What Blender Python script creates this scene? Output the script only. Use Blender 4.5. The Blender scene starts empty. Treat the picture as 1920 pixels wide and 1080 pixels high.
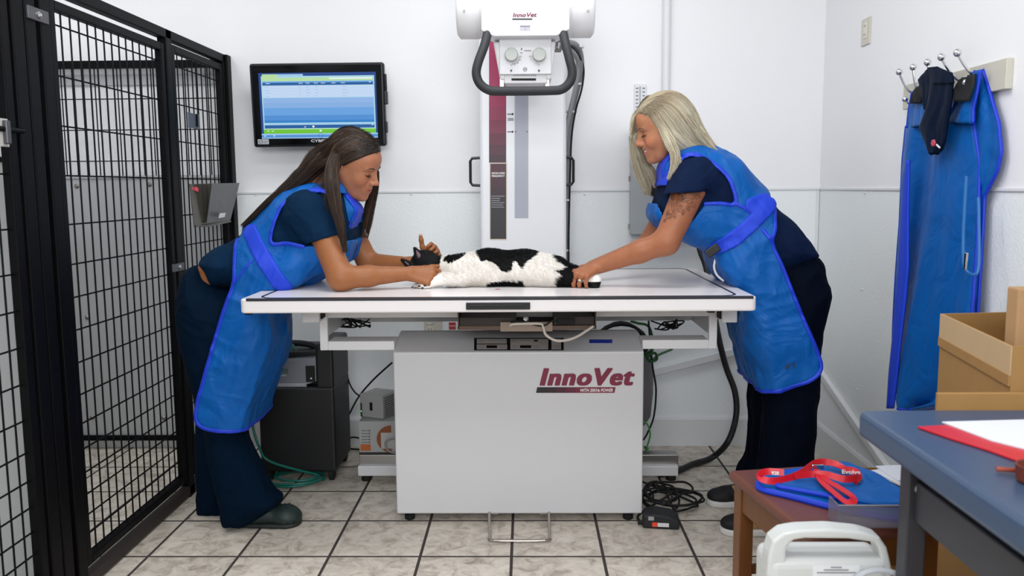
import bpy, bmesh, math, random
import numpy as np
from mathutils import Vector, Matrix
random.seed(7); RNG = np.random.default_rng(7)
scn = bpy.context.scene
C = scn.collection
PI = math.pi
# ------------------------------------------------------------------ camera
EYE = np.array([0.0, 0.0, 1.22]); FPX = 1584.25
_pi, _ya, _ro = 0.11821, -0.016609, -0.0072677
_cp, _sp, _cy, _sy = math.cos(_pi), math.sin(_pi), math.cos(_ya), math.sin(_ya)
_fw = np.array([_sy*_cp, _cy*_cp, -_sp]); _rt0 = np.array([_cy, -_sy, 0.0]); _up0 = np.cross(_rt0, _fw)
_c, _s = math.cos(_ro), math.sin(_ro)
_rt = _c*_rt0 + _s*_up0; _up = -_s*_rt0 + _c*_up0
cam_d = bpy.data.cameras.new('camera'); cam = bpy.data.objects.new('camera', cam_d); C.objects.link(cam)
cam_d.sensor_width = 36; cam_d.lens = FPX/1920*36; cam_d.clip_start = 0.05
cam_d.dof.use_dof = True; cam_d.dof.focus_distance = 2.95; cam_d.dof.aperture_fstop = 4.0
cam.matrix_world = Matrix(((_rt[0], _up[0], -_fw[0], EYE[0]), (_rt[1], _up[1], -_fw[1], EYE[1]), (_rt[2], _up[2], -_fw[2], EYE[2]), (0, 0, 0, 1)))
scn.camera = cam
# ------------------------------------------------------------------ world, lights, exposure
world = bpy.data.worlds.new('world'); scn.world = world; world.use_nodes = True
world.node_tree.nodes['Background'].inputs[0].default_value = (0.86, 0.93, 1.0, 1)
world.node_tree.nodes['Background'].inputs[1].default_value = 0.30
def area(name, loc, sx, sy, power, col=(1, 0.98, 0.95), rot=(0, 0, 0)):
    l = bpy.data.lights.new(name, 'AREA'); l.shape = 'RECTANGLE'; l.size = sx; l.size_y = sy; l.energy = power; l.color = col
    o = bpy.data.objects.new(name, l); C.objects.link(o); o.location = loc; o.rotation_euler = rot; return o
area('added_light_behind_camera', (0.05, -1.6, 1.98), 2.2, 0.8, 72, (0.96, 0.98, 1), rot=(math.radians(72), 0, 0))  # added, unseen light behind the camera, set low to reach the console slope
area('fill_light_kennel', (-2.0, 2.7, 2.70), 0.6, 1.2, 11, (0.96, 0.98, 1))  # added fill that brightens the wall inside the kennel, no known fixture
area('ceiling_lamp_front', (-0.2, 1.2, 2.70), 1.6, 0.6, 19, (0.96, 0.98, 1))
area('ceiling_lamp_table', (-0.1, 2.45, 2.70), 1.2, 0.6, 18, (0.96, 0.98, 1))
area('ceiling_lamp_back', (0.1, 3.35, 2.70), 1.4, 0.3, 1.5, (0.96, 0.98, 1))
scn.view_settings.view_transform = 'Standard'; scn.view_settings.look = 'None'
scn.view_settings.gamma = 1.0; scn.view_settings.use_curve_mapping = False
scn.view_settings.exposure = 0.0
scn.cycles.max_bounces = 6; scn.cycles.use_denoising = True
# ------------------------------------------------------------------ picture coordinates to points in the room
def _ray(px, py): return _fw + _rt*(px-960)/FPX - _up*(py-540)/FPX
def PY(px, py, y):
    d = _ray(px, py); return d*(y/d[1]) + EYE
def PZ(px, py, z=0.0):
    d = _ray(px, py); return d*((z-EYE[2])/d[2]) + EYE
def PX(px, py, x):
    d = _ray(px, py); return d*(x/d[0]) + EYE
def V3(*a): return np.array(a, dtype=float)
# ------------------------------------------------------------------ materials
MATS = {}
def lin(h):
    if isinstance(h, str):
        h = h.lstrip('#'); c = [int(h[i:i+2], 16)/255 for i in (0, 2, 4)]
        return tuple(x/12.92 if x <= 0.04045 else ((x+0.055)/1.055)**2.4 for x in c)
    return tuple(h[:3])
def mat(name, col, rough=0.5, metal=0.0, bump=0.0, bscale=200.0, var=0.0, vscale=4.0, emit=None, estr=1.0, attr=None,
        alpha=1.0, trans=0.0, spec=0.5, coat=0.0, sheen=0.0, detail=3.0, stretch=None, sss=0.0):
    if name in MATS: return MATS[name]
    m = bpy.data.materials.new(name); m.use_nodes = True; nt = m.node_tree; b = nt.nodes['Principled BSDF']
    c = lin(col) + (1,)
    b.inputs['Base Color'].default_value = c; b.inputs['Roughness'].default_value = rough; b.inputs['Metallic'].default_value = metal
    b.inputs['Specular IOR Level'].default_value = spec; b.inputs['Alpha'].default_value = alpha
    b.inputs['Transmission Weight'].default_value = trans; b.inputs['Coat Weight'].default_value = coat
    b.inputs['Sheen Weight'].default_value = sheen
    if sss:
        b.inputs['Subsurface Weight'].default_value = sss; b.inputs['Subsurface Radius'].default_value = (0.012, 0.005, 0.003); b.inputs['Subsurface Scale'].default_value = 1.0
    if emit is not None:
        b.inputs['Emission Color'].default_value = lin(emit) + (1,); b.inputs['Emission Strength'].default_value = estr
    tc = nt.nodes.new('ShaderNodeTexCoord'); src = tc.outputs['Object']
    if stretch:
        mp = nt.nodes.new('ShaderNodeMapping'); mp.inputs['Scale'].default_value = stretch; nt.links.new(src, mp.inputs['Vector']); src = mp.outputs['Vector']
    colsock = None
    if attr:
        a = nt.nodes.new('ShaderNodeAttribute'); a.attribute_name = attr; colsock = a.outputs['Color']; nt.links.new(colsock, b.inputs['Base Color'])
    if var > 0:
        n = nt.nodes.new('ShaderNodeTexNoise'); n.inputs['Scale'].default_value = vscale; n.inputs['Detail'].default_value = 4
        nt.links.new(src, n.inputs['Vector'])
        hs = nt.nodes.new('ShaderNodeHueSaturation')
        mr = nt.nodes.new('ShaderNodeMapRange'); mr.inputs['To Min'].default_value = 1-var; mr.inputs['To Max'].default_value = 1+var
        nt.links.new(n.outputs['Fac'], mr.inputs['Value']); nt.links.new(mr.outputs['Result'], hs.inputs['Value'])
        if colsock: nt.links.new(colsock, hs.inputs['Color'])
        else: hs.inputs['Color'].default_value = c
        nt.links.new(hs.outputs['Color'], b.inputs['Base Color'])
    if bump > 0:
        n = nt.nodes.new('ShaderNodeTexNoise'); n.inputs['Scale'].default_value = bscale; n.inputs['Detail'].default_value = detail
        nt.links.new(src, n.inputs['Vector'])
        bp = nt.nodes.new('ShaderNodeBump'); bp.inputs['Strength'].default_value = bump; bp.inputs['Distance'].default_value = 0.002
        nt.links.new(n.outputs['Fac'], bp.inputs['Height']); nt.links.new(bp.outputs['Normal'], b.inputs['Normal'])
    MATS[name] = m; return m
# ------------------------------------------------------------------ objects
def mesh_obj(name, verts, faces, m=None, parent=None, smooth=False, bevel=0.0, bseg=2, mats=None, fmat=None, loc=None, solid=0.0, subsurf=0):
    me = bpy.data.meshes.new(name); me.from_pydata([tuple(map(float, v)) for v in verts], [], [tuple(int(i) for i in f) for f in faces]); me.update()
    return link_mesh(name, me, m, parent, smooth, bevel, bseg, mats, fmat, loc, solid, subsurf)
def link_mesh(name, me, m=None, parent=None, smooth=False, bevel=0.0, bseg=2, mats=None, fmat=None, loc=None, solid=0.0, subsurf=0):
    for x in (mats or ([m] if m else [])): me.materials.append(x)
    if fmat is not None: me.polygons.foreach_set('material_index', fmat)
    if smooth: me.polygons.foreach_set('use_smooth', [True]*len(me.polygons))
    o = bpy.data.objects.new(name, me); C.objects.link(o)
    if parent is not None:
        o.parent = parent
        w = Vector((0, 0, 0)); p = parent
        while p is not None: w = w + p.location; p = p.parent
        o.location = -w
    if loc is not None: o.location = o.location + Vector(loc)
    if solid:
        s = o.modifiers.new('thickness', 'SOLIDIFY'); s.thickness = solid; s.offset = 0
    if bevel > 0:
        b = o.modifiers.new('bevel', 'BEVEL'); b.width = bevel; b.segments = bseg; b.limit_method = 'ANGLE'; b.angle_limit = math.radians(35)
    if subsurf:
        s = o.modifiers.new('sub', 'SUBSURF'); s.levels = subsurf; s.render_levels = subsurf
    return o
def tag(o, label, cat, group=None, kind=None):
    o['label'] = label; o['category'] = cat
    if group: o['group'] = group
    if kind: o['kind'] = kind
    return o
def thing(name, label, cat, loc, group=None):
    o = bpy.data.objects.new(name, None); C.objects.link(o); o.location = tuple(float(v) for v in loc); o.empty_display_size = 0.05
    return tag(o, label, cat, group)
def struct(o): o['kind'] = 'structure'; return o
class MB:
    """collects boxes, tubes and prisms that become one mesh"""
    def __init__(s): s.v = []; s.f = []; s.fm = []
    def add(s, vs, fs, mi=0):
        n = len(s.v); s.v += [tuple(map(float, v)) for v in vs]; s.f += [tuple(int(i)+n for i in f) for f in fs]; s.fm += [mi]*len(fs); return s
    def box(s, x0, x1, y0, y1, z0, z1, mi=0):
        return s.hexa([(x0,y0,z0),(x1,y0,z0),(x1,y1,z0),(x0,y1,z0)], [(x0,y0,z1),(x1,y0,z1),(x1,y1,z1),(x0,y1,z1)], mi)
    def hexa(s, lo, hi, mi=0):
        return s.add(list(lo)+list(hi), [(3,2,1,0),(4,5,6,7),(0,1,5,4),(1,2,6,5),(2,3,7,6),(3,0,4,7)], mi)
    def obox(s, c, size, R=None, mi=0):
        c = np.array(c, float); h = np.array(size, float)/2; R = np.eye(3) if R is None else np.array(R)
        k = [(-1,-1,-1),(1,-1,-1),(1,1,-1),(-1,1,-1),(-1,-1,1),(1,-1,1),(1,1,1),(-1,1,1)]
        vs = [c + R @ (h*np.array(q)) for q in k]
        return s.hexa(vs[:4], vs[4:], mi)
    def prism(s, poly, a, b, axis=1, mi=0):
        """polygon in the two other axes, extruded along axis from a to b"""
        n = len(poly); vs = []
        for t in (a, b):
            for p in poly:
                q = list(p); q.insert(axis, t); vs.append(q)
        fs = [tuple(range(n))[::-1], tuple(range(n, 2*n))] + [(i, (i+1) % n, n+(i+1) % n, n+i) for i in range(n)]
        return s.add(vs, fs, mi)
    def tube(s, pts, r, n=10, closed=False, caps=True, mi=0):
        pts = [np.array(p, float) for p in pts]; m = len(pts)
        rr = r if hasattr(r, '__len__') else [r]*m
        T = []
        for i in range(m):
            if closed: t = pts[(i+1) % m]-pts[i-1]
            else: t = pts[min(i+1, m-1)]-pts[max(i-1, 0)]
            T.append(t/(np.linalg.norm(t)+1e-12))
        ref = np.array([0, 0, 1.]) if abs(T[0][2]) < 0.9 else np.array([1., 0, 0])
        u = np.cross(T[0], ref); u /= np.linalg.norm(u); vs = []
        for i in range(m):
            u = u - T[i]*(u@T[i]); u /= np.linalg.norm(u)+1e-12; w = np.cross(T[i], u)
            for k in range(n):
                a = 2*PI*k/n; vs.append(pts[i]+rr[i]*(math.cos(a)*u+math.sin(a)*w))
        fs = []
        for i in range(m if closed else m-1):
            j = (i+1) % m
            for k in range(n): fs.append((i*n+k, i*n+(k+1) % n, j*n+(k+1) % n, j*n+k))
        if caps and not closed: fs += [tuple(range(n))[::-1], tuple(range((m-1)*n, m*n))]
        return s.add(vs, fs, mi)
    def lathe(s, prof, c, axis=2, n=24, mi=0, R=None):
        """profile of (radius, height) about an axis through c"""
        vs = []; m = len(prof)
        for r, h in prof:
            for k in range(n):
                a = 2*PI*k/n; q = np.array([r*math.cos(a), r*math.sin(a), h])
                if axis == 0: q = np.array([q[2], q[0], q[1]])
                elif axis == 1: q = np.array([q[1], q[2], q[0]])
                if R is not None: q = R @ q
                vs.append(q+np.array(c))
        fs = []
        for i in range(m-1):
            for k in range(n): fs.append((i*n+k, i*n+(k+1) % n, (i+1)*n+(k+1) % n, (i+1)*n+k))
        fs += [tuple(range(n))[::-1], tuple(range((m-1)*n, m*n))]
        return s.add(vs, fs, mi)
    def sph(s, c, r, n=14, mi=0):
        r = np.array(r if hasattr(r, '__len__') else [r]*3, float)
        prof = [(math.sin(PI*i/n), -math.cos(PI*i/n)) for i in range(1, n)]
        vs = []; m = len(prof)
        for a, h in prof:
            for k in range(n): t = 2*PI*k/n; vs.append(np.array([a*math.cos(t), a*math.sin(t), h])*r+np.array(c))
        fs = []
        for i in range(m-1):
            for k in range(n): fs.append((i*n+k, i*n+(k+1) % n, (i+1)*n+(k+1) % n, (i+1)*n+k))
        fs += [tuple(range(n))[::-1], tuple(range((m-1)*n, m*n))]
        return s.add(vs, fs, mi)
    def build(s, name, m=None, parent=None, **k):
        if 'mats' in k: k['fmat'] = s.fm
        return mesh_obj(name, s.v, s.f, m, parent, **k)
def smooth_path(pts, n=8, closed=False):
    pts = [np.array(p, float) for p in pts]; m = len(pts); out = []
    for i in range(m if closed else m-1):
        g = (lambda k: pts[k % m]) if closed else (lambda k: pts[max(0, min(m-1, k))])
        p0, p1, p2, p3 = g(i-1), g(i), g(i+1), g(i+2)
        for k in range(n):
            t = k/n; out.append(0.5*((2*p1)+(-p0+p2)*t+(2*p0-5*p1+4*p2-p3)*t*t+(-p0+3*p1-3*p2+p3)*t**3))
    if not closed: out.append(pts[-1])
    return out
def rotm(rx=0, ry=0, rz=0):
    return np.array(Matrix.Rotation(rz, 3, 'Z') @ Matrix.Rotation(ry, 3, 'Y') @ Matrix.Rotation(rx, 3, 'X'))
def text(name, s, size, origin, xdir, ydir, m, parent, bold=0.0, shear=0.0, align='LEFT', ext=0.0006, width=None, spacing=1.0, smear=()):
    """lettering lying on the plane through origin spanned by xdir, ydir; width stretches it to that length"""
    cu = bpy.data.curves.new(name, 'FONT'); cu.body = s; cu.size = size; cu.offset = bold; cu.shear = shear; cu.align_x = align
    cu.extrude = ext; cu.space_character = spacing; cu.resolution_u = 3
    t = bpy.data.objects.new(name, cu); C.objects.link(t); bpy.context.view_layer.update()
    me = bpy.data.meshes.new_from_object(t.evaluated_get(bpy.context.evaluated_depsgraph_get()))
    bpy.data.objects.remove(t); bpy.data.curves.remove(cu)
    x = np.array(xdir, float); x /= np.linalg.norm(x); y = np.array(ydir, float); y -= x*(x@y); y /= np.linalg.norm(y); z = np.cross(x, y)
    n = len(me.vertices); co = np.zeros(n*3); me.vertices.foreach_get('co', co); co = co.reshape(-1, 3)
    if width: co[:, 0] *= width/max(1e-6, co[:, 0].max()-min(0, co[:, 0].min()))
    if smear:
        vs, fs = [], []; P_ = [tuple(p.vertices) for p in me.polygons]
        for k, (dx, dz) in enumerate(((0, 0),)+tuple(smear)):
            vs += [(c[0]+dx, c[1]+dz, c[2]+k*.00005) for c in co]; fs += [tuple(i+k*n for i in f) for f in P_]
        bpy.data.meshes.remove(me); me = bpy.data.meshes.new(name); me.from_pydata(vs, [], fs); co = np.array(vs); n = len(co)
    w = np.array(origin) + co[:, :1]*x + co[:, 1:2]*y + co[:, 2:3]*z
    me.vertices.foreach_set('co', w.ravel()); me.update()
    return link_mesh(name, me, m, parent)
# ================================================================== the setting
BW, RW, LW = 3.91, 1.345, -2.75
CEIL = 2.75
def wall_mat(name, upper, lower, zs):
    m = bpy.data.materials.new(name); m.use_nodes = True; nt = m.node_tree; b = nt.nodes['Principled BSDF']; L = nt.links
    g = nt.nodes.new('ShaderNodeNewGeometry'); sx = nt.nodes.new('ShaderNodeSeparateXYZ'); L.new(g.outputs['Position'], sx.inputs[0])
    gt = nt.nodes.new('ShaderNodeMath'); gt.operation = 'GREATER_THAN'; gt.inputs[1].default_value = zs; L.new(sx.outputs['Z'], gt.inputs[0])
    mx = nt.nodes.new('ShaderNodeMix'); mx.data_type = 'RGBA'; L.new(gt.outputs[0], mx.inputs['Factor'])
    mx.inputs['A'].default_value = lin(lower)+(1,); mx.inputs['B'].default_value = lin(upper)+(1,)
    L.new(mx.outputs['Result'], b.inputs['Base Color'])
    n1 = nt.nodes.new('ShaderNodeTexNoise'); n1.inputs['Scale'].default_value = 110; n1.inputs['Detail'].default_value = 2; L.new(g.outputs['Position'], n1.inputs['Vector'])
    n2 = nt.nodes.new('ShaderNodeTexNoise'); n2.inputs['Scale'].default_value = 60; n2.inputs['Detail'].default_value = 3; L.new(g.outputs['Position'], n2.inputs['Vector'])
    st = nt.nodes.new('ShaderNodeMath'); st.operation = 'MULTIPLY_ADD'; L.new(gt.outputs[0], st.inputs[0]); st.inputs[1].default_value = -0.35; st.inputs[2].default_value = 0.45
    bp = nt.nodes.new('ShaderNodeBump'); bp.inputs['Distance'].default_value = 0.003; L.new(st.outputs[0], bp.inputs['Strength']); L.new(n1.outputs['Fac'], bp.inputs['Height'])
    L.new(bp.outputs['Normal'], b.inputs['Normal']); b.inputs['Roughness'].default_value = 0.42
    return m
RAILZ = 1.205
M_wall = wall_mat('painted_wall', '#f2f2f4', '#eff3f4', RAILZ)
M_trim = mat('trim_white', '#e4e6e8', 0.4, var=0.02)
struct(mesh_obj('wall_back', *(lambda b: (b.v, b.f))(MB().box(LW-0.1, RW+0.1, BW, BW+0.1, -0.1, CEIL)), M_wall))
struct(mesh_obj('wall_right', *(lambda b: (b.v, b.f))(MB().box(RW, RW+0.1, -1.2, BW, -0.1, CEIL)), M_wall))
struct(mesh_obj('wall_left', *(lambda b: (b.v, b.f))(MB().box(LW-0.1, LW, -1.2, BW, -0.1, CEIL)), M_wall))
struct(mesh_obj('ceiling', *(lambda b: (b.v, b.f))(MB().box(LW-0.1, RW+0.1, -2.6, BW+0.1, CEIL, CEIL+0.1)), mat('ceiling_paint', '#e8e8e6', 0.8)))
# tiled floor, one foot tiles laid at the joints read from the picture
def tile_mat():
    m = bpy.data.materials.new('ceramic_tile'); m.use_nodes = True; nt = m.node_tree; b = nt.nodes['Principled BSDF']; L = nt.links
    g = nt.nodes.new('ShaderNodeNewGeometry'); mp = nt.nodes.new('ShaderNodeMapping'); mp.inputs['Location'].default_value = (0.35766, -2.68862, 0)
    L.new(g.outputs['Position'], mp.inputs['Vector'])
    sc = nt.nodes.new('ShaderNodeVectorMath'); sc.operation = 'SCALE'; sc.inputs['Scale'].default_value = 1/0.305; L.new(mp.outputs[0], sc.inputs[0])
    fr = nt.nodes.new('ShaderNodeVectorMath'); fr.operation = 'FRACTION'; L.new(sc.outputs[0], fr.inputs[0])
    fl = nt.nodes.new('ShaderNodeVectorMath'); fl.operation = 'FLOOR'; L.new(sc.outputs[0], fl.inputs[0])
    sb = nt.nodes.new('ShaderNodeVectorMath'); sb.operation = 'SUBTRACT'; sb.inputs[1].default_value = (0.5, 0.5, 0.5); L.new(fr.outputs[0], sb.inputs[0])
    ab = nt.nodes.new('ShaderNodeVectorMath'); ab.operation = 'ABSOLUTE'; L.new(sb.outputs[0], ab.inputs[0])
    sp = nt.nodes.new('ShaderNodeSeparateXYZ'); L.new(ab.outputs[0], sp.inputs[0])
    mxx = nt.nodes.new('ShaderNodeMath'); mxx.operation = 'MAXIMUM'; L.new(sp.outputs[0], mxx.inputs[0]); L.new(sp.outputs[1], mxx.inputs[1])
    mr = nt.nodes.new('ShaderNodeMapRange'); mr.inputs['From Min'].default_value = 0.4805; mr.inputs['From Max'].default_value = 0.4865; L.new(mxx.outputs[0], mr.inputs['Value'])
    wn = nt.nodes.new('ShaderNodeTexWhiteNoise'); L.new(fl.outputs[0], wn.inputs['Vector'])
    off = nt.nodes.new('ShaderNodeVectorMath'); off.operation = 'ADD'; L.new(wn.outputs['Color'], off.inputs[0])
    s3 = nt.nodes.new('ShaderNodeVectorMath'); s3.operation = 'SCALE'; s3.inputs['Scale'].default_value = 16; L.new(off.outputs[0], s3.inputs[0])
    L.new(g.outputs['Position'], off.inputs[1])
    n1 = nt.nodes.new('ShaderNodeTexNoise'); n1.inputs['Scale'].default_value = 1.1; n1.inputs['Detail'].default_value = 8; n1.inputs['Roughness'].default_value = 0.68; n1.inputs['Distortion'].default_value = 0.8
    L.new(s3.outputs[0], n1.inputs['Vector'])
    cr = nt.nodes.new('ShaderNodeValToRGB'); L.new(n1.outputs['Fac'], cr.inputs[0])
    e = cr.color_ramp.elements; e[0].position = 0.30; e[0].color = lin('#978c7e')+(1,); e[1].position = 0.62; e[1].color = lin('#e6ddd1')+(1,)
    k = e.new(0.42); k.color = lin('#c2b7aa')+(1,); k = e.new(0.5); k.color = lin('#d6ccbe')+(1,)
    hv = nt.nodes.new('ShaderNodeHueSaturation'); L.new(cr.outputs[0], hv.inputs['Color'])
    m2 = nt.nodes.new('ShaderNodeMapRange'); m2.inputs['To Min'].default_value = 0.9; m2.inputs['To Max'].default_value = 1.05; L.new(wn.outputs['Value'], m2.inputs['Value']); L.new(m2.outputs[0], hv.inputs['Value'])
    mix = nt.nodes.new('ShaderNodeMix'); mix.data_type = 'RGBA'; L.new(mr.outputs[0], mix.inputs['Factor']); L.new(hv.outputs[0], mix.inputs['A']); mix.inputs['B'].default_value = lin('#3b3532')+(1,)
    L.new(mix.outputs['Result'], b.inputs['Base Color'])
    r = nt.nodes.new('ShaderNodeMapRange'); r.inputs['To Min'].default_value = 0.38; r.inputs['To Max'].default_value = 0.9; L.new(mr.outputs[0], r.inputs['Value']); L.new(r.outputs[0], b.inputs['Roughness'])
    iv = nt.nodes.new('ShaderNodeMath'); iv.operation = 'SUBTRACT'; iv.inputs[0].default_value = 1; L.new(mr.outputs[0], iv.inputs[1])
    ad = nt.nodes.new('ShaderNodeMath'); ad.operation = 'MULTIPLY_ADD'; L.new(n1.outputs['Fac'], ad.inputs[0]); ad.inputs[1].default_value = 0.3; L.new(iv.outputs[0], ad.inputs[2])
    bp = nt.nodes.new('ShaderNodeBump'); bp.inputs['Distance'].default_value = 0.002; bp.inputs['Strength'].default_value = 0.6; L.new(ad.outputs[0], bp.inputs['Height']); L.new(bp.outputs[0], b.inputs['Normal'])
    return m
struct(mesh_obj('floor', *(lambda b: (b.v, b.f))(MB().box(LW, RW, -2.6, BW, -0.1, 0)), tile_mat()))
# baseboards, chair rails, corner strips
struct(MB().prism([(BW, 0), (BW-0.014, 0), (BW-0.014, 0.128), (BW-0.008, 0.14), (BW, 0.14)], LW, RW, axis=0).build('baseboard_back', M_trim))
struct(MB().prism([(RW, 0), (RW-0.014, 0), (RW-0.014, 0.128), (RW-0.008, 0.14), (RW, 0.14)], -1.0, BW-0.014, axis=1).build('baseboard_right', M_trim))
struct(MB().box(LW, RW, BW-0.006, BW, RAILZ-0.006, RAILZ+0.006).build('trim_1', M_trim, bevel=0.003))
struct(MB().box(RW-0.006, RW, -1.0, BW-0.006, RAILZ-0.006, RAILZ+0.006).build('trim_2', M_trim, bevel=0.003))
struct(MB().box(RW-0.014, RW-0.001, BW-0.006, BW, 0.14, RAILZ-0.006).build('trim_3', M_trim, bevel=0.003))
struct(MB().box(LW, -1.36, BW-0.012, BW, PY(250, 160, BW)[2], PY(250, 140, BW)[2]).build('trim_4', mat('ledge_grey', '#b9bcc0', 0.5)))
# panel rivets
rv = mat('rivet_white', '#d9dcde', 0.35)
for k, (px, py) in enumerate([(1617, 543), (1607, 730), (1622, 362)]):
    q = PX(px, py, RW)
    struct(MB().lathe([(0.006, 0), (0.006, -0.002), (0.003, -0.004)], q, axis=0, n=10).build('trim_%d' % (5+k), rv))
for k, (px, py) in enumerate([(771, 364), (1096, 364), (480, 364)]):
    q = PY(px, py+1, BW)
    struct(MB().lathe([(0.005, 0), (0.005, -0.002), (0.0025, -0.004)], q, axis=1, n=10).build('trim_%d' % (8+k), rv))
# cable raceways: one on the back wall, one down the right wall
a, b2 = PY(1205, 703, BW-0.015), PY(1512, 624, BW-0.015)
o = MB().hexa([(a[0], BW-0.03, a[2]-.018), (b2[0], BW-0.03, b2[2]-.018), (b2[0], BW, b2[2]-.018), (a[0], BW, a[2]-.018)],
              [(a[0], BW-0.03, a[2]+.018), (b2[0], BW-0.03, b2[2]+.018), (b2[0], BW, b2[2]+.018), (a[0], BW, a[2]+.018)]).build('cable_raceway', M_trim, bevel=0.004)
tag(o, 'white cable raceway climbing across the back wall behind the table', 'cable cover')
a, b2 = PX(1524, 676, RW-0.01), PX(1668, 885, RW-0.01)
o = MB().hexa([(RW-0.022, a[1], a[2]-.02), (RW-0.022, b2[1], b2[2]-.02), (RW, b2[1], b2[2]-.02), (RW, a[1], a[2]-.02)],
              [(RW-0.022, a[1], a[2]+.014), (RW-0.022, b2[1], b2[2]+.014), (RW, b2[1], b2[2]+.014), (RW, a[1], a[2]+.014)]).build('cable_raceway', M_trim, bevel=0.004)
tag(o, 'white cable raceway sloping down the right wall behind the blonde person', 'cable cover')
# ================================================================== x-ray table
W_pow = mat('white_powder_coat', '#e9e9eb', 0.38, bump=0.15, bscale=900)
W_cab = mat('cabinet_white', '#d2d2d5', 0.35, bump=0.1, bscale=900)
W_top = mat('table_laminate', '#ebe6e6', 0.22)
BLK = mat('black_plastic', '#16171b', 0.35)
BLKM = mat('black_matte', '#1b1c20', 0.65)
RUB = mat('black_rubber', '#0d0d0e', 0.75)
SIL = mat('brushed_aluminium', '#a9a7a3', 0.35, 1.0)
CHR = mat('chrome', '#d8dadd', 0.1, 1.0)
STL = mat('steel_dull', '#8d8883', 0.4, 1.0)
MAROON = mat('maroon_print', '#7c1f3c', 0.45)
DKPR = mat('dark_print', '#2c2328', 0.45)
GREYP = mat('grey_print', '#8b8b90', 0.5)
WPR = mat('white_print', '#eeeeee', 0.5)
TX0, TX1, TY0, TY1, TZ = -0.897, 0.716, 2.604, 3.526, 0.88
tab = thing('xray_table', 'white x-ray table with maroon logo on its cabinet, a cat lying on it', 'table', (-0.1, 3.05, 0))
def rrect(x0, x1, y0, y1, r, n=8):
    out = []
    for cx, cy, a0 in ((x1-r, y1-r, 0), (x0+r, y1-r, 90), (x0+r, y0+r, 180), (x1-r, y0+r, 270)):
        for k in range(n+1):
            a = math.radians(a0+90*k/n); out.append((cx+r*math.cos(a), cy+r*math.sin(a)))
    return out
bot = PY(900, 586, TY0)[2]
MB().prism(rrect(TX0, TX1, TY0, TY1, 0.02), bot, TZ, axis=2).build('tabletop', W_top, tab, bevel=0.006, bseg=3)
def loop_strip(poly, w, z, t):
    c = np.mean(poly, axis=0); n = len(poly); P = [np.array(p) for p in poly]; inn = []; out = []
    for i in range(n):
        d = P[(i+1) % n]-P[i-1]; d /= np.linalg.norm(d)+1e-9; nn = np.array([d[1], -d[0]])
        out.append(P[i]+nn*w/2); inn.append(P[i]-nn*w/2)
    vs = [(*p, z+t) for p in out]+[(*p, z+t) for p in inn]+[(*p, z-0.001) for p in out]+[(*p, z-0.001) for p in inn]
    fs = []
    for i in range(n):
        j = (i+1) % n; fs += [(i, j, n+j, n+i), (i, 2*n+i, 2*n+j, j), (n+i, n+j, 3*n+j, 3*n+i)]
    return MB().add(vs, fs)
loop_strip(rrect(TX0+0.055, TX1-0.055, TY0+0.022, TY1-0.01, 0.045), 0.008, TZ, 0.0012).build('black_inset_line', BLK, tab)
MB().box(TX0+0.022, TX1-0.012, TY0-0.0015, TY0+0.010, TZ-0.007, TZ+0.0015).build('edge_gasket', mat('gasket', '#23242c', 0.4), tab, bevel=0.001)
hz0, hz1 = PY(930, 580, TY0)[2], PY(930, 567, TY0)[2]
hx0, hx1 = PY(874, 573, TY0)[0], PY(994, 573, TY0)[0]
MB().box(hx0, hx1, TY0-0.008, TY0+0.004, hz0, hz1).box(hx0+.012, hx1-.014, TY0-0.013, TY0-0.006, hz1-0.010, hz1-0.006).build('edge_handle', BLK, tab, bevel=0.002)
# red mark where the beam centres
MB().lathe([(.0095, -.0005), (.0095, .0006)], PZ(933, 542.5, TZ), n=20).build('centre_mark', mat('red_mark', '#8e3a4c', 0.5), tab)
# open frame under the top
FY0, FY1 = 3.0, 3.47
fx0, fx1 = PY(599, 620, FY0)[0], PY(1345, 620, FY0)[0]
fb0, fb1 = PY(650, 657, FY0)[2], PY(650, 640, FY0)[2]
ft0, ft1 = PY(650, 596, FY0)[2], bot
fw = PY(614, 620, FY0)[0]-fx0
def rail_frame(name, boxes):
    b = MB()
    for q in boxes: b.box(*q)
    return b.build(name, W_pow, tab, bevel=0.003)
rail_frame('frame_end', [(fx0, fx0+fw, FY0, FY0+0.02, fb0, bot), (fx0, fx0+0.006, FY0+.02, FY1, fb1, bot)])
rail_frame('frame_end', [(fx1-fw, fx1, FY0, FY0+0.02, fb0, bot), (fx1-0.006, fx1, FY0+.02, FY1, fb1, bot)])
rail_frame('frame_rail', [(fx0+fw, fx1-fw, FY0, FY0+0.015, ft0, bot)])
_ca, _cb = PY(737, 640, FY0)[0]+.004, PY(1207, 640, FY0)[0]-.004
rail_frame('frame_rail', [(fx0+fw, _ca, FY0, FY0+0.10, fb0, fb1)])
rail_frame('frame_rail', [(_cb, fx1-fw, FY0, FY0+0.10, fb0, fb1)])
rail_frame('frame_rail', [(fx0+0.006, fx1-0.006, FY1-0.03, FY1, PY(900, 603, FY1-.03)[2], bot)])
for px, w in ((582, 16), (1369, 14)):
    c0, c1 = PY(px-w, 605, 2.93), PY(px+w, 587, 2.93)
    MB().box(c0[0], c1[0], 2.93, 3.03, c0[2], bot).build('rail_stop', W_pow, tab, bevel=0.003)
    MB().box((c1[0] if px < 900 else c0[0]-.006), (c1[0]+.006 if px < 900 else c0[0]), 2.95, 3.0, c0[2]+.01, bot).build('stop_pad', RUB, tab)
for px in (463, 1335): 
    c = PY(px, 590, 2.66); MB().lathe([(0.012, bot-0.014), (0.014, bot-.01), (0.014, bot)], (c[0], 2.68, 0), n=14).build('bumper', RUB, tab)
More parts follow.
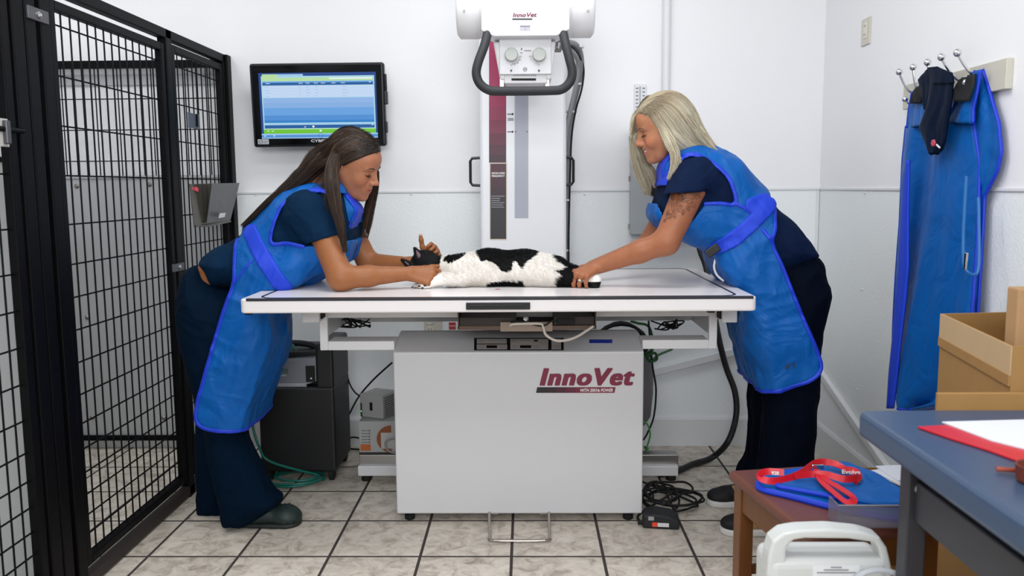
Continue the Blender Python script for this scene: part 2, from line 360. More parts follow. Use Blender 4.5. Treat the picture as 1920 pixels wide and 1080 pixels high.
# pedestal cabinet with a sloping console top
CY = 2.975
cx0, cx1 = PY(740, 800, CY)[0], PY(1206, 800, CY)[0]
cz0, cz1 = PY(950, 963.5, CY)[2], PY(950, 660, CY)[2]
k0 = PY(745, 622, CY+0.17)
prof = [(CY, cz0), (CY, cz1), (CY+0.17, k0[2]), (CY+0.20, k0[2]), (CY+0.20, cz0)]
MB().prism(prof, cx0, cx1, axis=0).build('pedestal_cabinet', W_cab, tab, bevel=0.006, bseg=3)
for x in (PY(768, 975, CY+.03)[0], PY(1178, 975, CY+.03)[0]):
    for y in (CY+0.04, CY+0.16):
        MB().lathe([(0.017, 0), (0.019, 0.004), (0.019, 0.02), (0.014, 0.022), (0.014, cz0)], (x, y, 0), n=16).build('cabinet_foot', RUB, tab)
# console print on the slope
sl = np.array([0, 0.17, k0[2]-cz1]); sl /= np.linalg.norm(sl); nrm = np.array([0, -sl[2], sl[1]])
def on_slope(px, py):
    d = _ray(px, py); o0 = np.array([0, CY, cz1]); t = ((o0-EYE)@nrm)/(d@nrm); return EYE+d*t
def slope_patch(b, px0, py0, px1, py1, h, mi=0):
    q = [on_slope(px0, py1), on_slope(px1, py1), on_slope(px1, py0), on_slope(px0, py0)]
    b.hexa([p-nrm*0.001 for p in q], [p+nrm*h for p in q], mi)
slope_patch(cp := MB(), 889, 634, 1057, 657, 0.0012)
con = cp.build('console_panel', BLK, tab)
keys = mat('console_silver', '#b9b2ab', 0.4)
b = MB()
for r in [(894, 636, 950, 644.5), (894, 646.5, 951, 655.5), (957, 636, 1028, 655.5), (1034, 636, 1052, 655.5)]: slope_patch(b, *r, 0.0018)
b.build('key_field', keys, con)
b = MB()
for r in [(912, 648.5, 932, 653.5), (975, 648.5, 996, 653.5), (1002, 638.5, 1008, 641)]: slope_patch(b := MB(), *r, 0.0024); b.build('display', mat('display_dark', '#1d1a1c', 0.2), con)
b = MB()
for r in [(897, 638, 908, 643), (936, 638, 948, 643), (898, 648, 908, 654), (936, 648, 947, 654), (961, 648, 970, 654), (1000, 648, 1010, 654), (960, 638, 970, 643), (1013, 643, 1024, 647), (1038, 649, 1048, 654), (999, 637.5, 1010, 642)]:
    x0, y0, x1, y1 = r
    for e in [(x0, y0, x1, y0+.6), (x0, y1-.6, x1, y1), (x0, y0, x0+.7, y1), (x1-.7, y0, x1, y1)]: slope_patch(b, *e, 0.0021)
for px, py in ((903, 651), (941, 651), (965, 651), (1005, 651), (1043, 651.5), (902, 640.5), (942, 640.5), (965, 640)): slope_patch(b, px-1, py-1, px+1, py+1, 0.0021)
slope_patch(b, 912, 640, 932, 640.8, 0.0021); slope_patch(b, 974, 639, 996, 639.8, 0.0021)
b.build('key_print', GREYP, con)
slope_patch(b := MB(), 1105, 637, 1148, 643.5, 0.0015); b.build('blue_label', mat('label_blue', '#1532a0', 0.4), tab)
# logo on the front face
fy = CY-0.0006
def front(px, py): return PY(px, py, fy)
def flat_front(b, quad, mi=0, d=0.0012, y=CY):
    q = [PY(px, py, y-0.0004) for px, py in quad]
    b.hexa([p+V3(0, 0.001, 0) for p in q], [p-V3(0, d, 0) for p in q], mi); return b
o1, o2 = front(1006, 723), front(1190, 723)
text('logo_lettering', 'InnoVet', 0.087, (o1[0]+0.004, CY-0.001, o1[2]), (1, 0, 0), (0, 0, 1), MAROON, tab, bold=0.0, shear=0.24, width=o2[0]-o1[0]-0.014, spacing=1.12, smear=tuple((dx, dz) for dx in (0, .0025, .005, .0075, .0098) for dz in (0, .002, .004) if dx or dz))
cols = ['#1c171b', '#2b1820', '#461a2a', '#611c33', '#761d38', '#7f1e3b', '#7f1e3b', '#7f1e3b']
b = MB(); x0, x1 = 1006, 1153
for i in range(8):
    s0, s1 = x0+(x1-x0)*i/8, x0+(x1-x0)*(i+1)/8
    flat_front(b, [(s0-1, 736.5), (s1-1, 736.5), (s1+1.2, 726), (s0+1.2, 726)], i)
b.build('logo_bar', parent=tab, mats=[mat('logo_grade_%s' % 'abcdefgh'[i], c, 0.45) for i, c in enumerate(cols)])
o3 = front(1087, 734.5)
text('logo_tagline', 'WITH 20KHz POWER', 0.0165, (o3[0], CY-0.0022, o3[2]), (1, 0, 0), (0, 0, 1), WPR, tab, bold=0.0003, shear=0.25, width=front(1149, 734)[0]-o3[0])
# foot pedal loop
z0 = 0.02
p = [PY(918, 965, CY+.02), PZ(917.5, 980, 0.03), PZ(919, 1004, 0.012), PZ(926, 1013, 0.010), PZ(1022, 1013, 0.010), PZ(1030, 1004, 0.012), PZ(1029.5, 980, 0.03), PY(1029, 965, CY+.02)]
p[0][2] = p[-1][2] = cz0+0.006
MB().tube(smooth_path(p, 6), 0.0052, n=10).build('foot_pedal', mat('pedal_steel', '#b5aea6', 0.3, 1.0), tab)
for px in (928, 1019):
    q = PY(px, 964, CY+0.01); MB().box(q[0]-.012, q[0]+.012, CY+.005, CY+.03, cz0-.005, cz0+.002).build('pedal_clip', STL, tab)
# film tray hanging under the top
ty = 2.86
t0, t1 = PY(858, 597, ty), PY(1118, 617, ty)
tb = MB().box(t0[0], t1[0], ty, ty+0.012, t1[2]-0.001, t1[2]+0.012).box(t0[0], t1[0], ty+.012, ty+0.42, t1[2]-0.001, t1[2]+0.003)
tb.box(t0[0], t0[0]+.004, ty, ty+.42, t1[2]+0.003, bot).box(t1[0]-.004, t1[0], ty, ty+.42, t1[2]+0.003, bot)
tray = tb.build('film_tray', mat('tray_brown', '#5d4b40', 0.4, 0.6), tab)
MB().box(t0[0]+.006, t0[0]+0.2, ty+0.01, ty+0.3, t1[2]+.012, t0[2]).box(t0[0]+.33, t1[0]-0.006, ty+0.02, ty+0.3, t1[2]+.012, t0[2]).build('film_cassette', mat('cassette_dark', '#2a211d', 0.4), tray)
q0, q1 = PY(938, 607, ty), PY(1036, 621, ty)
MB().box(q0[0], q1[0], ty-0.004, ty, q1[2], q0[2]+.006).build('tray_latch_plate', mat('plate_taupe', '#8b7b6f', 0.4, 0.5), tray, bevel=0.001)
c = PY(986, 599, ty-.01); MB().sph((c[0], ty-.008, c[2]), (0.011, 0.008, 0.011)).build('tray_knob', CHR, tray)
g = [PY(958, 611, ty-.012), PY(962, 608, ty-.02), PY(1010, 607, ty-.02), PY(1018, 612, ty-.02), PY(1024, 628, ty-.03), PY(1046, 639, ty-.04), PY(1078, 633, ty-.03), PY(1112, 612, ty+.0)]
MB().tube(smooth_path(g, 8), 0.0045, n=8).build('tray_cable', mat('cable_cream', '#c9c0b6', 0.45), tray)
g = [PY(958, 604, ty-.012), PY(975, 603, ty-.012), PY(1016, 611, ty-.02), PY(1034, 602, ty-.015), PY(1046, 600, ty-.01)]
MB().tube(smooth_path(g, 6), 0.003, n=8).build('tray_wire', RUB, tray)
c0, c1 = PY(1044, 607, ty-.012), PY(1078, 597, ty-.012)
MB().box(c0[0], c1[0], ty-.014, ty, c0[2], c1[2]).build('cable_plug', RUB, tray, bevel=0.004)
for cxp, cyp, sg in ((655, 602, 1), (1265, 606, -1)):
    wb = MB(); rgw = np.random.default_rng(int(cxp))
    for k in range(7):
        pts = [PY(cxp+rgw.uniform(-14, 22)*sg+dx*sg, cyp+rgw.uniform(-7, 12), FY1-.06-.1*rgw.random()) for dx in (-16, -6, 6, 14, 24)]
        for p in pts: p[2] = min(p[2], bot-.004)
        wb.tube(smooth_path(pts, 5), .003, n=6)
    wb.build('wire_bundle', RUB, tab)
# floor rails that carry the machine
ry = 3.40
for px0, px1 in ((671, 760), (1195, 1272)):
    a0, a1 = PY(px0, 893, ry), PY(px1, 874, ry)
    MB().box(a0[0], a1[0], ry, ry+0.10, a0[2], a1[2]).build('floor_rail', W_pow, tab, bevel=0.004)
    s0, s1 = PY(px0+3, 871, ry+.03), PY(px1, 853, ry+.03)
    MB().box(s0[0], s1[0], ry+.03, ry+.09, s0[2], s1[2]).build('floor_rail_channel', SIL, tab, bevel=0.002)
    fxx = PY(687 if px0 < 900 else 1258, 900, ry+.03)[0]
    MB().lathe([(0.02, 0), (0.022, 0.006), (0.02, 0.022), (0.012, 0.026), (0.012, a0[2])], (fxx, ry+.035, 0), n=16).build('rail_foot', RUB, tab)
# ================================================================== x-ray column and tube head
KY = 3.60
col = thing('xray_column', 'tall white x-ray column behind the table with a maroon stripe and overhead tube head', 'x-ray machine', (0.0, 3.7, 0))
kx0, kx1 = PY(900, 330, KY)[0], PY(1062, 330, KY)[0]
MB().box(kx0, kx1, KY, KY+0.24, 0.16, 2.35).build('column_body', mat('column_white', '#eceef2', 0.3), col, bevel=0.014, bseg=4)
def kpatch(b, px0, py0, px1, py1, mi=0, d=0.0012): return flat_front(b, [(px0, py1), (px1, py1), (px1, py0), (px0, py0)], mi, d, KY)
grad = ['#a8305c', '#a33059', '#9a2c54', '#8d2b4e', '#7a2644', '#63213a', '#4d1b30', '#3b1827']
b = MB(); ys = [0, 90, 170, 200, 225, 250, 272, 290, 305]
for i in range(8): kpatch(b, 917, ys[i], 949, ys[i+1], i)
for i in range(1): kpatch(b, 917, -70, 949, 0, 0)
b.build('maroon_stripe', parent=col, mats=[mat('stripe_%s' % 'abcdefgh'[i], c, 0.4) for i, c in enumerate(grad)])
b = MB(); kpatch(b, 918, 305, 950.5, 450, 0, 0.0014)
ys = [307, 330, 352, 372, 392, 448]
for i, _ in enumerate(ys[:-1]): kpatch(b, 919.5, ys[i], 949, ys[i+1], i+1, 0.002)
b.build('spec_panel', parent=col, mats=[mat('frame_cream', '#d9cdbd', 0.5)]+[mat('spec_%s' % 'abcde'[i], c, 0.4) for i, c in enumerate(['#4a1a2c', '#401b2a', '#331b25', '#2a1d23', '#29262b'])])
for k, s in enumerate(('MICRO-HIGH', 'FREQUENCY')):
    o = PY(922, 326.5+k*5.2, KY); text('panel_lettering', s, 0.011, (o[0], KY-0.0032, o[2]), (1, 0, 0), (0, 0, 1), WPR, col, bold=0.0003, width=PY(946.5, 330, KY)[0]-o[0])
b = MB()
for k in range(6): kpatch(b, 921, 367+k*4.1, 921+(25, 17, 16, 25, 22, 24)[k], 368.6+k*4.1, 0, 0.0026)
b.build('panel_small_print', GREYP, col)
b = MB(); kpatch(b, 965, 150, 990.5, 409, 0, 0.0012); b.build('scale_strip', mat('strip_grey', '#a9adbb', 0.35), col)
b = MB()
for py in (214, 247): kpatch(b, 951.5, py-.7, 962, py+.7, 0, .0014); kpatch(b, 960, py-1.8, 962.5, py+1.8, 0, .0014)
for k in range(2): kpatch(b, 952, 222+k*2.6, 963, 223+k*2.6, 0, .0014)
kpatch(b, 966, 246, 968, 248, 0, .002); kpatch(b, 987, 246, 989, 248, 0, .002)
b.build('scale_marks', mat('print_black', '#3a3a40', .5), col)
for pxs, sgn in (((900, 882), -1), ((1061, 1075), 1)):
    yy = KY+0.05
    x0, x1 = PY(pxs[0], 320, yy)[0], PY(pxs[1], 320, yy)[0]
    za, zb = PY(890, 296, yy)[2], PY(890, 348, yy)[2]
    pts = [(x0, yy, za), (x1-sgn*.008, yy, za-.002), (x1, yy, za-.014), (x1, yy, zb+.014), (x1-sgn*.008, yy, zb+.002), (x0, yy, zb)]
    MB().tube(pts, 0.0062, n=8).build('column_handle', BLK, col)
# tube head
HY = 3.02
tc = PY(985, 14, HY)
xa, xb = PY(858, 30, HY)[0], PY(1113, 30, HY)[0]
zbot = PY(985, 72, HY)[2]; R_ = 0.098; tz = zbot+R_
MB().lathe([(R_-0.012, xa), (R_, xa+0.01), (R_, xa+.075), (R_-.002, xa+.076), (R_-.002, xa+.078), (R_, xa+.079), (R_, xb-.079), (R_-.002, xb-.078), (R_-.002, xb-.076), (R_, xb-.075), (R_, xb-0.01), (R_-0.012, xb)], (0, HY, tz), axis=0, n=48).build('tube_housing', W_pow, col, smooth=True)
for px in (870, 1103):
    q = PY(px, 20, HY-R_); MB().lathe([(0.004, -.002), (0.004, .01)], (q[0], HY-R_, q[2]), axis=1, n=8).build('housing_screw', STL, col)
MB().box(xa+.17, xb-.17, HY+R_-.03, KY+.02, tz-.05, tz+.09).build('carriage_arm', W_pow, col, bevel=0.01)
by = 2.88
b0, b1, b2_, b3 = PY(902, 12, by), PY(1068, 12, by), PY(1068, 55, by), PY(1044, 67, by)
poly = [(b0[0], b0[2]), (b1[0], b1[2]), (b1[0], b2_[2]), (b3[0], b3[2]), (PY(926, 67, by)[0], b3[2]), (b0[0], PY(902, 57, by)[2])]
MB().prism(poly[::-1], by, HY, axis=1).build('control_box', mat('box_white', '#e6e6ea', 0.4), col, bevel=0.004, bseg=3)
def bpatch(b, px0, py0, px1, py1, y, mi=0, d=0.001): return flat_front(b, [(px0, py1), (px1, py1), (px1, py0), (px0, py0)], mi, d, y)
bpatch(b := MB(), 955, 20.5, 1012, 39.5, by, 0, .0006); b.build('logo_plate', mat('plate_white', '#ededf0', 0.4), col)
o = PY(960.5, 32.2, by); text('head_logo', 'InnoVet', 0.019, (o[0], by-0.002, o[2]), (1, 0, 0), (0, 0, 1), MAROON, col, bold=0.0, smear=((.0006, 0), (.0012, 0), (.0006, .0006), (0, .0006), (.0012, .0006)), shear=0.2, width=PY(1006, 30, by)[0]-o[0], spacing=1.0)
bpatch(b := MB(), 960.5, 34.5, 998, 37.5, by, 0, .0012); b.build('head_logo_bar', DKPR, col)
bpatch(b := MB(), 975, 48, 994, 56.5, by, 0, .0012); bpatch(b, 984.2, 48, 984.9, 56.5, by, 1, .002); bpatch(b, 975, 48, 994, 50.5, by, 1, .0018); b.build('level_window', parent=col, mats=[mat('window_lilac', '#b6b3c0', 0.3), mat('window_dark', '#77748a', .3)])
h = [PY(915, 58, 2.90), PY(908, 86, 2.86), PY(897, 116, 2.84), PY(893, 138, 2.835), PY(900, 157, 2.835), PY(917, 169, 2.835), PY(940, 171, 2.835),
     PY(1030, 170, 2.835), PY(1054, 167, 2.835), PY(1069, 153, 2.835), PY(1073, 134, 2.835), PY(1068, 112, 2.84), PY(1061, 84, 2.86), PY(1055, 58, 2.90)]
MB().tube(smooth_path(h, 6), 0.0150, n=16).build('grab_handle', mat('foam_black', '#232428', 0.6, bump=0.2, bscale=500), col, smooth=True)
cy_ = 2.93
c0, c1 = PY(936, 72, cy_), PY(1034, 139, cy_)
q0, q1 = PY(925, 80, cy_+.03), PY(1042, 150, cy_+.03)
MB().prism([(q0[0], q0[2]), (q1[0], q0[2]), (PY(1034, 150, cy_+.03)[0], q1[2]), (PY(938, 150, cy_+.03)[0], q1[2])][::-1], cy_+.012, cy_+.18, axis=1).build('collimator_shell', W_pow, col, bevel=0.008, bseg=3)
MB().box(c0[0], c1[0], cy_, cy_+.03, c1[2], c0[2]).build('collimator_face', mat('face_white', '#dcdce0', 0.4), col, bevel=0.003)
s0, s1 = PY(945, 141, cy_+.01), PY(1026, 156, cy_+.01)
MB().box(s0[0], s1[0], cy_+.01, cy_+.15, s1[2], s0[2]+.01).build('beam_slot_housing', mat('slot_white', '#cfcfd2', 0.4), col, bevel=0.003)
bpatch(b := MB(), 959, 147, 1005, 151, cy_+.01, 0, .001); b.build('beam_slot', RUB, col)
b = MB()
for k in range(11): bpatch(b, 963+k*4, 141, 965+k*4, 142.2, cy_+.01, 0, .001)
b.build('slot_marks', DKPR, col)
for px in (941, 1026):
    r0, r1 = PY(px-3.5, 163, cy_+.02), PY(px+3.5, 141, cy_+.02)
    MB().box(r0[0], r1[0], cy_+.02, cy_+.14, r0[2], r1[2]).build('accessory_rail', SIL, col)
for px in (959, 1011):
    q = PY(px, 103.5, cy_)
    MB().lathe([(0.0225, 0), (0.0225, -.018), (0.020, -.022)], q, axis=1, n=28).build('dial_knob', mat('knob_grey', '#b7bab6', 0.5), col, smooth=False)
b = MB()
for k in range(8):
    for cxp, sg in ((959, 1), (1011, -1)):
        a = math.radians(-5-k*11); r1_, r2_ = 14.5, (18 if k % 2 else 19.5)
        x0_, y0_ = cxp+sg*r1_*math.cos(a), 104-r1_*math.sin(a); x1_, y1_ = cxp+sg*r2_*math.cos(a), 104-r2_*math.sin(a)
        nx, ny = -math.sin(a)*.3, -math.cos(a)*.3*sg
        bb = [(x0_-.35, y0_+.35), (x1_-.35, y1_+.35), (x1_+.35, y1_-.35), (x0_+.35, y0_-.35)]
        flat_front(b, bb, 0, .0008, cy_)
for px, py in ((958.5, 132.5), (1010.5, 132.5)): bpatch(b, px-1.8, py-2, px+1.8, py+2, cy_)
for px in (958.5, 1010.5): bpatch(b, px-.3, 121, px+.3, 124, cy_)
bpatch(b, 983, 94.5, 996, 95.6, cy_); bpatch(b, 975, 98.5, 980, 99.5, cy_); bpatch(b, 977, 90, 979, 94, cy_)
for k in range(8):
    a = k*PI/4; bpatch(b, 984.5+3.3*math.cos(a)-.8, 130+3.3*math.sin(a)-.8, 984.5+3.3*math.cos(a)+.8, 130+3.3*math.sin(a)+.8, cy_)
bpatch(b, 983.5, 129, 985.5, 131, cy_)
b.build('dial_print', mat('print_grey', '#5a5a60', .5), col)
# hoses down the right side of the column
hose = [PY(1034, 82, 3.1), PY(1050, 86, 3.3), PY(1068, 80, 3.4), PY(1084, 90, 3.5), PY(1090, 120, 3.55), PY(1084, 160, 3.6), PY(1074, 200, 3.66), PY(1066, 250, 3.7), PY(1063, 330, 3.72), PY(1063, 470, 3.72), PY(1064, 560, 3.72)]
MB().tube(smooth_path(hose, 6), 0.0125, n=12).build('cable_hose', mat('hose_grey', '#85868a', 0.5), col, smooth=True)
h2 = [PY(1034, 88, 3.12), PY(1055, 90, 3.32), PY(1072, 96, 3.45), PY(1084, 118, 3.54), PY(1080, 160, 3.585), PY(1070, 205, 3.64), PY(1061, 250, 3.68), PY(1058, 330, 3.70), PY(1058, 560, 3.70)]
MB().tube(smooth_path(h2, 6), 0.010, n=10).build('cable_hose', mat('hose_grey2', '#98999d', 0.5), col, smooth=True)
h3 = [PY(1046, 70, 3.1), PY(1060, 78, 3.3), PY(1080, 96, 3.48), PY(1094, 125, 3.55), PY(1091, 165, 3.58), PY(1080, 205, 3.64), PY(1072, 255, 3.68), PY(1069, 330, 3.7), PY(1066, 470, 3.7), PY(1068, 560, 3.70)]
MB().tube(smooth_path(h3, 6), 0.0042, n=8).build('power_lead', RUB, col, smooth=True)
for px, py, yy in ((1084, 158, 3.6), (1072, 210, 3.67), (1063, 375, 3.72), (1063, 469, 3.72), (1084, 88, 3.5)):
    q = PY(px, py, yy)
    MB().lathe([(0.022, -.004), (0.024, -.004), (0.024, .004), (0.022, .004)], q, axis=2, n=16).build('cable_tie', mat('tie_white', '#dcdde0', .4), col)
for k in range(5):
    q = PY(1040+k*3.0, 80+(k % 3)*6, 3.12+.02*k); MB().lathe([(0.010, -.012), (0.012, -.01), (0.012, .01), (0.010, .012)], q, axis=(0, 2, 0, 1, 0)[k], n=14).build('hose_coupling', CHR if k % 2 else STL, col)
# ================================================================== wall monitor
mon = thing('wall_monitor', 'black flat monitor on the back wall showing a blue and green list', 'monitor', PY(595, 200, BW))
A, B, D = PY(466, 119, 3.74), PY(719, 116, 3.74), None
xw = B-A; Wm = np.linalg.norm(xw); xd = xw/Wm
# find the tilt by placing the lower edge a screen height below, leaning back to the wall
Hm = 0.392
best = None
for t in np.linspace(-0.1, 0.5, 121):
    zd = np.array([0, math.sin(t), -math.cos(t)])
    for hh in np.linspace(0.34, 0.44, 41):
        e = 0
        for P0, tgt in ((A, (476, 279)), (B, (724, 272))):
            q = P0+zd*hh-EYE; dz = q@_fw; e += (960+FPX*(q@_rt)/dz-tgt[0])**2*.3+(540-FPX*(q@_up)/dz-tgt[1])**2
        if best is None or e < best[0]: best = (e, t, hh)
_, tt, Hm = best
yd = -np.array([0, math.sin(tt), -math.cos(tt)]); nd = np.cross(xd, yd); nd /= np.linalg.norm(nd)   # nd points at the viewer
if nd[1] > 0: nd = -nd
O = A - yd*Hm
def MP(u, v, w=0): return O + xd*u*Wm + yd*v*Hm + nd*w
def mq(b, u0, v0, u1, v1, w0, w1, mi=0):
    b.hexa([MP(u0, v0, w0), MP(u1, v0, w0), MP(u1, v1, w0), MP(u0, v1, w0)], [MP(u0, v0, w1), MP(u1, v0, w1), MP(u1, v1, w1), MP(u0, v1, w1)], mi); return b
mq(MB(), 0, 0, 1, 1, -0.045, 0).build('monitor_casing', BLK, mon, bevel=0.012, bseg=4)
mq(MB(), .018, .03, .982, .972, -.001, .0015).build('bezel_glass', mat('glass_black', '#050507', 0.08), mon)
def scr(c, s=1.0): return mat('screen_'+c.strip('#')+('' if s == 1 else '_s'), '#000000', 0.15, emit=c, estr=s, spec=0.4)
S0, S1, T0, T1 = 0.068, .94, .105, .885   # lit area
def sq(b, u0, v0, u1, v1, w, mi=0): return mq(b, S0+(S1-S0)*u0, T0+(T1-T0)*(1-v1), S0+(S1-S0)*u1, T0+(T1-T0)*(1-v0), 0.001, w, mi)
pal = ['#3f7fc4', '#a9d6e6', '#b5dba4', '#2c5f9b', '#c2d6f2', '#6aa2de', '#3a82c8', '#6fc23c', '#9fc6ea', '#e8f2fa', '#2e5c96', '#86aee0', '#5590d2', '#2c4a8c', '#8fb4e4']
b = MB()
sq(b, 0, 0, 1, 1, .0018, 13)
sq(b, .02, .05, .985, .975, .0020, 1)
sq(b, .03, .02, .16, .10, .0024, 2); sq(b, .16, .02, .38, .055, .0023, 8)
sq(b, .03, .075, .975, .125, .0024, 2); sq(b, .6, .08, .97, .1, .0026, 9)
sq(b, .03, .13, .975, .165, .0024, 5); sq(b, .03, .15, .975, .19, .0026, 3)
for k in range(4):
    sq(b, .03, .195+k*.045, .975, .236+k*.045, .0024, 4)
    for u, w_ in ((.05, .05), (.34, .02), (.4, .04), (.48, .03), (.71, .06)): sq(b, u, .214+k*.045, u+w_*(.6+.4*((k*7) % 3)/2), .219+k*.045, .0027, 11)
for i in range(10):
    v0, v1 = .38+i*.038, .38+(i+1)*.038
    sq(b, .03, v0, .975, v1, .0024, (14, 14, 11, 11, 5, 5, 5, 12, 12, 6)[i])
sq(b, .03, .775, .975, .80, .0025, 8); sq(b, .03, .795, .975, .845, .0026, 3)
sq(b, .02, .86, .985, .925, .0025, 7); sq(b, .02, .852, .985, .862, .0027, 2)
sq(b, .0, .93, 1, 1, .0026, 12); sq(b, .0, .925, 1, .945, .0027, 8); sq(b, 0, .985, 1, 1, .0028, 8)
for u, v in ((.44, .82), (.5, .885)): sq(b, u, v-.012, u+.018, v+.014, .0030, 9)
for u, v in ((.05, .885), (.09, .885), (.02, .96), (.1, .958), (.37, .825), (.95, .80), (.94, .15)): sq(b, u, v-.005, u+.016, v+.006, .0030, 9)
for u in (.06, .34, .40, .47, .53, .62, .7): sq(b, u, .155, u+.035, .165, .0030, 4)
b.build('screen', parent=mon, mats=[scr(c) for c in pal])
MB().tube([MP(S0+(S1-S0)*.51+.016*math.cos(a), T0+(T1-T0)*.04+.028*math.sin(a), .004) for a in np.linspace(0, 2*PI, 20, endpoint=False)], .0008, n=6, closed=True).build('taskbar_emblem', scr('#2e5c96'), mon)
mq(MB(), .035, .038, .118, .098, .001, .0022).build('corner_sticker', mat('sticker_grey', '#b9bcc2', 0.5), mon)
b = MB(); b.tube([MP(.057+.016*math.cos(a), .068+.02*math.sin(a), .0026) for a in np.linspace(0, 2*PI, 18, endpoint=False)], .0008, n=6, closed=True)
mq(b, .041, .066, .073, .069, .002, .003); mq(b, .08, .075, .112, .078, .002, .0026); mq(b, .08, .064, .112, .067, .002, .0026); mq(b, .08, .053, .105, .056, .002, .0026)
b.build('sticker_mark', DKPR, mon)
text('maker_lettering', 'CYBERNET', 0.016, MP(.435, .058, .0016), xd, yd, mat('letter_silver', '#c9ccd2', .3), mon, bold=.0004, width=.2*Wm)
MB().tube([MP(1.006, .86, -.01), MP(1.008, .7, -.01), MP(1.004, .60, -.015)], .006, n=8).build('side_stylus', BLK, mon)
mq(MB(), .995, .50, 1.02, .66, -.03, .0).build('side_clip', BLK, mon, bevel=.004)
mq(MB(), .995, .16, 1.012, .30, -.03, .0).build('side_clip', BLK, mon, bevel=.004)
q = MP(.5, .5, -.04); MB().box(q[0]-.06, q[0]+.06, q[1], BW, q[2]-.06, q[2]+.06).build('wall_bracket', BLKM, mon)
# ================================================================== electrical panel, conduit, thermometer, outlets
ey = BW-0.10
e0, e1 = PY(1180, 440, ey), PY(1306, 238, ey)
pan = thing('electrical_panel', 'grey metal electrical cabinet on the back wall behind the blonde person', 'electrical box', (e0[0], BW, e0[2]))
GR = mat('grey_steel_paint', '#9ea3a6', 0.4)
MB().box(e0[0]+.012, e1[0]-.012, ey+.008, BW, e0[2]+.01, e1[2]-.01).build('panel_box', GR, pan, bevel=.002)
MB().box(e0[0], e1[0], ey, ey+.012, e0[2], e1[2]).build('panel_door', GR, pan, bevel=.003)
for py in (260, 335, 425):
    q = PY(1181, py, ey); MB().box(e0[0]-.005, e0[0]+.004, ey-.002, ey+.01, q[2]-.012, q[2]+.012).build('panel_hinge', STL, pan)
q = PY(1228, 357, ey)
lk = MB().lathe([(.026, 0), (.026, -.008), (.022, -.012)], q, axis=1, n=24).build('panel_latch', BLK, pan)
MB().box(q[0]-.005, q[0]+.005, q[1]-.026, q[1]-.01, q[2]-.018, q[2]+.018).build('latch_grip', BLK, lk, bevel=.002)
cx_ = PY(1249, 100, BW-.02)
o = MB().tube([(cx_[0], BW-.02, e1[2]-.02), (cx_[0], BW-.02, CEIL)], .0185, n=20).build('conduit_pipe', M_trim, smooth=False)
tag(o, 'white vertical conduit pipe running up the back wall above the grey electrical cabinet', 'pipe')
q = PY(1240, 1, BW-.03); 
th0, th1 = PY(1189, 200, BW-.012), PY(1212, 157, BW-.012)
th = thing('wall_thermometer', 'small white thermometer with black numbers on the back wall beside the conduit', 'thermometer', (th0[0], BW, th0[2]))
MB().box(th0[0], th1[0], BW-.012, BW, th0[2]-.03, th1[2]).build('scale_plate', mat('thermo_white', '#e3e5e8', .4), th, bevel=.003)
tx = (th0[0]+th1[0])/2
MB().tube([(tx, BW-.014, th0[2]-.02), (tx, BW-.014, th1[2]-.012)], .0022, n=8).build('glass_tube', mat('glass_grey', '#b9bec6', .15), th)
b = MB()
for k in range(7):
    z = th1[2]-.02-k*.0165
    for s, dx in ((-1, .014), (1, .010)):
        for j in (-1, 1):
            xx = tx+s*.015+j*.0028; b.box(xx-.0018, xx+.0018, BW-.0135, BW-.012, z-.003, z+.003)
    for t in range(4): b.box(tx-.006, tx-.003, BW-.0135, BW-.012, z-.004+t*.004, z-.0034+t*.004)
b.build('scale_numbers', mat('ink', '#2b2c30', .5), th)
# outlets on the back wall, seen between table top and cabinet
IV = mat('ivory_plastic', '#cfcabb', 0.4)
def outlet(px, py, w, label):
    c = PY(px, py, BW-.006); t = thing('wall_outlet', label, 'outlet', (c[0], BW, c[2]))
    MB().box(c[0]-w/2, c[0]+w/2, BW-.006, BW, c[2]-.057, c[2]+.057).build('cover_plate', IV, t, bevel=.002)
    for s in (-1, 1):
        s_ = MB().lathe([(.016, 0), (.016, -.003)], (c[0]-w*.18, BW-.006, c[2]+s*.019), axis=1, n=20).build('socket', mat('socket_ivory', '#e0dccf', .4), t)
        b = MB()
        for dx in (-.006, .006): b.box(c[0]-w*.18+dx-.0012, c[0]-w*.18+dx+.0012, BW-.0100, BW-.0088, c[2]+s*.019-.002, c[2]+s*.019+.006)
        b.build('socket_slot', RUB, s_)
    return t
outlet(812, 610, .085, 'ivory duplex wall outlet seen between the tabletop and the cabinet')
q = PY(848, 611, BW-.005)
t = thing('press_sign', 'small red sign on the back wall just right of the ivory outlet', 'sign', (q[0], BW, q[2]))
MB().box(q[0]-.016, q[0]+.016, BW-.004, BW, q[2]-.016, q[2]+.016).build('sign_plate', mat('sign_red', '#b8383a', .4), t)
text('sign_lettering', 'PRESS', .010, (q[0]-.014, BW-.0046, q[2]-.004), (1, 0, 0), (0, 0, 1), WPR, t, width=.028)
# switch plate on the right wall
q0, q1 = PX(1614, 88, RW-.005), PX(1632, 28, RW-.005)
t = thing('wall_switch', 'ivory wall plate high on the right wall, left of the coat hooks', 'switch plate', (RW, q0[1], q0[2]))
MB().box(RW-.006, RW, q1[1], q0[1], q0[2], q1[2]-.004).build('cover_plate', IV, t, bevel=.002)
ym = (q0[1]+q1[1])/2; zm = (q0[2]+q1[2])/2
MB().box(RW-.0085, RW-.005, ym-.015, ym+.015, zm-.028, zm+.034).build('socket_block', mat('socket_ivory', '#e0dccf', .4), t, bevel=.001)
b = MB()
for dz in (-.014, .02):
    for dy in (-.006, .006): b.box(RW-.0092, RW-.008, ym+dy-.001, ym+dy+.001, zm+dz-.004, zm+dz+.004)
b.build('slot_marks', mat('ink', '#2b2c30', .5), t)
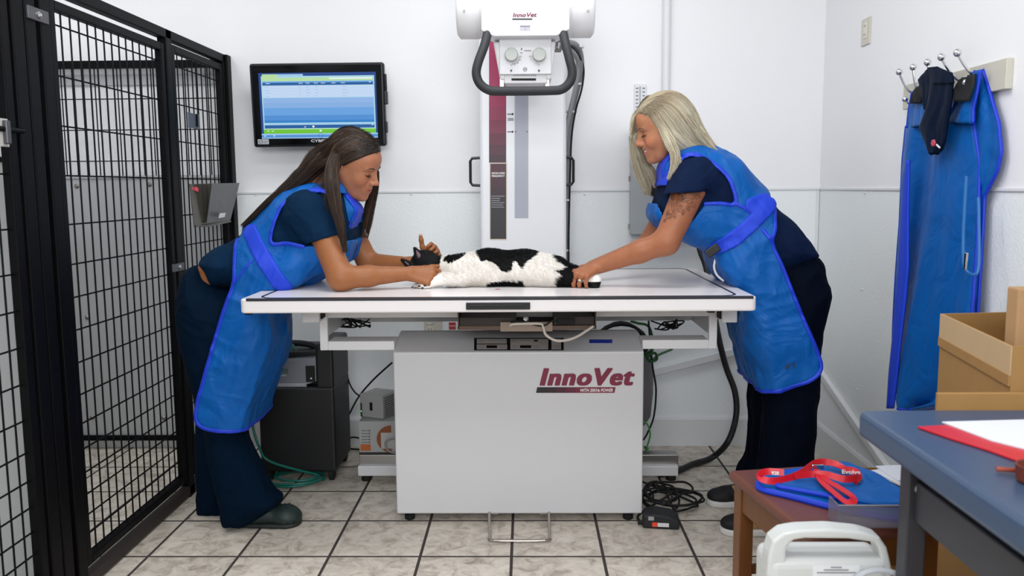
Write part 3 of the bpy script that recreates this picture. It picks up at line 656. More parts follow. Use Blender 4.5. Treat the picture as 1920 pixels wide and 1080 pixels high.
# ================================================================== oxygen concentrator at the back wall
oy = 3.40
ox = thing('oxygen_concentrator', 'black wheeled concentrator cabinet with silver label standing behind the blue apron', 'oxygen machine', PZ(560, 885, 0))
x0, x1 = PY(484, 760, oy)[0], PY(627, 760, oy)[0]
zt = PY(600, 645, oy)[2]; zb = .045
DB = mat('black_shell', '#111215', 0.5)
MB().box(x0, x1, oy, oy+.30, zb, PY(560, 726, oy)[2]).build('body', DB, ox, bevel=.012, bseg=3)
MB().box(PY(591, 690, oy)[0], x1, oy, oy+.30, PY(560, 730, oy)[2], zt).build('side_tower', DB, ox, bevel=.012, bseg=3)
MB().box(x0, PY(592, 690, oy)[0], oy+.06, oy+.30, PY(560, 730, oy)[2], PY(560, 664, oy)[2]).build('upper_body', DB, ox, bevel=.008)
pf = [PY(484, 681, oy+.0), PY(592, 672, oy+.0), PY(592, 716, oy-.0), PY(560, 727, oy-.0), PY(520, 732, oy-.0), PY(484, 730, oy-.0)]
MB().prism([(p[0], p[2]) for p in pf], oy+.012, oy+.062, axis=1).build('label_panel', mat('panel_silver', '#8d8f96', .35, .3), ox, bevel=.002)
o = PY(514, 700, oy+.01); text('label_lettering', 'NewLife line', .044, PY(478, 700, oy+.0105), (1, 0, 0), (0, 0, 1), mat('label_green', '#1f5a44', .5), ox, width=PY(540, 700, oy)[0]-PY(478, 700, oy)[0])
bb = MB()
for py, xa_, xb_ in ((703.5, 522, 537), (719.5, 508, 575), (723, 500, 575)):
    a_, b_ = PY(xa_, py, oy+.012), PY(xb_, py+1.4, oy+.012); bb.box(a_[0], b_[0], oy+.0108, oy+.0125, b_[2], a_[2])
bb.build('label_small_print', mat('print_pale', '#c9ccd2', .5), ox)
a_, b_ = PY(574, 716, oy+.01), PY(590, 686, oy+.01)
MB().box(a_[0], b_[0], oy+.005, oy+.03, a_[2], b_[2]).build('switch_block', RUB, ox, bevel=.003)
q = PY(583, 710, oy+.0); MB().sph((q[0], oy+.004, q[2]), .004, n=8).build('switch_toggle', WPR, ox)
MB().tube(smooth_path([PY(520, 655, oy+.16), PY(532, 645, oy+.14), PY(552, 643, oy+.13), PY(580, 646, oy+.13), PY(600, 655, oy+.13)], 6), .013, n=12).build('carry_handle', BLKM, ox, smooth=True)
MB().tube(smooth_path([PY(548, 646, oy+.1), PY(553, 653, oy+.09), PY(560, 664, oy+.08)], 5), .005, n=8).build('green_tube_end', mat('tube_green', '#0d6e60', .3), ox)
MB().lathe([(.018, 0), (.02, .02), (.012, .04)], PY(562, 675, oy+.08), n=14).build('outlet_cap', RUB, ox)
MB().lathe([(.02, 0), (.024, .03), (.014, .045)], PY(531, 678, oy+.08), n=14).build('outlet_cap', RUB, ox)
for px in (495, 618):
    for dy in (.01, .25):
        q = PZ(px, 880, 0); xx = min(max(PY(px, 870, oy)[0], x0+.03), x1-.005)
        MB().lathe([(.022, -.012), (.03, -.008), (.03, .008), (.022, .012)], (xx, oy+dy+.03, .030), axis=0, n=20).build('wheel', RUB, ox)
# green tubing: coil on the floor and the run up to the outlet
cg = PZ(558, 894, .01); cg[1] -= .03
pts = []
for k in range(3*26+1):
    a = 2*PI*k/26; r = .118-.012*math.sin(k*.11)-.006*(k//26)
    pts.append((cg[0]+.004*(k//26)+r*math.cos(a), cg[1]+.012*math.sin(k*.3)+r*.85*math.sin(a), .006+.0085*(k/26)))
tail = [pts[-1]]+[tuple(PY(*q)) for q in [(508, 866, 3.26), (486, 838, 3.28), (474, 800, 3.30), (470, 760, 3.31)]]
o = MB().tube(pts+smooth_path(tail, 6)[1:], .0052, n=8).build('green_tubing', mat('tube_green', '#0d6e60', .3), smooth=True)
tag(o, 'coil of dark green plastic tubing on the floor beside the black concentrator', 'tubing')
# ================================================================== carton and router box left of the cabinet
cy0 = 3.43
zrail = PY(700, 853, ry+.03)[2]
a_, b_ = PY(674, 850, cy0), PY(742, 790, cy0)
t = thing('product_carton', 'orange and white printed carton on the floor rail left of the cabinet', 'box', (a_[0], cy0, zrail))
MB().box(a_[0], b_[0], cy0, cy0+.16, zrail, b_[2]).build('carton_body', mat('carton_grey', '#a9aaa8', .6), t, bevel=.002)
MB().box(a_[0]-.001, b_[0]+.001, cy0-.001, cy0+.16, zrail, zrail+.012).build('carton_base_band', mat('carton_dark', '#2b2523', .6), t)
cc = PY(733, 823, cy0)
pts = [(cc[0]+.002, cc[2]+.058)]+[(cc[0]-.062*math.cos(a)+.002, cc[2]+.058*math.sin(a)) for a in np.linspace(PI/2, -PI/2, 14)][1:-1]+[(cc[0]+.002, cc[2]-.056)]
pts = [(min(x, b_[0]-.001), max(z, zrail+.013)) for x, z in pts]
MB().prism(pts, cy0-.0016, cy0, axis=1).build('orange_arc', mat('carton_orange', '#8a4a1c', .5), t)
q0, q1 = PY(715, 841, cy0), PY(740, 811, cy0); MB().box(q0[0], q1[0], cy0-.0026, cy0-.0012, q0[2], q1[2]).build('picture_window', mat('carton_pic', '#b9b8b6', .5), t)
q0, q1 = PY(676, 845, cy0), PY(695, 833, cy0); MB().box(q0[0], q1[0], cy0-.0016, cy0, q0[2], q1[2]).build('orange_label', mat('carton_orange2', '#b9622a', .5), t)
bb = MB()
for k in range(5):
    q0, q1 = PY(678, 807+k*5.5, cy0), PY(690, 808+k*5.5, cy0); bb.box(q0[0], q1[0], cy0-.0012, cy0, q1[2], q0[2])
    q0, q1 = PY(691, 806+k*5.5, cy0), PY(694, 808.6+k*5.5, cy0); bb.box(q0[0], q1[0], cy0-.0012, cy0, q1[2], q0[2])
bb.build('carton_print', mat('print_grey', '#5a5a60', .5), t)
q0, q1 = PY(673, 787, cy0), PY(736, 745, cy0)
ztop = b_[2]
t = thing('router_box', 'small grey louvered plastic unit sitting on the orange and white carton', 'network box', (q0[0], cy0, ztop))
Rr = rotm(rz=-.42); cr_ = np.array([(q0[0]+q1[0])/2-.003, cy0+.10, ztop+.052])
GP = mat('router_grey', '#a5a5a3', .5)
MB().obox(cr_, (.115, .12, .10), Rr).build('case', GP, t, bevel=.004)
bb = MB()
for k in range(9):
    c_ = cr_+Rr@np.array([.058, -.01, -.04+k*.0095]); bb.obox(c_, (.003, .07, .003), Rr)
bb.build('side_louvers', mat('louver_dark', '#4a4a4a', .6), t)
bb = MB()
for k in range(10): bb.obox(cr_+Rr@np.array([-.045+k*.01, 0, .0505]), (.004, .10, .002), Rr)
bb.build('top_louvers', mat('louver_pale', '#c4c4c2', .5), t)
MB().obox(cr_+Rr@np.array([0, -.0605, 0]), (.014, .002, .035), Rr).build('front_port', RUB, t)
MB().obox(cr_+Rr@np.array([-.05, -.0605, -.02]), (.008, .002, .06), Rr).build('status_strip', mat('strip_dark', '#3a3c38', .5), t)
MB().obox(cr_+Rr@np.array([-.05, -.0615, -.025]), (.004, .002, .004), Rr).build('status_light', mat('led_green', '#2bff4a', .4, emit='#5dff6a', estr=1.2), t)
# cables
def cable(name, pts, r, m, label, n=8, cat='cable', sm=8):
    o = MB().tube(smooth_path(pts, sm), r, n=n).build(name, m, smooth=True); return tag(o, label, cat)
cable('power_cord', [PY(735, 680, 3.62), PY(700, 712, 3.66), PY(672, 745, 3.72), PY(650, 785, 3.78), PY(630, 812, 3.8), PY(627, 822, 3.82)], .0042, RUB, 'thin black cord slanting from the cabinet down behind the concentrator')
cable('power_cord', [PY(646, 655, 3.7), PY(648, 680, 3.7), PY(654, 715, 3.68), PY(665, 735, 3.62), PY(676, 743, 3.58)], .0035, RUB, 'thin black cord hanging under the table into the grey louvered unit')
cable('power_cord', [PZ(626, 834, .12), PZ(640, 828, .08), PZ(660, 820, .06), PZ(676, 822, .05)], .004, RUB, 'short black cord above the floor between concentrator and carton')
cable('power_cord', [PZ(628, 850, .01), PZ(645, 846, .01), PZ(648, 856, .01), PZ(632, 858, .01), PZ(628, 848, .014), PZ(650, 842, .012), PZ(676, 843, .01)], .0045, RUB, 'black cord looped on the floor right of the concentrator')
cable('adapter_cord', [PY(741, 850, 3.41), PY(728, 845, 3.40), PY(722, 832, 3.40), PY(728, 824, 3.40), PY(742, 821, 3.41)], .004, mat('cord_grey', '#9a9a98', .5), 'light grey cord curling in front of the orange carton')
cable('floor_hose', [PY(1309, 455, 3.86), PY(1314, 474, 3.84), PY(1322, 495, 3.82), PY(1330, 530, 3.78), PY(1338, 580, 3.74), PY(1349, 640, 3.70), PY(1362, 690, 3.70), PY(1378, 735, 3.68), PY(1380, 780, 3.66), PY(1365, 828, 3.62), PZ(1335, 858, .02), PZ(1300, 870, .016), PZ(1268, 884, .016), PZ(1235, 890, .016)], .0135, mat('hose_black', '#101113', .5), 'thick black hose hanging behind the table and curving down to the floor', n=14, cat='hose')
cable('black_cord', [PY(1216, 600, 3.6), PY(1219, 640, 3.6), PY(1224, 690, 3.6), PY(1230, 730, 3.62), PY(1226, 780, 3.64), PY(1214, 812, 3.62), PY(1206, 825, 3.6)], .0042, RUB, 'thin black cord hanging beside the right edge of the cabinet')
GC = mat('cord_green', '#2f9a3e', .35)
cable('electric_cable', [PY(1182, 602, 3.62), PY(1196, 606, 3.62), PY(1216, 612, 3.62), PY(1224, 640, 3.63), PY(1222, 662, 3.62), PY(1214, 670, 3.6), PY(1222, 676, 3.6), PY(1234, 666, 3.64), PY(1260, 655, 3.75)], .0058, mat('cord_dark_green', '#1d5c2a', .35), 'dark green cord bundle knotted under the right end of the table', cat='cord')
cable('electric_cable', [PY(1212, 668, 3.58), PY(1228, 662, 3.58), PY(1231, 674, 3.58), PY(1218, 677, 3.58), PY(1212, 664, 3.57), PY(1224, 658, 3.56)], .006, mat('cord_dark_green', '#1d5c2a', .35), 'knot of green cord at the upper right corner of the cabinet', cat='cord')
cable('electric_cable', [PY(1205, 790, 3.6), PY(1214, 796, 3.6), PY(1219, 815, 3.6), PY(1213, 838, 3.6), PY(1210, 846, 3.6), PY(1216, 840, 3.59)], .0035, GC, 'bright green thin cord looping beside the lower right edge of the cabinet', cat='cord')
# dark coil of cable behind the cabinet top
cc = PY(1165, 622, 3.68); pts = []
for k in range(4*20+1):
    a = 2*PI*k/20; pts.append((cc[0]+(.10+.006*(k//20))*math.cos(a), cc[1]+.006*(k//20)+.02*math.sin(a*.5), cc[2]-.06+(.10-.003*(k//20))*math.sin(a)))
o = MB().tube(pts, .0065, n=8).build('cable_coil', RUB, smooth=True); tag(o, 'coil of black cable hanging behind the cabinet top', 'cable')
MB_ = MB()
ZB = [PY(1222, 560, 3.74)]
o = MB().lathe([(.05, -.20), (.075, -.16), (.085, -.05), (.085, .06), (.07, .14), (.04, .18)], (PY(1190, 715, 3.81)[0], 3.81, PY(1207, 715, 3.81)[2]), n=20).build('grey_bag', mat('bag_grey', '#6d686a', .6), smooth=True)
tag(o, 'dull grey rounded bag behind the right edge of the cabinet', 'bag')
# ================================================================== wire kennel along the left
KX = -1.345
KB = mat('kennel_black', '#050508', 0.5, bump=0.1, bscale=300, spec=.12)
KB2 = mat('kennel_wire', '#050508', 0.5, spec=.12)
ken = thing('kennel_enclosure', 'tall black wire kennel running along the left wall with gates and grey lower panels', 'kennel', (KX, 3.0, 0))
KT = 1.822
def kbox(b, y0, y1, z0, z1, x0=KX-.035, x1=KX): return b.box(x0, x1, y0, y1, z0, z1)
def frame(name, y0, y1, z0, z1, w, parent, x0=KX-.03, x1=KX-.004, bars=True):
    b = MB(); kbox(b, y0, y0+w, z0, z1, x0, x1); kbox(b, y1-w, y1, z0, z1, x0, x1); kbox(b, y0+w, y1-w, z1-w, z1, x0, x1); kbox(b, y0+w, y1-w, z0, z0+w, x0, x1)
    return b.build(name, KB, parent, bevel=.003)
HZ = [1.70, 1.555, 1.41, 1.265, 1.12, 1.0, .90, .80, .70, .60, .51, .43, .355, .285, .22, .16, .105, .075]
def mesh_panel(name, y0, y1, z0, z1, parent, x=KX-.017, step=.05, hz=None):
    b = MB(); n = max(1, round((y1-y0)/step))
    for i in range(1, n):
        y = y0+(y1-y0)*i/n; b.tube([(x, y, z0), (x, y, z1)], .0027, n=6, caps=False)
    for z in (hz or [h for h in HZ if z0 < h < z1]): b.tube([(x-.004, y0, z), (x-.004, y1, z)], .0027, n=6, caps=False)
    return b.build(name, KB2, parent)
# enclosure frame
b = MB(); kbox(b, 1.0, 3.90, KT-.035, KT); b.build('top_rail', KB, ken, bevel=.003)
b = MB(); kbox(b, 1.0, 3.90, .008, .045); b.build('bottom_rail', mat('kennel_rusty', '#2a211d', .6, var=.3, vscale=20), ken, bevel=.003)
for y0, y1 in ((3.235, 3.285), (3.845, 3.895), (2.325, 2.375), (2.265, 2.318)):
    b = MB(); kbox(b, y0, y1, .0, KT); b.build('post', KB, ken, bevel=.003)
b = MB(); b.box(KX-.02, KX+.012, 3.86, BW, 0.0, KT+.0); b.build('wall_channel', KB, ken, bevel=.003)
# the gate in the middle
gate = frame('gate', 2.455, 3.225, .07, 1.765, .028, ken)
mesh_panel('gate_mesh', 2.483, 3.197, .10, 1.74, gate)
b = MB(); kbox(b, 2.40, 2.45, .03, KT-.035, KX-.05, KX-.0); b.build('gate_jamb', KB, ken, bevel=.003)
g2 = frame('gate', 3.293, 3.84, .07, 1.775, .028, ken)
mesh_panel('gate_mesh', 3.321, 3.812, .10, 1.75, g2)
g3 = frame('gate', 1.35, 2.255, .07, 1.79, .035, ken)
mesh_panel('gate_mesh', 1.385, 2.22, .10, 1.76, g3)
# hinge and latch pieces
HG = mat('bracket_grey', '#5a5a5e', .4, .6)
def bracket(px, py, w, h, m=HG, bolt=True):
    q = PX(px, py, KX+.004); o = MB().box(KX-.002, KX+.007, q[1]-w/2, q[1]+w/2, q[2]-h/2, q[2]+h/2).build('hinge_bracket', m, ken, bevel=.002)
    if bolt: MB().lathe([(.010, .007), (.010, .010), (.004, .0135)], (KX, q[1], q[2]), axis=0, n=12).build('bolt', CHR, o)
bracket(71, 28, .10, .035); bracket(335, 501, .10, .03); bracket(437, 142, .10, .03)
def plate(px0, py0, px1, py1, m, name, th=.004, x=KX+.004):
    a_, b_ = PX(px0, py1, x), PX(px1, py0, x)
    return MB().box(x, x+th, a_[1], b_[1], min(a_[2], b_[2]), max(a_[2], b_[2])).build(name, m, ken, bevel=.002)
LT = mat('latch_plate_grey', '#6f7680', .4, .5)
la = plate(350, 243, 374, 210, LT, 'latch_plate')
a_ = PX(368, 226, KX+.008); MB().box(KX+.006, KX+.014, a_[1]-.004, a_[1]+.004, a_[2]-.025, a_[2]+.025).build('latch_slot', KB2, la)
lb = plate(-12, 276, 16, 220, mat('latch_plate_pale', '#b5b3ae', .45), 'latch_plate')
a_ = PX(18, 243, KX+.01)
MB().tube([(KX+.01, a_[1]-.05, a_[2]), (KX+.01, a_[1]+.06, a_[2])], .007, n=8).build('latch_bolt', KB2, lb)
a_ = PX(12, 248, KX+.01); MB().box(KX+.006, KX+.02, a_[1]-.012, a_[1]+.006, a_[2]-.03, a_[2]+.03).build('latch_pull', HG, lb, bevel=.003)
# divider running to the left wall, solid below and wire above
yd_ = 2.35
GPN = mat('kennel_panel_grey', '#b0b2b4', .5, var=.05, vscale=3)
def divider(y, z1, name='divider_panel'):
    b = MB(); b.box(LW+.02, KX-.05, y-.004, y+.004, .08, z1); return b.build(name, GPN, ken)
divider(yd_, 1.30)
for z0_, z1_ in ((KT-.035, KT), (1.30, 1.315), (.03, .08)): MB().box(LW+.02, KX-.05, yd_-.013, yd_+.013, z0_, z1_).build('divider_rail', KB, ken)
b = MB()
for i in range(1, 27):
    x = LW+.02+i*.052; b.tube([(x, yd_, 1.3), (x, yd_, KT-.03)], .0027, n=6, caps=False)
for z in (1.41, 1.555, 1.70): b.tube([(LW+.02, yd_, z), (KX-.05, yd_, z)], .0027, n=6, caps=False)
b.build('divider_mesh', KB2, ken)
# back frame: bar on top, wire, grey panel below
yb = 3.865
b = MB(); b.box(LW+.02, KX-.04, yb-.015, yb+.015, PY(250, 128, yb)[2], PY(250, 114, yb)[2]).build('back_rail', KB, ken)
zg0, zg1 = PY(250, 818, yb)[2], PY(250, 334, yb)[2]
b = MB(); b.box(LW+.02, KX-.04, yb-.004, yb+.01, zg0, zg1).build('back_panel', GPN, ken)
b = MB(); b.box(LW+.02, KX-.04, yb-.012, yb+.012, zg1, zg1+.012).build('back_rail', GPN, ken)
b = MB(); b.box(LW+.02, KX-.04, yb-.018, yb+.012, PY(250, 824, yb)[2], PY(250, 815, yb)[2]).build('back_rail', KB2, ken)
b = MB(); zt_ = PY(250, 120, yb)[2]
x = LW+.05
i = 0
while x < KX-.05:
    b.tube([(x, yb-.01, zg1+.01), (x, yb-.01, zt_)], .0027, n=6, caps=False); i += 1; x += .051
for py in (186, 244, 302): 
    z = PY(250, py, yb)[2]; b.tube([(LW+.02, yb-.014, z), (KX-.04, yb-.014, z)], .0027, n=6, caps=False)
b.build('back_mesh', KB2, ken)
for px, py in ((145, 349), (281, 346), (165, 595), (174, 782), (308, 783)):
    q = PY(px, py, yb); MB().lathe([(.011, 0), (.011, -.003), (.005, -.008)], (q[0], yb-.004, q[2]), axis=1, n=12).build('panel_bolt', STL, ken)
# clear document pocket with a grey card, and a red clip
xp = KX+.02
c1 = [PX(360, 345, xp), PX(446, 343, xp), PX(434, 416, xp), PX(369, 426, xp)]
pk = thing('document_holder', 'smoked plastic document pocket hung on the rear kennel gate', 'holder', (c1[3][0], c1[3][1], c1[3][2]))
def quad_plate(q, dx, th): 
    return MB().hexa([p+V3(dx, 0, 0) for p in (q[3], q[2], q[1], q[0])], [p+V3(dx+th, 0, 0) for p in (q[3], q[2], q[1], q[0])])
quad_plate(c1, -.012, .003).build('back_plate', mat('smoked_plastic', '#4a4438', .2, alpha=.82), pk)
c2 = [PX(397, 344, xp+.03), PX(448, 343, xp+.045), PX(431, 412, xp+.02), PX(387, 419, xp+.0)]
MB().hexa([c2[3], c2[2], c2[1], c2[0]], [p+V3(.003, 0, 0) for p in (c2[3], c2[2], c2[1], c2[0])]).build('front_plate', mat('grey_plastic_sheet', '#5f6062', .35), pk)
c3 = [PX(412, 400, xp+.034), PX(423, 399, xp+.034), PX(421, 407, xp+.03), PX(410, 409, xp+.03)]
MB().hexa([c3[3], c3[2], c3[1], c3[0]], [p+V3(.001, 0, 0) for p in (c3[3], c3[2], c3[1], c3[0])]).build('white_label', WPR, pk)
MB().tube([PX(366, 424, xp), PX(390, 424, xp+.01), PX(432, 415, xp+.02)], .004, n=6).build('bottom_lip', mat('smoked_plastic', '#4a4438'), pk)
q = PX(363, 355, KX+.006)
o = MB().obox(q, (.012, .05, .012), rotm(rx=-.25)).obox(q+V3(.004, .012, -.001), (.016, .02, .018), rotm(rx=-.25)).build('clothes_peg', mat('peg_red', '#d8465a', .4), bevel=.002)
tag(o, 'small red plastic clip pinched on the kennel wire beside the document pocket', 'clip')
# ================================================================== hook rack on the right wall
PINE = mat('painted_pine', '#c9c5b8', .55, var=.05, vscale=8, stretch=(1, .3, 6))
hb0, hb1 = PX(1692, 207, RW-.02), PX(1888, 108, RW-.02)
rack = thing('hook_rack', 'pale wooden board with chrome double hooks on the right wall', 'coat rack', (RW, (hb0[1]+hb1[1])/2, hb0[2]))
zb0, zb1 = PX(1692, 206, RW-.02)[2], PX(1692, 163, RW-.02)[2]
MB().box(RW-.02, RW, hb1[1], hb0[1], zb0, zb1+.004).build('board', PINE, rack, bevel=.002)
hooks = [((1686, 135), (1697, 186), (1719, 176)), ((1712, 126), (1722, 181), (1734, 170)), ((1739, 117), (1750, 170), (1765, 160)), ((1765, 107), (1781, 163), (1810, 156)), ((1795, 99), (1811, 155), (1842, 138))]
for (t_, l_, base) in hooks:
    yb_ = PX(base[0], base[1], RW-.02)[1]; zc = (zb0+zb1)/2
    # where the ball of each hook sits: out from the wall at the same place along it
    def ball_at(px, py):
        d = _ray(px, py); q = EYE+d*((yb_)/d[1]); return q
    T_, L_ = ball_at(*t_), ball_at(*l_)
    hk = MB().box(RW-.026, RW-.018, yb_-.012, yb_+.012, zc-.028, zc+.022).build('hook', CHR, rack, bevel=.003)
    MB().tube(smooth_path([(RW-.022, yb_, zc+.01), (RW-.045, yb_, zc+.012), ((RW-.05+T_[0])/2, yb_, (zc+.03+T_[2])/2-.012), tuple(T_)], 6), .0042, n=10).build('upper_arm', CHR, hk, smooth=True)
    MB().sph(T_, .0115, n=14).build('hook_ball', CHR, hk, smooth=True)
    MB().tube(smooth_path([(RW-.022, yb_, zc-.008), (RW-.04, yb_, zc-.022), ((RW-.035+L_[0])/2, yb_, min(zc-.026, L_[2]-.014)), tuple(L_)], 6), .0038, n=10).build('lower_arm', CHR, hk, smooth=True)
    MB().sph(L_, .0105, n=14).build('hook_ball', CHR, hk, smooth=True)
# hanging aprons
def cloth_mat(name, col, rough=.4, sheen=.0, bump=.35, bscale=14, spec=.4):
    if name in MATS: return MATS[name]
    m = mat(name, col, rough, sheen=sheen, spec=spec)
    nt = m.node_tree; b = nt.nodes['Principled BSDF']; g = nt.nodes.new('ShaderNodeNewGeometry')
    n1 = nt.nodes.new('ShaderNodeTexNoise'); n1.inputs['Scale'].default_value = bscale; n1.inputs['Detail'].default_value = 3; n1.inputs['Distortion'].default_value = 1.2
    n1.inputs['Roughness'].default_value = .45
    nt.links.new(g.outputs['Position'], n1.inputs['Vector'])
    n2 = nt.nodes.new('ShaderNodeTexNoise'); n2.inputs['Scale'].default_value = 900; nt.links.new(g.outputs['Position'], n2.inputs['Vector'])
    b1 = nt.nodes.new('ShaderNodeBump'); b1.inputs['Strength'].default_value = bump; b1.inputs['Distance'].default_value = .03; nt.links.new(n1.outputs['Fac'], b1.inputs['Height'])
    b2_ = nt.nodes.new('ShaderNodeBump'); b2_.inputs['Strength'].default_value = .15; b2_.inputs['Distance'].default_value = .001; nt.links.new(n2.outputs['Fac'], b2_.inputs['Height']); nt.links.new(b1.outputs['Normal'], b2_.inputs['Normal'])
    nt.links.new(b2_.outputs['Normal'], b.inputs['Normal']); return m
APB = cloth_mat('apron_blue', '#0458a6', .45, bump=.4, bscale=9, spec=.2)
APD = mat('apron_binding', '#0636c4', .5, bump=.3, bscale=400)
BELT = mat('belt_blue', '#063acb', .6, bump=.4, bscale=700)
def hang_sheet(name, left, right, x0, amp, fold, parent, m, n=26, rows=60, th=.006, seed=1, freq=3.2, border=True):
    """cloth hanging by the right wall: outlines given in picture coordinates at x0 and folds that grow downwards"""
    rg = np.random.default_rng(seed); ph = rg.uniform(0, 6.28, 6)
    ly = np.array([p[1] for p in left], float); lx = np.array([p[0] for p in left], float); rx = np.array([p[0] for p in right], float); ryy = np.array([p[1] for p in right], float)
    vs = []
    for i in range(rows+1):
        s = i/rows
        Lp = PX(*_interp(left, s), x0); Rp = PX(*_interp(right, s), x0)
        for j in range(n+1):
            u = j/n; p = Lp*(1-u)+Rp*u
            f = math.sin(u*freq*2*PI+ph[0]+s*fold)*.6+math.sin(u*freq*4.3+ph[1]-s*1.7)*.4+.25*math.sin(u*17+ph[2]+s*6)
            e = min(1, 4*u, 4*(1-u))*.7+.3
            vs.append((p[0]-amp*(.35+.65*s)*(f+1)*e*.5, p[1], p[2]))
    fs = [(i*(n+1)+j, (i+1)*(n+1)+j, (i+1)*(n+1)+j+1, i*(n+1)+j+1) for i in range(rows) for j in range(n)]
    o = mesh_obj(name, vs, fs, m, parent, smooth=True, solid=th)
    if border:
        loop = [vs[i*(n+1)] for i in range(rows+1)]; loop2 = [vs[i*(n+1)+n] for i in range(rows+1)]; bt = [vs[rows*(n+1)+j] for j in range(n+1)]
        for L_ in ((loop, bt, loop2) if border is True else (loop, loop2)):
            ribbon(L_, .0055, .008).build('binding', APD, parent, smooth=True)
    return o, vs
def _interp(pts, s):
    P = np.array(pts, float); d = np.r_[0, np.cumsum(np.linalg.norm(np.diff(P, axis=0), axis=1))]; d /= d[-1]
    return (float(np.interp(s, d, P[:, 0])), float(np.interp(s, d, P[:, 1])))
def ribbon(pts, hw, th): return MB().tube(pts, hw, n=8)
ap = thing('hanging_apron', 'long royal blue protective apron hanging from the chrome hooks on the right wall', 'apron', (RW-.05, 2.8, .45))
hang_sheet('apron_front', [(1703, 236), (1698, 300), (1696, 420), (1690, 520), (1684, 620), (1681, 690), (1690, 742), (1706, 766)],
           [(1828, 226), (1840, 300), (1840, 420), (1836, 560), (1830, 680), (1815, 740), (1790, 762), (1740, 768)], RW-.03, .085, 2.4, ap, APB, seed=3, freq=1.9)
hang_sheet('shoulder_strap', [(1712, 172), (1706, 205), (1703, 240)], [(1727, 164), (1738, 192), (1760, 232)], RW-.045, .02, .6, ap, APB, seed=6, border='sides', n=10, rows=16, freq=.7)
hang_sheet('shoulder_strap', [(1829, 134), (1803, 168), (1788, 203), (1774, 228)], [(1840, 131), (1833, 178), (1828, 205), (1828, 232)], RW-.045, .02, .6, ap, APB, seed=7, border='sides', n=12, rows=18, freq=.7)
hang_sheet('apron_flap', [(1838, 132), (1828, 200), (1826, 262), (1828, 330), (1832, 385), (1834, 450), (1834, 600)],
           [(1844, 131), (1858, 175), (1874, 230), (1879, 285), (1872, 320), (1848, 368), (1838, 600)], RW-.02, .03, 1.0, ap, APB, seed=5, freq=1.1)
hang_sheet('side_strap', [(1700, 300), (1691, 400), (1686, 500), (1680, 560), (1676, 620), (1668, 700), (1664, 766)],
           [(1706, 300), (1704, 400), (1704, 500), (1699, 560), (1690, 640), (1684, 700), (1676, 766)], RW-.085, .008, .5, ap, BELT, seed=8, border=False, n=6)
NB = mat('lining_black', '#0c0d12', .7)
hang_sheet('shoulder_lining', [(1800, 150), (1792, 168), (1790, 190)], [(1830, 138), (1828, 165), (1822, 190)], RW-.058, .03, 1, ap, NB, seed=4, border=False, n=8, rows=10)
hang_sheet('shoulder_lining', [(1716, 168), (1712, 180), (1710, 194)], [(1730, 158), (1732, 175), (1728, 194)], RW-.058, .02, 1, ap, NB, seed=9, border=False, n=8, rows=10)
g = [PX(1812, 330, RW-.1), PX(1808, 400, RW-.1), PX(1806, 450, RW-.1), PX(1808, 500, RW-.1), PX(1826, 515, RW-.09), PX(1835, 495, RW-.08), PX(1835, 400, RW-.07), PX(1834, 370, RW-.07)]
MB().tube(smooth_path(g, 6), .0045, n=6).build('tie_loop', mat('tie_blue', '#1c6ab0', .5), ap)
q0 = PX(1811, 490, RW-.11); MB().obox(q0, (.006, .012, .05), rotm(rx=.05)).build('metal_tab', CHR, ap, bevel=.002)
# navy thyroid collar over the middle hooks
NV = cloth_mat('collar_navy', '#07152b', .6, bump=.15, bscale=9, spec=.08)
co = thing('thyroid_collar', 'navy neck collar with a small red and white emblem draped over the blue apron', 'collar', (RW-.12, 2.85, 1.2))
hang_sheet('collar_band', [(1748, 148), (1743, 195), (1733, 226), (1729, 238), (1740, 266), (1747, 281), (1754, 288)], [(1787, 147), (1784, 190), (1776, 235), (1772, 265), (1767, 281), (1758, 289)], RW-.085, .02, .8, co, NV, seed=11, freq=.8, border=False, n=14, rows=26, th=.010)
hang_sheet('collar_band', [(1724, 150), (1730, 168), (1736, 205)], [(1744, 127), (1749, 150), (1743, 208)], RW-.07, .012, .8, co, NV, seed=12, freq=.8, border=False, n=10, rows=14, th=.010)
hang_sheet('collar_band', [(1742, 126), (1745, 140), (1748, 157)], [(1760, 126), (1784, 136), (1788, 156)], RW-.09, .008, .8, co, NV, seed=13, freq=.8, border=False, n=10, rows=14, th=.010)
b = MB(); c_ = PX(1750, 268, RW-.112)
for k in range(6):
    a = k*PI/3; b.sph((c_[0], c_[1]+.008*math.cos(a), c_[2]+.006*math.sin(a)), (.003, .006, .005), n=8)
b.sph(c_, (.003, .009, .008), n=8); b.build('emblem', mat('emblem_pink', '#c6405a', .5), co)
MB().obox(PX(1759, 274, RW-.114), (.003, .024, .004), rotm(rx=.45)).build('emblem_text_line', WPR, co)
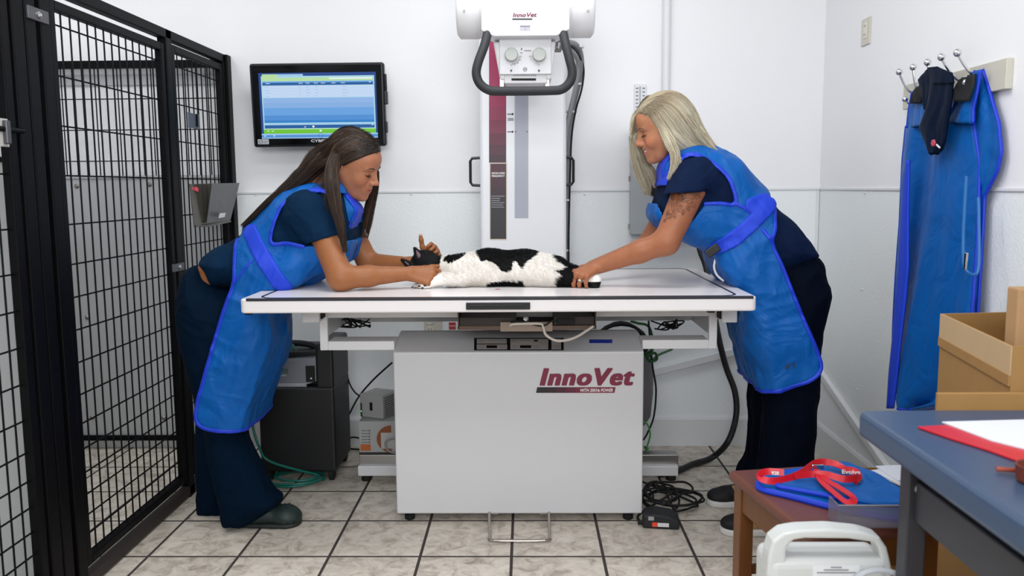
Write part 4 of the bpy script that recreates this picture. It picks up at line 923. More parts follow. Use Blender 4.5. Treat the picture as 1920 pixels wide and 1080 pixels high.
# ================================================================== desk in the foreground
DZ = .74
LAM = mat('desk_laminate', '#3a4e6a', .35, var=.12, vscale=160)
LAME = mat('desk_edge', '#6f83a0', .4, var=.12, vscale=160)
dx0, dy1 = .690, 1.745
desk = thing('desk', 'desk with speckled blue laminate top and dark steel legs in the right foreground', 'desk', (dx0+.3, 1.3, 0))
zt2, zt1 = DZ+.012, DZ-.040
MB().prism([(dx0, dy1-.02), (dx0+.02, dy1), (RW-.01, dy1), (RW-.01, .35), (dx0, .35)][::-1], zt1, zt2, axis=2).build('desktop', LAM, desk, bevel=.012, bseg=3)
DKS = mat('desk_steel', '#34343a', .45)
lg = PY(1722, 900, 1.585)
for ly in (1.60, .5):
    lgo = MB().box(lg[0]-.020, lg[0]+.018, ly-.02, ly+.02, 0, zt1).build('leg', DKS, desk, bevel=.003)
MB().lathe([(.008, 0), (.008, -.005), (.003, -.008)], (lg[0]-.003, 1.58, .64), axis=1, n=12).build('leg_bolt', STL, desk)
MB().box(lg[0]-.008, lg[0]+.010, .52, 1.58, .575, .655).build('side_rail', DKS, desk, bevel=.003)
MB().box(RW-.06, RW-.03, 1.58, 1.62, 0, zt1).build('leg', DKS, desk, bevel=.003)
MB().box(lg[0]+.014, RW-.06, 1.59, 1.61, .60, .655).build('rear_rail', DKS, desk, bevel=.003)
# red folder and papers
fz = zt2+.001
RED = mat('folder_red', '#c8202f', .35)
f = [PZ(1722, 806, fz), PZ(1960, 806, fz), PZ(1960, 884, fz), PZ(1920, 872, fz), PZ(1830, 846, fz)]
f = [PZ(1720, 803, fz), PZ(1775, 800, fz), PZ(2050, 800, fz), PZ(2150, 905, fz), PZ(1985, 895, fz), PZ(1850, 846, fz), PZ(1780, 824, fz)]
o = MB().prism([(p[0], p[1]) for p in f][::-1], fz, fz+.004, axis=2).build('folder', RED, bevel=.001); tag(o, 'red folder lying open on the blue desk under white papers', 'folder')
f = [PZ(1766, 797, fz), PZ(2030, 790, fz), PZ(2130, 868, fz), PZ(1960, 858, fz), PZ(1858, 832, fz)]
o = MB().prism([(p[0], p[1]) for p in f][::-1], fz+.0045, fz+.007, axis=2).build('paper_stack', mat('paper_white', '#dfe2ea', .6, var=.04, vscale=60)); tag(o, 'white paper sheets lying on the red folder on the blue desk', 'paper')
q = PZ(1893, 893, fz); po = PZ(1945, 905, fz)
pot = MB().lathe([(.026, 0), (.030, .004), (.032, .028), (.029, .028), (.025, .006)], (po[0], po[1], fz), n=24).build('pen_bowl', mat('terracotta', '#6b2c1c', .6)); tag(pot, 'brown clay bowl on the blue desk at the right edge of the picture', 'bowl')
pe = MB().tube([PZ(1868, 879, fz+.006), PZ(1905, 882, fz+.006)], .004, n=6).build('pencil', mat('pencil_brown', '#a0442c', .4)); tag(pe, 'reddish pencil on the blue desk beside the clay bowl', 'pencil')
# ================================================================== stool bench with vinyl seat
WOOD = mat('stool_wood', '#6e431f', .38, var=.25, vscale=5, stretch=(6, 6, 1))
VIN = mat('brown_vinyl', '#683c30', .42, bump=.2, bscale=300)
sA, sB, sC = PZ(1363, 884, .45), PZ(1584, 870, .45), PZ(1470, 985, .45)
ux = sB-sA; ux /= np.linalg.norm(ux); uy = np.array([-ux[1], ux[0], 0])   # away from the viewer
if uy[1] > 0: uy = -uy
SW, SL = np.linalg.norm(sB-sA), .44
st = thing('vinyl_stool', 'wooden stool with padded brown vinyl seat in front of the right wall', 'stool', sA*V3(1, 1, 0)+ux*SW/2+uy*SL/2)
def spt(u, v, z): p = sA+ux*u+uy*v; return np.array([p[0], p[1], z])
def sbox(u0, u1, v0, v1, z0, z1, b=None):
    b = b or MB(); return b.hexa([spt(u0, v1, z0), spt(u1, v1, z0), spt(u1, v0, z0), spt(u0, v0, z0)], [spt(u0, v1, z1), spt(u1, v1, z1), spt(u1, v0, z1), spt(u0, v0, z1)])
sbox(0, SW, 0, SL, .425, .455).build('seat', VIN, st, bevel=.016, bseg=4, smooth=False)
for u in (.015, SW-.055):
    for v in (.015, SL-.055): sbox(u, u+.04, v, v+.04, 0, .425).build('leg', WOOD, st, bevel=.003)
for r in ((.055, SW-.055, .02, .04), (.055, SW-.055, SL-.04, SL-.02), (.02, .04, .055, SL-.055), (SW-.04, SW-.02, .055, SL-.055)): sbox(*r, .355, .425).build('apron_rail', WOOD, st, bevel=.002)
sbox(.055, SW-.055, .025, .04, .17, .195).build('stretcher', WOOD, st, bevel=.002)
sbox(.055, SW-.055, SL-.04, SL-.025, .17, .195).build('stretcher', WOOD, st, bevel=.002)
# folded blue aprons and a red lanyard on the stool
def flat_cloth(name, pix, z0, th, m, parent, sub=1):
    P_ = [PZ(px, py, z0) for px, py in pix]; c = np.mean(P_, axis=0)
    pl = smooth_path(P_, 5, closed=True); n = len(pl); vs = []
    for zz, s in ((z0, .995), (z0+th*.5, 1.01), (z0+th, .985)):
        for p in pl: q = c+(p-c)*s; vs.append((q[0], q[1], zz+.0015*math.sin(p[0]*60)*math.cos(p[1]*45)))
    vs.append((c[0], c[1], z0)); vs.append((c[0], c[1], z0+th))
    fs = []
    for l in range(2):
        for i in range(n): j = (i+1) % n; fs.append((l*n+i, l*n+j, (l+1)*n+j, (l+1)*n+i))
    for i in range(n): j = (i+1) % n; fs.append((3*n, j, i)); fs.append((3*n+1, 2*n+i, 2*n+j))
    return mesh_obj(name, vs, fs, m, parent, smooth=False), pl
zs = .456
t = thing('folded_apron', 'blue apron folded flat on the brown stool under a red lanyard', 'apron', PZ(1560, 920, zs))
low = [(1422, 905), (1440, 892), (1500, 884), (1580, 876), (1640, 893), (1700, 930), (1760, 966), (1740, 985), (1660, 975), (1567, 955), (1490, 934), (1428, 918)]
flat_cloth('lower_layer', low, zs, .012, APB, t)[0]
MB().tube([tuple(PZ(px, py, zs+.006)) for px, py in smooth_path([(1640, 893), (1580, 877), (1500, 885), (1440, 893), (1423, 906), (1430, 918), (1490, 933), (1567, 953), (1640, 970), (1740, 984)], 6)], .008, n=8).build('binding', APD, t)
up_ = [(1455, 910), (1480, 896), (1530, 880), (1580, 872), (1620, 886), (1700, 930), (1690, 950), (1620, 945), (1540, 928), (1480, 916)]
flat_cloth('upper_layer', up_, zs+.013, .010, APB, t)
MB().tube([tuple(PZ(px, py, zs+.020)) for px, py in smooth_path([(1530, 881), (1480, 897), (1457, 910), (1480, 916), (1540, 927), (1600, 940)], 6)], .0055, n=8).build('binding', APD, t)
# lanyard: flat red strap looped on top
def strap(pts, w, th, up=(0, 0, 1)):
    pts = [np.array(p, float) for p in pts]; vs = []; m = len(pts)
    for i in range(m):
        tt_ = pts[min(i+1, m-1)]-pts[max(i-1, 0)]; tt_ /= np.linalg.norm(tt_)+1e-9
        u = np.array(up if not callable(up) else up(i/(m-1)), float); s = np.cross(tt_, u); s /= np.linalg.norm(s)+1e-9; nn = np.cross(s, tt_)
        for a, c in ((-1, -1), (1, -1), (1, 1), (-1, 1)): vs.append(pts[i]+s*a*w/2+nn*c*th/2)
    fs = [(0, 1, 2, 3)[::-1], tuple((m-1)*4+k for k in range(4))]
    for i in range(m-1):
        for k in range(4): fs.append((i*4+k, i*4+(k+1) % 4, (i+1)*4+(k+1) % 4, (i+1)*4+k))
    return MB().add(vs, fs)
LY = mat('lanyard_red', '#d01428', .4)
lz = zs+.03
def LP(px, py, dz=0): return PZ(px, py, lz+dz)
t = thing('lanyard', 'red lanyard with white lettering looped on the folded blue apron', 'lanyard', LP(1540, 900))
side = lambda s: (.2, -.9, .35)
p1 = [LP(1600, 905), LP(1606, 896, .01), LP(1590, 882, .01), LP(1560, 868, .014), LP(1530, 868, .014), (LP(1505, 885, .008)), LP(1480, 896), LP(1450, 902), LP(1428, 898, .004), LP(1424, 890, .006), LP(1440, 884, .01), LP(1470, 886, .01)]
strap(smooth_path(p1, 8), .017, .0015, side).build('strap', LY, t)
p2 = [LP(1490, 892, .012), LP(1520, 889, .012), LP(1550, 890, .014), LP(1580, 898, .012), LP(1600, 897, .012), LP(1612, 893, .01), LP(1605, 884, .012), LP(1580, 880, .014)]
strap(smooth_path(p2, 8), .017, .0015, side).build('strap', LY, t)
p3 = [LP(1532, 886, .012), LP(1540, 902, .01), (LP(1562, 922, .006)), LP(1585, 940, .004), LP(1600, 940, .004), LP(1597, 930, .006), LP(1575, 915, .008), LP(1550, 900, .010), LP(1530, 880, .014)]
strap(smooth_path(p3, 8), .017, .0015, (.1, -.6, .8)).build('strap', LY, t)
MB().obox(LP(1533, 875, .018), (.03, .008, .012)).build('metal_clip', CHR, t, bevel=.002)
q = LP(1446, 889.5, .012); text('lanyard_lettering', '928', .012, q+V3(0, -.003, 0), (1, -.05, 0), (0, .25, 1), WPR, t, width=.018, bold=.0003)
q = LP(1577, 887, .014); text('lanyard_lettering', 'Evolve', .014, q+V3(0, -.004, 0), (1, -.1, 0), (0, .25, 1), WPR, t, width=.045, bold=.0003)
# ================================================================== white portable unit at the bottom edge
WH = mat('white_housing', '#d3d6d4', .35)
uy0 = 1.655
u0, u1 = PY(1436, 1060, uy0), PY(1672, 1060, uy0)
ztop_u = PY(1550, 997, uy0)[2]
un = thing('portable_unit', 'white plastic medical unit with carry handle standing in front of the vinyl stool', 'medical unit', ((u0[0]+u1[0])/2, uy0, 0))
def up(px, py): q = PY(px, py, uy0); return (q[0], q[2])
outer = [up(1438, 1085), up(1441, 1045), up(1450, 1015), up(1470, 1000), up(1500, 995), up(1560, 993), up(1620, 999), up(1650, 1008), up(1664, 1028), up(1672, 1060), up(1674, 1085)]
inner = [up(1474, 1085), up(1475, 1030), up(1486, 1014), up(1510, 1010), up(1590, 1011), up(1640, 1018), up(1648, 1030), up(1652, 1048), up(1655, 1085)]
ring = outer+inner[::-1]
n = len(outer); no, ni = len(outer), len(inner)
b = MB()
outs = [outer[0]]+[tuple(_interp(outer, s)) for s in np.linspace(0, 1, 31)[1:-1]]+[outer[-1]]
ins = [inner[0]]+[tuple(_interp(inner, s)) for s in np.linspace(0, 1, 31)[1:-1]]+[inner[-1]]
vs = []
for y in (uy0, uy0+.05):
    for a in outs+ins: vs.append((a[0], y, a[1]))
m = len(outs); fs = []
for i in range(m-1):
    fs += [(i, m+i, m+i+1, i+1), (2*m+i+1, 3*m+i+1, 3*m+i, 2*m+i), (i+1, 2*m+i+1, 2*m+i, i), (m+i, 3*m+i, 3*m+i+1, m+i+1)]
fs += [(0, 2*m, 3*m, m), (m-1, 2*m-1, 4*m-1, 3*m-1)]
b.add(vs, fs); b.build('carry_handle', WH, un, bevel=.006, bseg=3)
zc_ = up(1550, 1048)[1]
MB().box(u0[0]+.004, u1[0]-.004, uy0-.004, uy0+.10, 0.0, zc_).build('housing', WH, un, bevel=.02, bseg=4)
q0, q1 = PY(1476, 1050, uy0+.04), PY(1646, 1030, uy0+.04); MB().tube([(q0[0], uy0+.04, (q0[2]+q1[2])/2), (q1[0], uy0+.04, (q0[2]+q1[2])/2-.002)], .010, n=12).build('cross_bar', WH, un)
q0, q1 = PY(1524, 1079, uy0-.004), PY(1612, 1060, uy0-.004); MB().box(q0[0], q1[0], uy0-.0052, uy0-.003, q0[2]-.03, q1[2]).build('white_label', mat('label_white', '#e9ebee', .5), un)
for k, w_ in enumerate((.022, .05, .078)):
    q = PY(1568, 1064+k*5, uy0-.006); MB().box(q[0]-w_/2, q[0]+w_/2, uy0-.0062, uy0-.005, q[2]-.0012, q[2]+.0012).build('label_print', GREYP, un)
q = PY(1650, 1080, uy0-.02)
MB().tube([(q[0]+.05*math.cos(a), uy0-.015, q[2]-.02+.03*math.sin(a)) for a in np.linspace(0, PI, 14)], .006, n=8).build('tube_loop', mat('tube_clear', '#c7ccd2', .2), un)
# clear acrylic holder standing on the stool
ay = 1.825
def aq(px, py, y=ay): return PY(px, py, y)
t = thing('acrylic_tray', 'clear grey acrylic tray standing on the brown vinyl stool', 'tray', aq(1640, 1010))
AC = mat('acrylic_clear', '#85808c', .12, alpha=.55, spec=.6)
zA = .458
a0, a1 = aq(1572, 948), aq(1705, 940)
MB().box(a0[0], a1[0], ay, ay+.003, zA, a0[2]).build('front_pane', AC, t, bevel=.001)
MB().box(a0[0], a0[0]+.003, ay+.003, ay+.06, zA, a0[2]).build('side_pane', AC, t)
MB().box(a0[0]+.003, a1[0], ay+.003, ay+.06, zA, zA+.003).build('base_pane', AC, t)
MB().tube([(a0[0], ay, a0[2]), (a1[0], ay, a0[2])], .002, n=6).build('polished_edge', mat('acrylic_edge', '#8b8b92', .2), t)
# ================================================================== cardboard boxes on the right
CB = mat('cardboard', '#a27a45', .75, var=.08, vscale=25, bump=.1, bscale=200)
CBD = mat('cardboard_inside', '#83603a', .8, var=.08, vscale=25)
CBP = mat('cardboard_pale', '#c2a47c', .8, var=.05, vscale=20)
def open_box(name, x0, x1, y0, y1, z0, z1, label, flap=None, tape=None, top=False):
    t = thing(name, label, 'cardboard box', ((x0+x1)/2, (y0+y1)/2, z0)); w = .005
    b = MB().box(x0, x1, y0, y0+w, z0, z1).box(x0, x1, y1-w, y1, z0, z1).box(x0, x0+w, y0+w, y1-w, z0, z1).box(x1-w, x1, y0+w, y1-w, z0, z1).box(x0+w, x1-w, y0+w, y1-w, z0, z0+w)
    if top: b.box(x0+w, x1-w, y0+w, y1-w, z1-w, z1)
    b.build('carton', CB, t)
    return t
def quad_box(corners, z0, z1, w=.006):
    """open-topped carton with a four-cornered plan"""
    c = [np.array(p, float) for p in corners]; m_ = sum(c)/4; inn = [p+(m_-p)/np.linalg.norm(m_-p)*w*1.4 for p in c]; b = MB()
    for i in range(4):
        j = (i+1) % 4; q = [c[i], c[j], inn[j], inn[i]]
        b.hexa([(p[0], p[1], z0) for p in q], [(p[0], p[1], z1) for p in q])
    b.hexa([(p[0], p[1], z0) for p in inn], [(p[0], p[1], z0+w) for p in inn]); return b
zB = PY(1765, 588, 2.23)[2]
pA = PY(1765, 588, 2.23); pN = PZ(1899, 650, zB)
B1 = thing('cardboard_box', 'tall open cardboard box in front of the hanging blue apron', 'cardboard box', (1.18, 2.0, 0))
quad_box([(pN[0], max(pN[1], 1.762)), (RW-.03, 1.762), (RW-.02, 2.26), (pA[0], pA[1])], 0, zB).build('carton', CB, B1)
def b1side(t, dz, off=.0): 
    p = pA*(1-t)+np.array([pN[0], max(pN[1], 1.762), zB])*t; return np.array([p[0]-off, p[1], zB-dz])
for nm, d0, d1, m_, of in (('torn_edge', .0, .062, CBP, .003), ('folded_flap', .062, .085, CB, .005)):
    q = [b1side(0, d1, of), b1side(1, d1, of), b1side(1, d0, of), b1side(0, d0, of)]
    MB().hexa(q, [p+V3(of-.0004, 0, 0) for p in q]).build(nm, m_, B1)
ff = 1.747
q0, q1 = PY(1757, 768, ff), PY(1925, 737, ff)
MB().box(q0[0], RW-.02, ff, ff+.010, q1[2]-.12, q1[2]).build('front_flap', CB, B1, bevel=.002)
ff = 1.80
q0, q1 = PY(1898, 735, ff+.03), PY(1940, 541, ff+.03)
o = MB().box(q0[0], RW-.035, ff+.03, ff+.075, .01, q1[2]).build('cardboard_sheet', mat('cardboard_tan', '#b08a60', .75), bevel=.004); tag(o, 'upright cardboard sheet standing in the box at the right edge', 'cardboard')
# small boxes on the floor under the desk, right of the stool
c0 = PZ(1655, 925, .35); 
x0 = 1.02
o = open_box('cardboard_box', 1.0, 1.3, 2.36, 2.60, 0, .335, 'open cardboard box with papers on the floor between stool and right wall')
MB().obox((1.13, 2.42, .345), (.22, .16, .004), rotm(rx=.12, rz=.2)).build('top_flap', CB, o)
pp = MB().obox((1.15, 2.46, .357), (.18, .14, .006), rotm(rz=.3)).obox((1.16, 2.47, .363), (.17, .13, .004), rotm(rz=.1)).build('paper_stack', mat('paper_white', '#dfe2ea')); tag(pp, 'white papers lying on the open cardboard box by the right wall', 'paper')
q0, q1 = PY(1688, 1000, 1.80), PY(1762, 965, 1.80)
open_box('cardboard_box', .965, 1.13, 1.63, 1.74, 0, PY(1720, 1022, 1.68)[2], 'small closed cardboard box under the desk right of the stool', top=True)
q0, q1 = PY(1762, 1000, 1.70), PY(1830, 975, 1.70)
open_box('cardboard_box', 1.145, 1.32, 1.63, 1.74, 0, .62, 'narrow upright cardboard box under the blue desk', top=True)
o = open_box('cardboard_box', .90, 1.30, 1.15, 1.42, 0, .50, 'large cardboard box under the desk near the right edge', top=True)
MB().tube([(1.02+.05*math.cos(a), 1.148, .38+.05*math.sin(a)) for a in np.linspace(0, 2*PI, 18, endpoint=False)], .002, n=4, closed=True).build('printed_mark', DKPR, o)
# ================================================================== foot switch and tangled cable on the floor
fs0 = PZ(1242, 993, 0)
ft = thing('foot_switch', 'black foot switch with orange and white sticker on the tiles right of the cabinet', 'foot switch', fs0)
Rf = rotm(rz=-.12)
prof = [(-.066, 0), (.066, 0), (.066, .030), (.035, .048), (-.025, .056), (-.060, .046)]
vs = []
for yy, s in ((-.045, 1), (.045, 1)):
    for x, z in prof: vs.append(fs0+V3(0, .045, 0)+Rf@np.array([x, yy, z*s]))
n = 6; fcs = [tuple(range(n))[::-1], tuple(range(n, 2*n))]+[(i, (i+1) % n, n+(i+1) % n, n+i) for i in range(n)]
MB().add(vs, fcs).build('switch_body', BLKM, ft, bevel=.008, bseg=3)
def fsw(x, z, w, h, m, nm, y=-.0465): MB().obox(fs0+V3(0, .045, 0)+Rf@np.array([x, y, z]), (w, .002, h), Rf).build(nm, m, ft)
fsw(-.022, .018, .018, .016, mat('sticker_orange', '#e5492c', .5), 'orange_sticker'); fsw(.008, .018, .040, .014, mat('sticker_pale', '#d8d8d8', .5), 'white_sticker'); fsw(-.035, .04, .02, .014, mat('sticker_dim', '#9b9b9b', .5), 'grey_sticker')
MB().tube([fs0+V3(-.066, .02, .02), fs0+V3(-.085, .018, .018)], .008, n=10).build('cord_grip', RUB, ft)
rg = np.random.default_rng(5)
cc = PZ(1252, 945, 0); pts = []
loops = [(0, 0, .10, .075, 0), (.02, .02, .085, .06, .6), (-.03, .0, .07, .09, 1.2), (.035, -.02, .10, .05, 2.0), (-.02, .03, .06, .07, 2.6), (.01, -.03, .115, .06, 3.3), (-.04, -.01, .05, .08, 4.0), (.03, .03, .07, .05, 5.0)]
for k, (ox_, oy_, ra, rb, ph) in enumerate(loops):
    for j in range(9):
        a = ph+2*PI*j/9*(1 if k % 3 else -1); pts.append((cc[0]+ox_+ra*math.cos(a), cc[1]+oy_+rb*1.5*math.sin(a), .006+.006*k+.01*abs(math.sin(a*1.5+k))))
pts = [tuple(PZ(1196, 900, .03))]+pts+[tuple(PZ(1204, 960, .008)), tuple(PZ(1196, 972, .008)), tuple(PZ(1206, 982, .012)), tuple(fs0+V3(-.084, .018, .018))]
o = MB().tube(smooth_path(pts, 6), .0042, n=8).build('foot_switch_cable', RUB, smooth=True); tag(o, 'tangle of thin black cable on the tiles behind the foot switch', 'cable')
# ================================================================== implicit surfaces for bodies, clothes and the cat
F32 = np.float32
def cone(a, b, r1, r2, k=.02, op='u', flat=None):
    a, b = np.array(a, float), np.array(b, float); c = (a+b)/2; R = np.linalg.norm(b-a)/2+max(r1, r2)*(flat[1] if flat else 1)
    return dict(t='c', a=a, b=b, r1=r1, r2=r2, k=k, op=op, c=c, R=R, flat=flat)
def ell(c, r, M=None, k=.02, op='u'):
    c = np.array(c, float); r = np.array(r if hasattr(r, '__len__') else [r]*3, float)
    return dict(t='e', c=c, r=r, M=(np.eye(3) if M is None else np.array(M)), k=k, op=op, R=max(r))
def boxp(c, h, M=None, rr=.005, k=.01, op='u'):
    return dict(t='b', c=np.array(c, float), h=np.array(h, float), M=(np.eye(3) if M is None else np.array(M)), rr=rr, k=k, op=op, R=np.linalg.norm(h))
class Poly2:
    """signed distance of a closed outline in the x-z plane, kept on a grid"""
    def __init__(s, pts, g=.004, pad=.12, smooth=True):
        P = np.array([(p[0], p[2]) if len(p) == 3 else p for p in pts], float)
        if smooth: P = np.array(smooth_path([(x, z, 0) for x, z in P], 4, closed=True))[:, :2]
        s.P = P; s.lo = P.min(0)-pad; s.hi = P.max(0)+pad; s.g = g
        nx, nz = [int(v) for v in np.ceil((s.hi-s.lo)/g)+2]; s.n = (nx, nz)
        X, Z = np.meshgrid(s.lo[0]+g*np.arange(nx), s.lo[1]+g*np.arange(nz), indexing='ij'); Q = np.stack([X.ravel(), Z.ravel()], 1)
        d = np.full(len(Q), 1e9); ins = np.zeros(len(Q), bool); m = len(P)
        for i in range(m):
            a, b = P[i], P[(i+1) % m]; e = b-a; w = Q-a; t = np.clip((w@e)/max(e@e, 1e-12), 0, 1); q = w-t[:, None]*e
            d = np.minimum(d, (q*q).sum(1))
            c1 = (Q[:, 1] >= a[1]) != (Q[:, 1] >= b[1])
            with np.errstate(divide='ignore', invalid='ignore'): xx = a[0]+(Q[:, 1]-a[1])/(b[1]-a[1])*(b[0]-a[0])
            ins ^= c1 & (Q[:, 0] < xx)
        s.G = (np.sqrt(d)*np.where(ins, -1, 1)).reshape(nx, nz).astype(F32)
    def __call__(s, x, z):
        u = np.clip((x-s.lo[0])/s.g, 0, s.n[0]-1.001); v = np.clip((z-s.lo[1])/s.g, 0, s.n[1]-1.001)
        i = u.astype(int); j = v.astype(int); fu = u-i; fv = v-j; G = s.G
        return (G[i, j]*(1-fu)+G[i+1, j]*fu)*(1-fv)+(G[i, j+1]*(1-fu)+G[i+1, j+1]*fu)*fv
def slab(poly, yc, W, R, k=.02, op='u', grow=0.0):
    c = np.array([(poly.lo[0]+poly.hi[0])/2, yc, (poly.lo[1]+poly.hi[1])/2]); h = (poly.hi-poly.lo)/2
    return dict(t='s', p=poly, yc=yc, W=W, Rr=R, k=k, op=op, c=c, R=math.hypot(h[0], h[1], W), grow=grow)
def fn(f, c, R, k=.0, op='i'): return dict(t='f', f=f, c=np.array(c, float), R=R, k=k, op=op)
def pdist(p, X):
    t = p['t']
    if t == 'c':
        a, b = p['a'], p['b']; ab = b-a; q = X-a
        tt = np.clip((q@ab)/max(ab@ab, 1e-12), 0, 1)[:, None]; w = q-tt*ab
        if p['flat']:
            n, s = p['flat']; n = np.array(n, float); w = w-((w@n)*(1-1/s))[:, None]*n
        return np.sqrt((w*w).sum(1))-(p['r1']+(p['r2']-p['r1'])*tt[:, 0])
    if t == 'e':
        q = (X-p['c'])@p['M']; k0 = np.sqrt(((q/p['r'])**2).sum(1)); k1 = np.sqrt(((q/p['r']**2)**2).sum(1))
        return np.where(k1 > 1e-9, k0*(k0-1)/np.maximum(k1, 1e-9), -p['r'].min())
    if t == 'b':
        q = np.abs((X-p['c'])@p['M'])-p['h']+p['rr']; return np.sqrt((np.maximum(q, 0)**2).sum(1))+np.minimum(q.max(1), 0)-p['rr']
    if t == 's':
        dp = p['p'](X[:, 0], X[:, 2])-p['grow']; R = p['Rr']; a = dp+R; b = np.abs(X[:, 1]-p['yc'])-(p['W']-R)
        return np.sqrt(np.maximum(a, 0)**2+np.maximum(b, 0)**2)+np.minimum(np.maximum(a, b), 0)-R
    return p['f'](X)
def smin(a, b, k):
    if k <= 0: return np.minimum(a, b)
    h = np.maximum(k-np.abs(a-b), 0)/k; return np.minimum(a, b)-h*h*k*.25
def field(prims, X, near=None):
    d = np.full(len(X), 1.0)
    for p in prims:
        o = p['op']
        if near is not None and o in ('u', 's'):
            if np.linalg.norm(p['c']-near[0])-p['R'] > near[1]+p['k']+.03: continue
        e = pdist(p, X)
        if o == 'u': d = smin(d, e, p['k'])
        elif o == 's': d = -smin(-d, e, p['k'])
        elif o == 'i': d = -smin(-d, -e, p['k'])
    return d
def bounds(prims):
    lo = np.min([p['c']-p['R'] for p in prims if p['op'] == 'u'], axis=0); hi = np.max([p['c']+p['R'] for p in prims if p['op'] == 'u'], axis=0)
    return lo-.02, hi+.02
def sdf_mesh(prims, h, lo=None, hi=None, f=None, B=14):
    """surface nets evaluated only in the blocks that the surface passes through"""
    if lo is None: lo, hi = bounds(prims)
    lo = np.array(lo, float); N = np.ceil((np.array(hi)-lo)/h).astype(int)+1; nb = np.ceil(N/B).astype(int); S = B+1
    gi = np.stack(np.meshgrid(*[np.arange(S)]*3, indexing='ij'), -1).reshape(-1, 3)
    NX, NYz = (nb[1]*B+2), (nb[2]*B+2)
    key = lambda c: (c[..., 0].astype(np.int64)*NX+c[..., 1])*NYz+c[..., 2]
    bc = np.stack(np.meshgrid(*[np.arange(n) for n in nb], indexing='ij'), -1).reshape(-1, 3)
    cen = lo+(bc+.5)*B*h; rad = B*h*.866
    ev = f or (lambda X, near=None: field(prims, X, near))
    dc = ev(cen); act = bc[np.abs(dc) < rad*1.25+.012]
    VK, VP, Q = [], [], []
    e3 = np.eye(3, dtype=int); corners = np.array([[i, j, k] for i in (0, 1) for j in (0, 1) for k in (0, 1)])
    edges = [(a, b) for a in range(8) for b in range(a+1, 8) if np.abs(corners[a]-corners[b]).sum() == 1]
    for b0 in act:
        base = b0*B; X = lo+(base+gi)*h
        D = ev(X, near=(lo+(base+B/2)*h, rad)).reshape(S, S, S)
        if D.min() > 0 or D.max() < 0: continue
        neg = D < 0
        c = [neg[i:B+i, j:B+j, k:B+k] for i, j, k in corners]; s = sum(x.astype(np.int8) for x in c); m = (s > 0) & (s < 8)
        if not m.any(): continue
        I = np.argwhere(m); vals = np.stack([D[I[:, 0]+i, I[:, 1]+j, I[:, 2]+k] for i, j, k in corners], 1)
        acc = np.zeros((len(I), 3)); cnt = np.zeros(len(I))
        for a, b in edges:
            va, vb = vals[:, a], vals[:, b]; cr = (va < 0) != (vb < 0); t = np.where(cr, va/(va-vb+1e-20), 0)
            acc += np.where(cr[:, None], corners[a]+(corners[b]-corners[a])*t[:, None], 0); cnt += cr
        VP.append(lo+(base+I+acc/cnt[:, None])*h); VK.append(key(base+I))
        for ax in range(3):
            u, w = (ax+1) % 3, (ax+2) % 3
            A0 = neg[:B, :B, :B]; sl = [slice(0, B)]*3; sl[ax] = slice(1, B+1); A1 = neg[tuple(sl)]
            E = np.argwhere(A0 != A1)
            if not len(E): continue
            fl = A0[E[:, 0], E[:, 1], E[:, 2]]; g = base+E
            q = np.stack([key(g-e3[u]-e3[w]), key(g-e3[w]), key(g), key(g-e3[u])], 1)
            q[~fl] = q[~fl][:, ::-1]; Q.append(q)
    VK = np.concatenate(VK); VP = np.concatenate(VP); Q = np.concatenate(Q); o = np.argsort(VK); VK = VK[o]; VP = VP[o]
    ix = np.searchsorted(VK, Q); ix = np.minimum(ix, len(VK)-1); ok = (VK[ix] == Q).all(1)
    return VP, ix[ok]
def np_mesh(name, V, Fq, m, parent, smooth=True, colors=None, cname='col', mats=None):
    me = bpy.data.meshes.new(name); nv, nf = len(V), len(Fq); k = Fq.shape[1]
    me.vertices.add(nv); me.vertices.foreach_set('co', np.ascontiguousarray(V, dtype=F32).ravel())
    me.loops.add(nf*k); me.loops.foreach_set('vertex_index', np.ascontiguousarray(Fq, dtype=np.int32).ravel())
    me.polygons.add(nf); me.polygons.foreach_set('loop_start', np.arange(0, nf*k, k, dtype=np.int32))
    me.update(calc_edges=True); me.validate()
    if colors is not None:
        a = me.color_attributes.new(cname, 'FLOAT_COLOR', 'POINT'); a.data.foreach_set('color', np.concatenate([colors, np.ones((nv, 1))], 1).astype(F32).ravel())
    return link_mesh(name, me, m, parent, smooth=smooth)
def vnoise(X, f, seed=0):
    """smooth value noise for folds, in -1..1"""
    q = X*f; i = np.floor(q).astype(np.int64); t = q-i; t = t*t*(3-2*t); out = np.zeros(len(X))
    for dx in (0, 1):
        for dy in (0, 1):
            for dz in (0, 1):
                n = (i[:, 0]+dx)*374761393+(i[:, 1]+dy)*668265263+(i[:, 2]+dz)*2147483647+seed*1274126177
                n = (n ^ (n >> 13))*1274126177; n = n ^ (n >> 16); r = ((n & 0xffff)/65535.0)*2-1
                w = (t[:, 0] if dx else 1-t[:, 0])*(t[:, 1] if dy else 1-t[:, 1])*(t[:, 2] if dz else 1-t[:, 2]); out += r*w
    return out
def normals(V, Fq):
    a = V[Fq[:, 2]]-V[Fq[:, 0]]; b = V[Fq[:, 3]]-V[Fq[:, 1]]; n = np.cross(a, b); N = np.zeros_like(V)
    for k in range(4): np.add.at(N, Fq[:, k], n)
    return N/(np.linalg.norm(N, axis=1, keepdims=True)+1e-12)
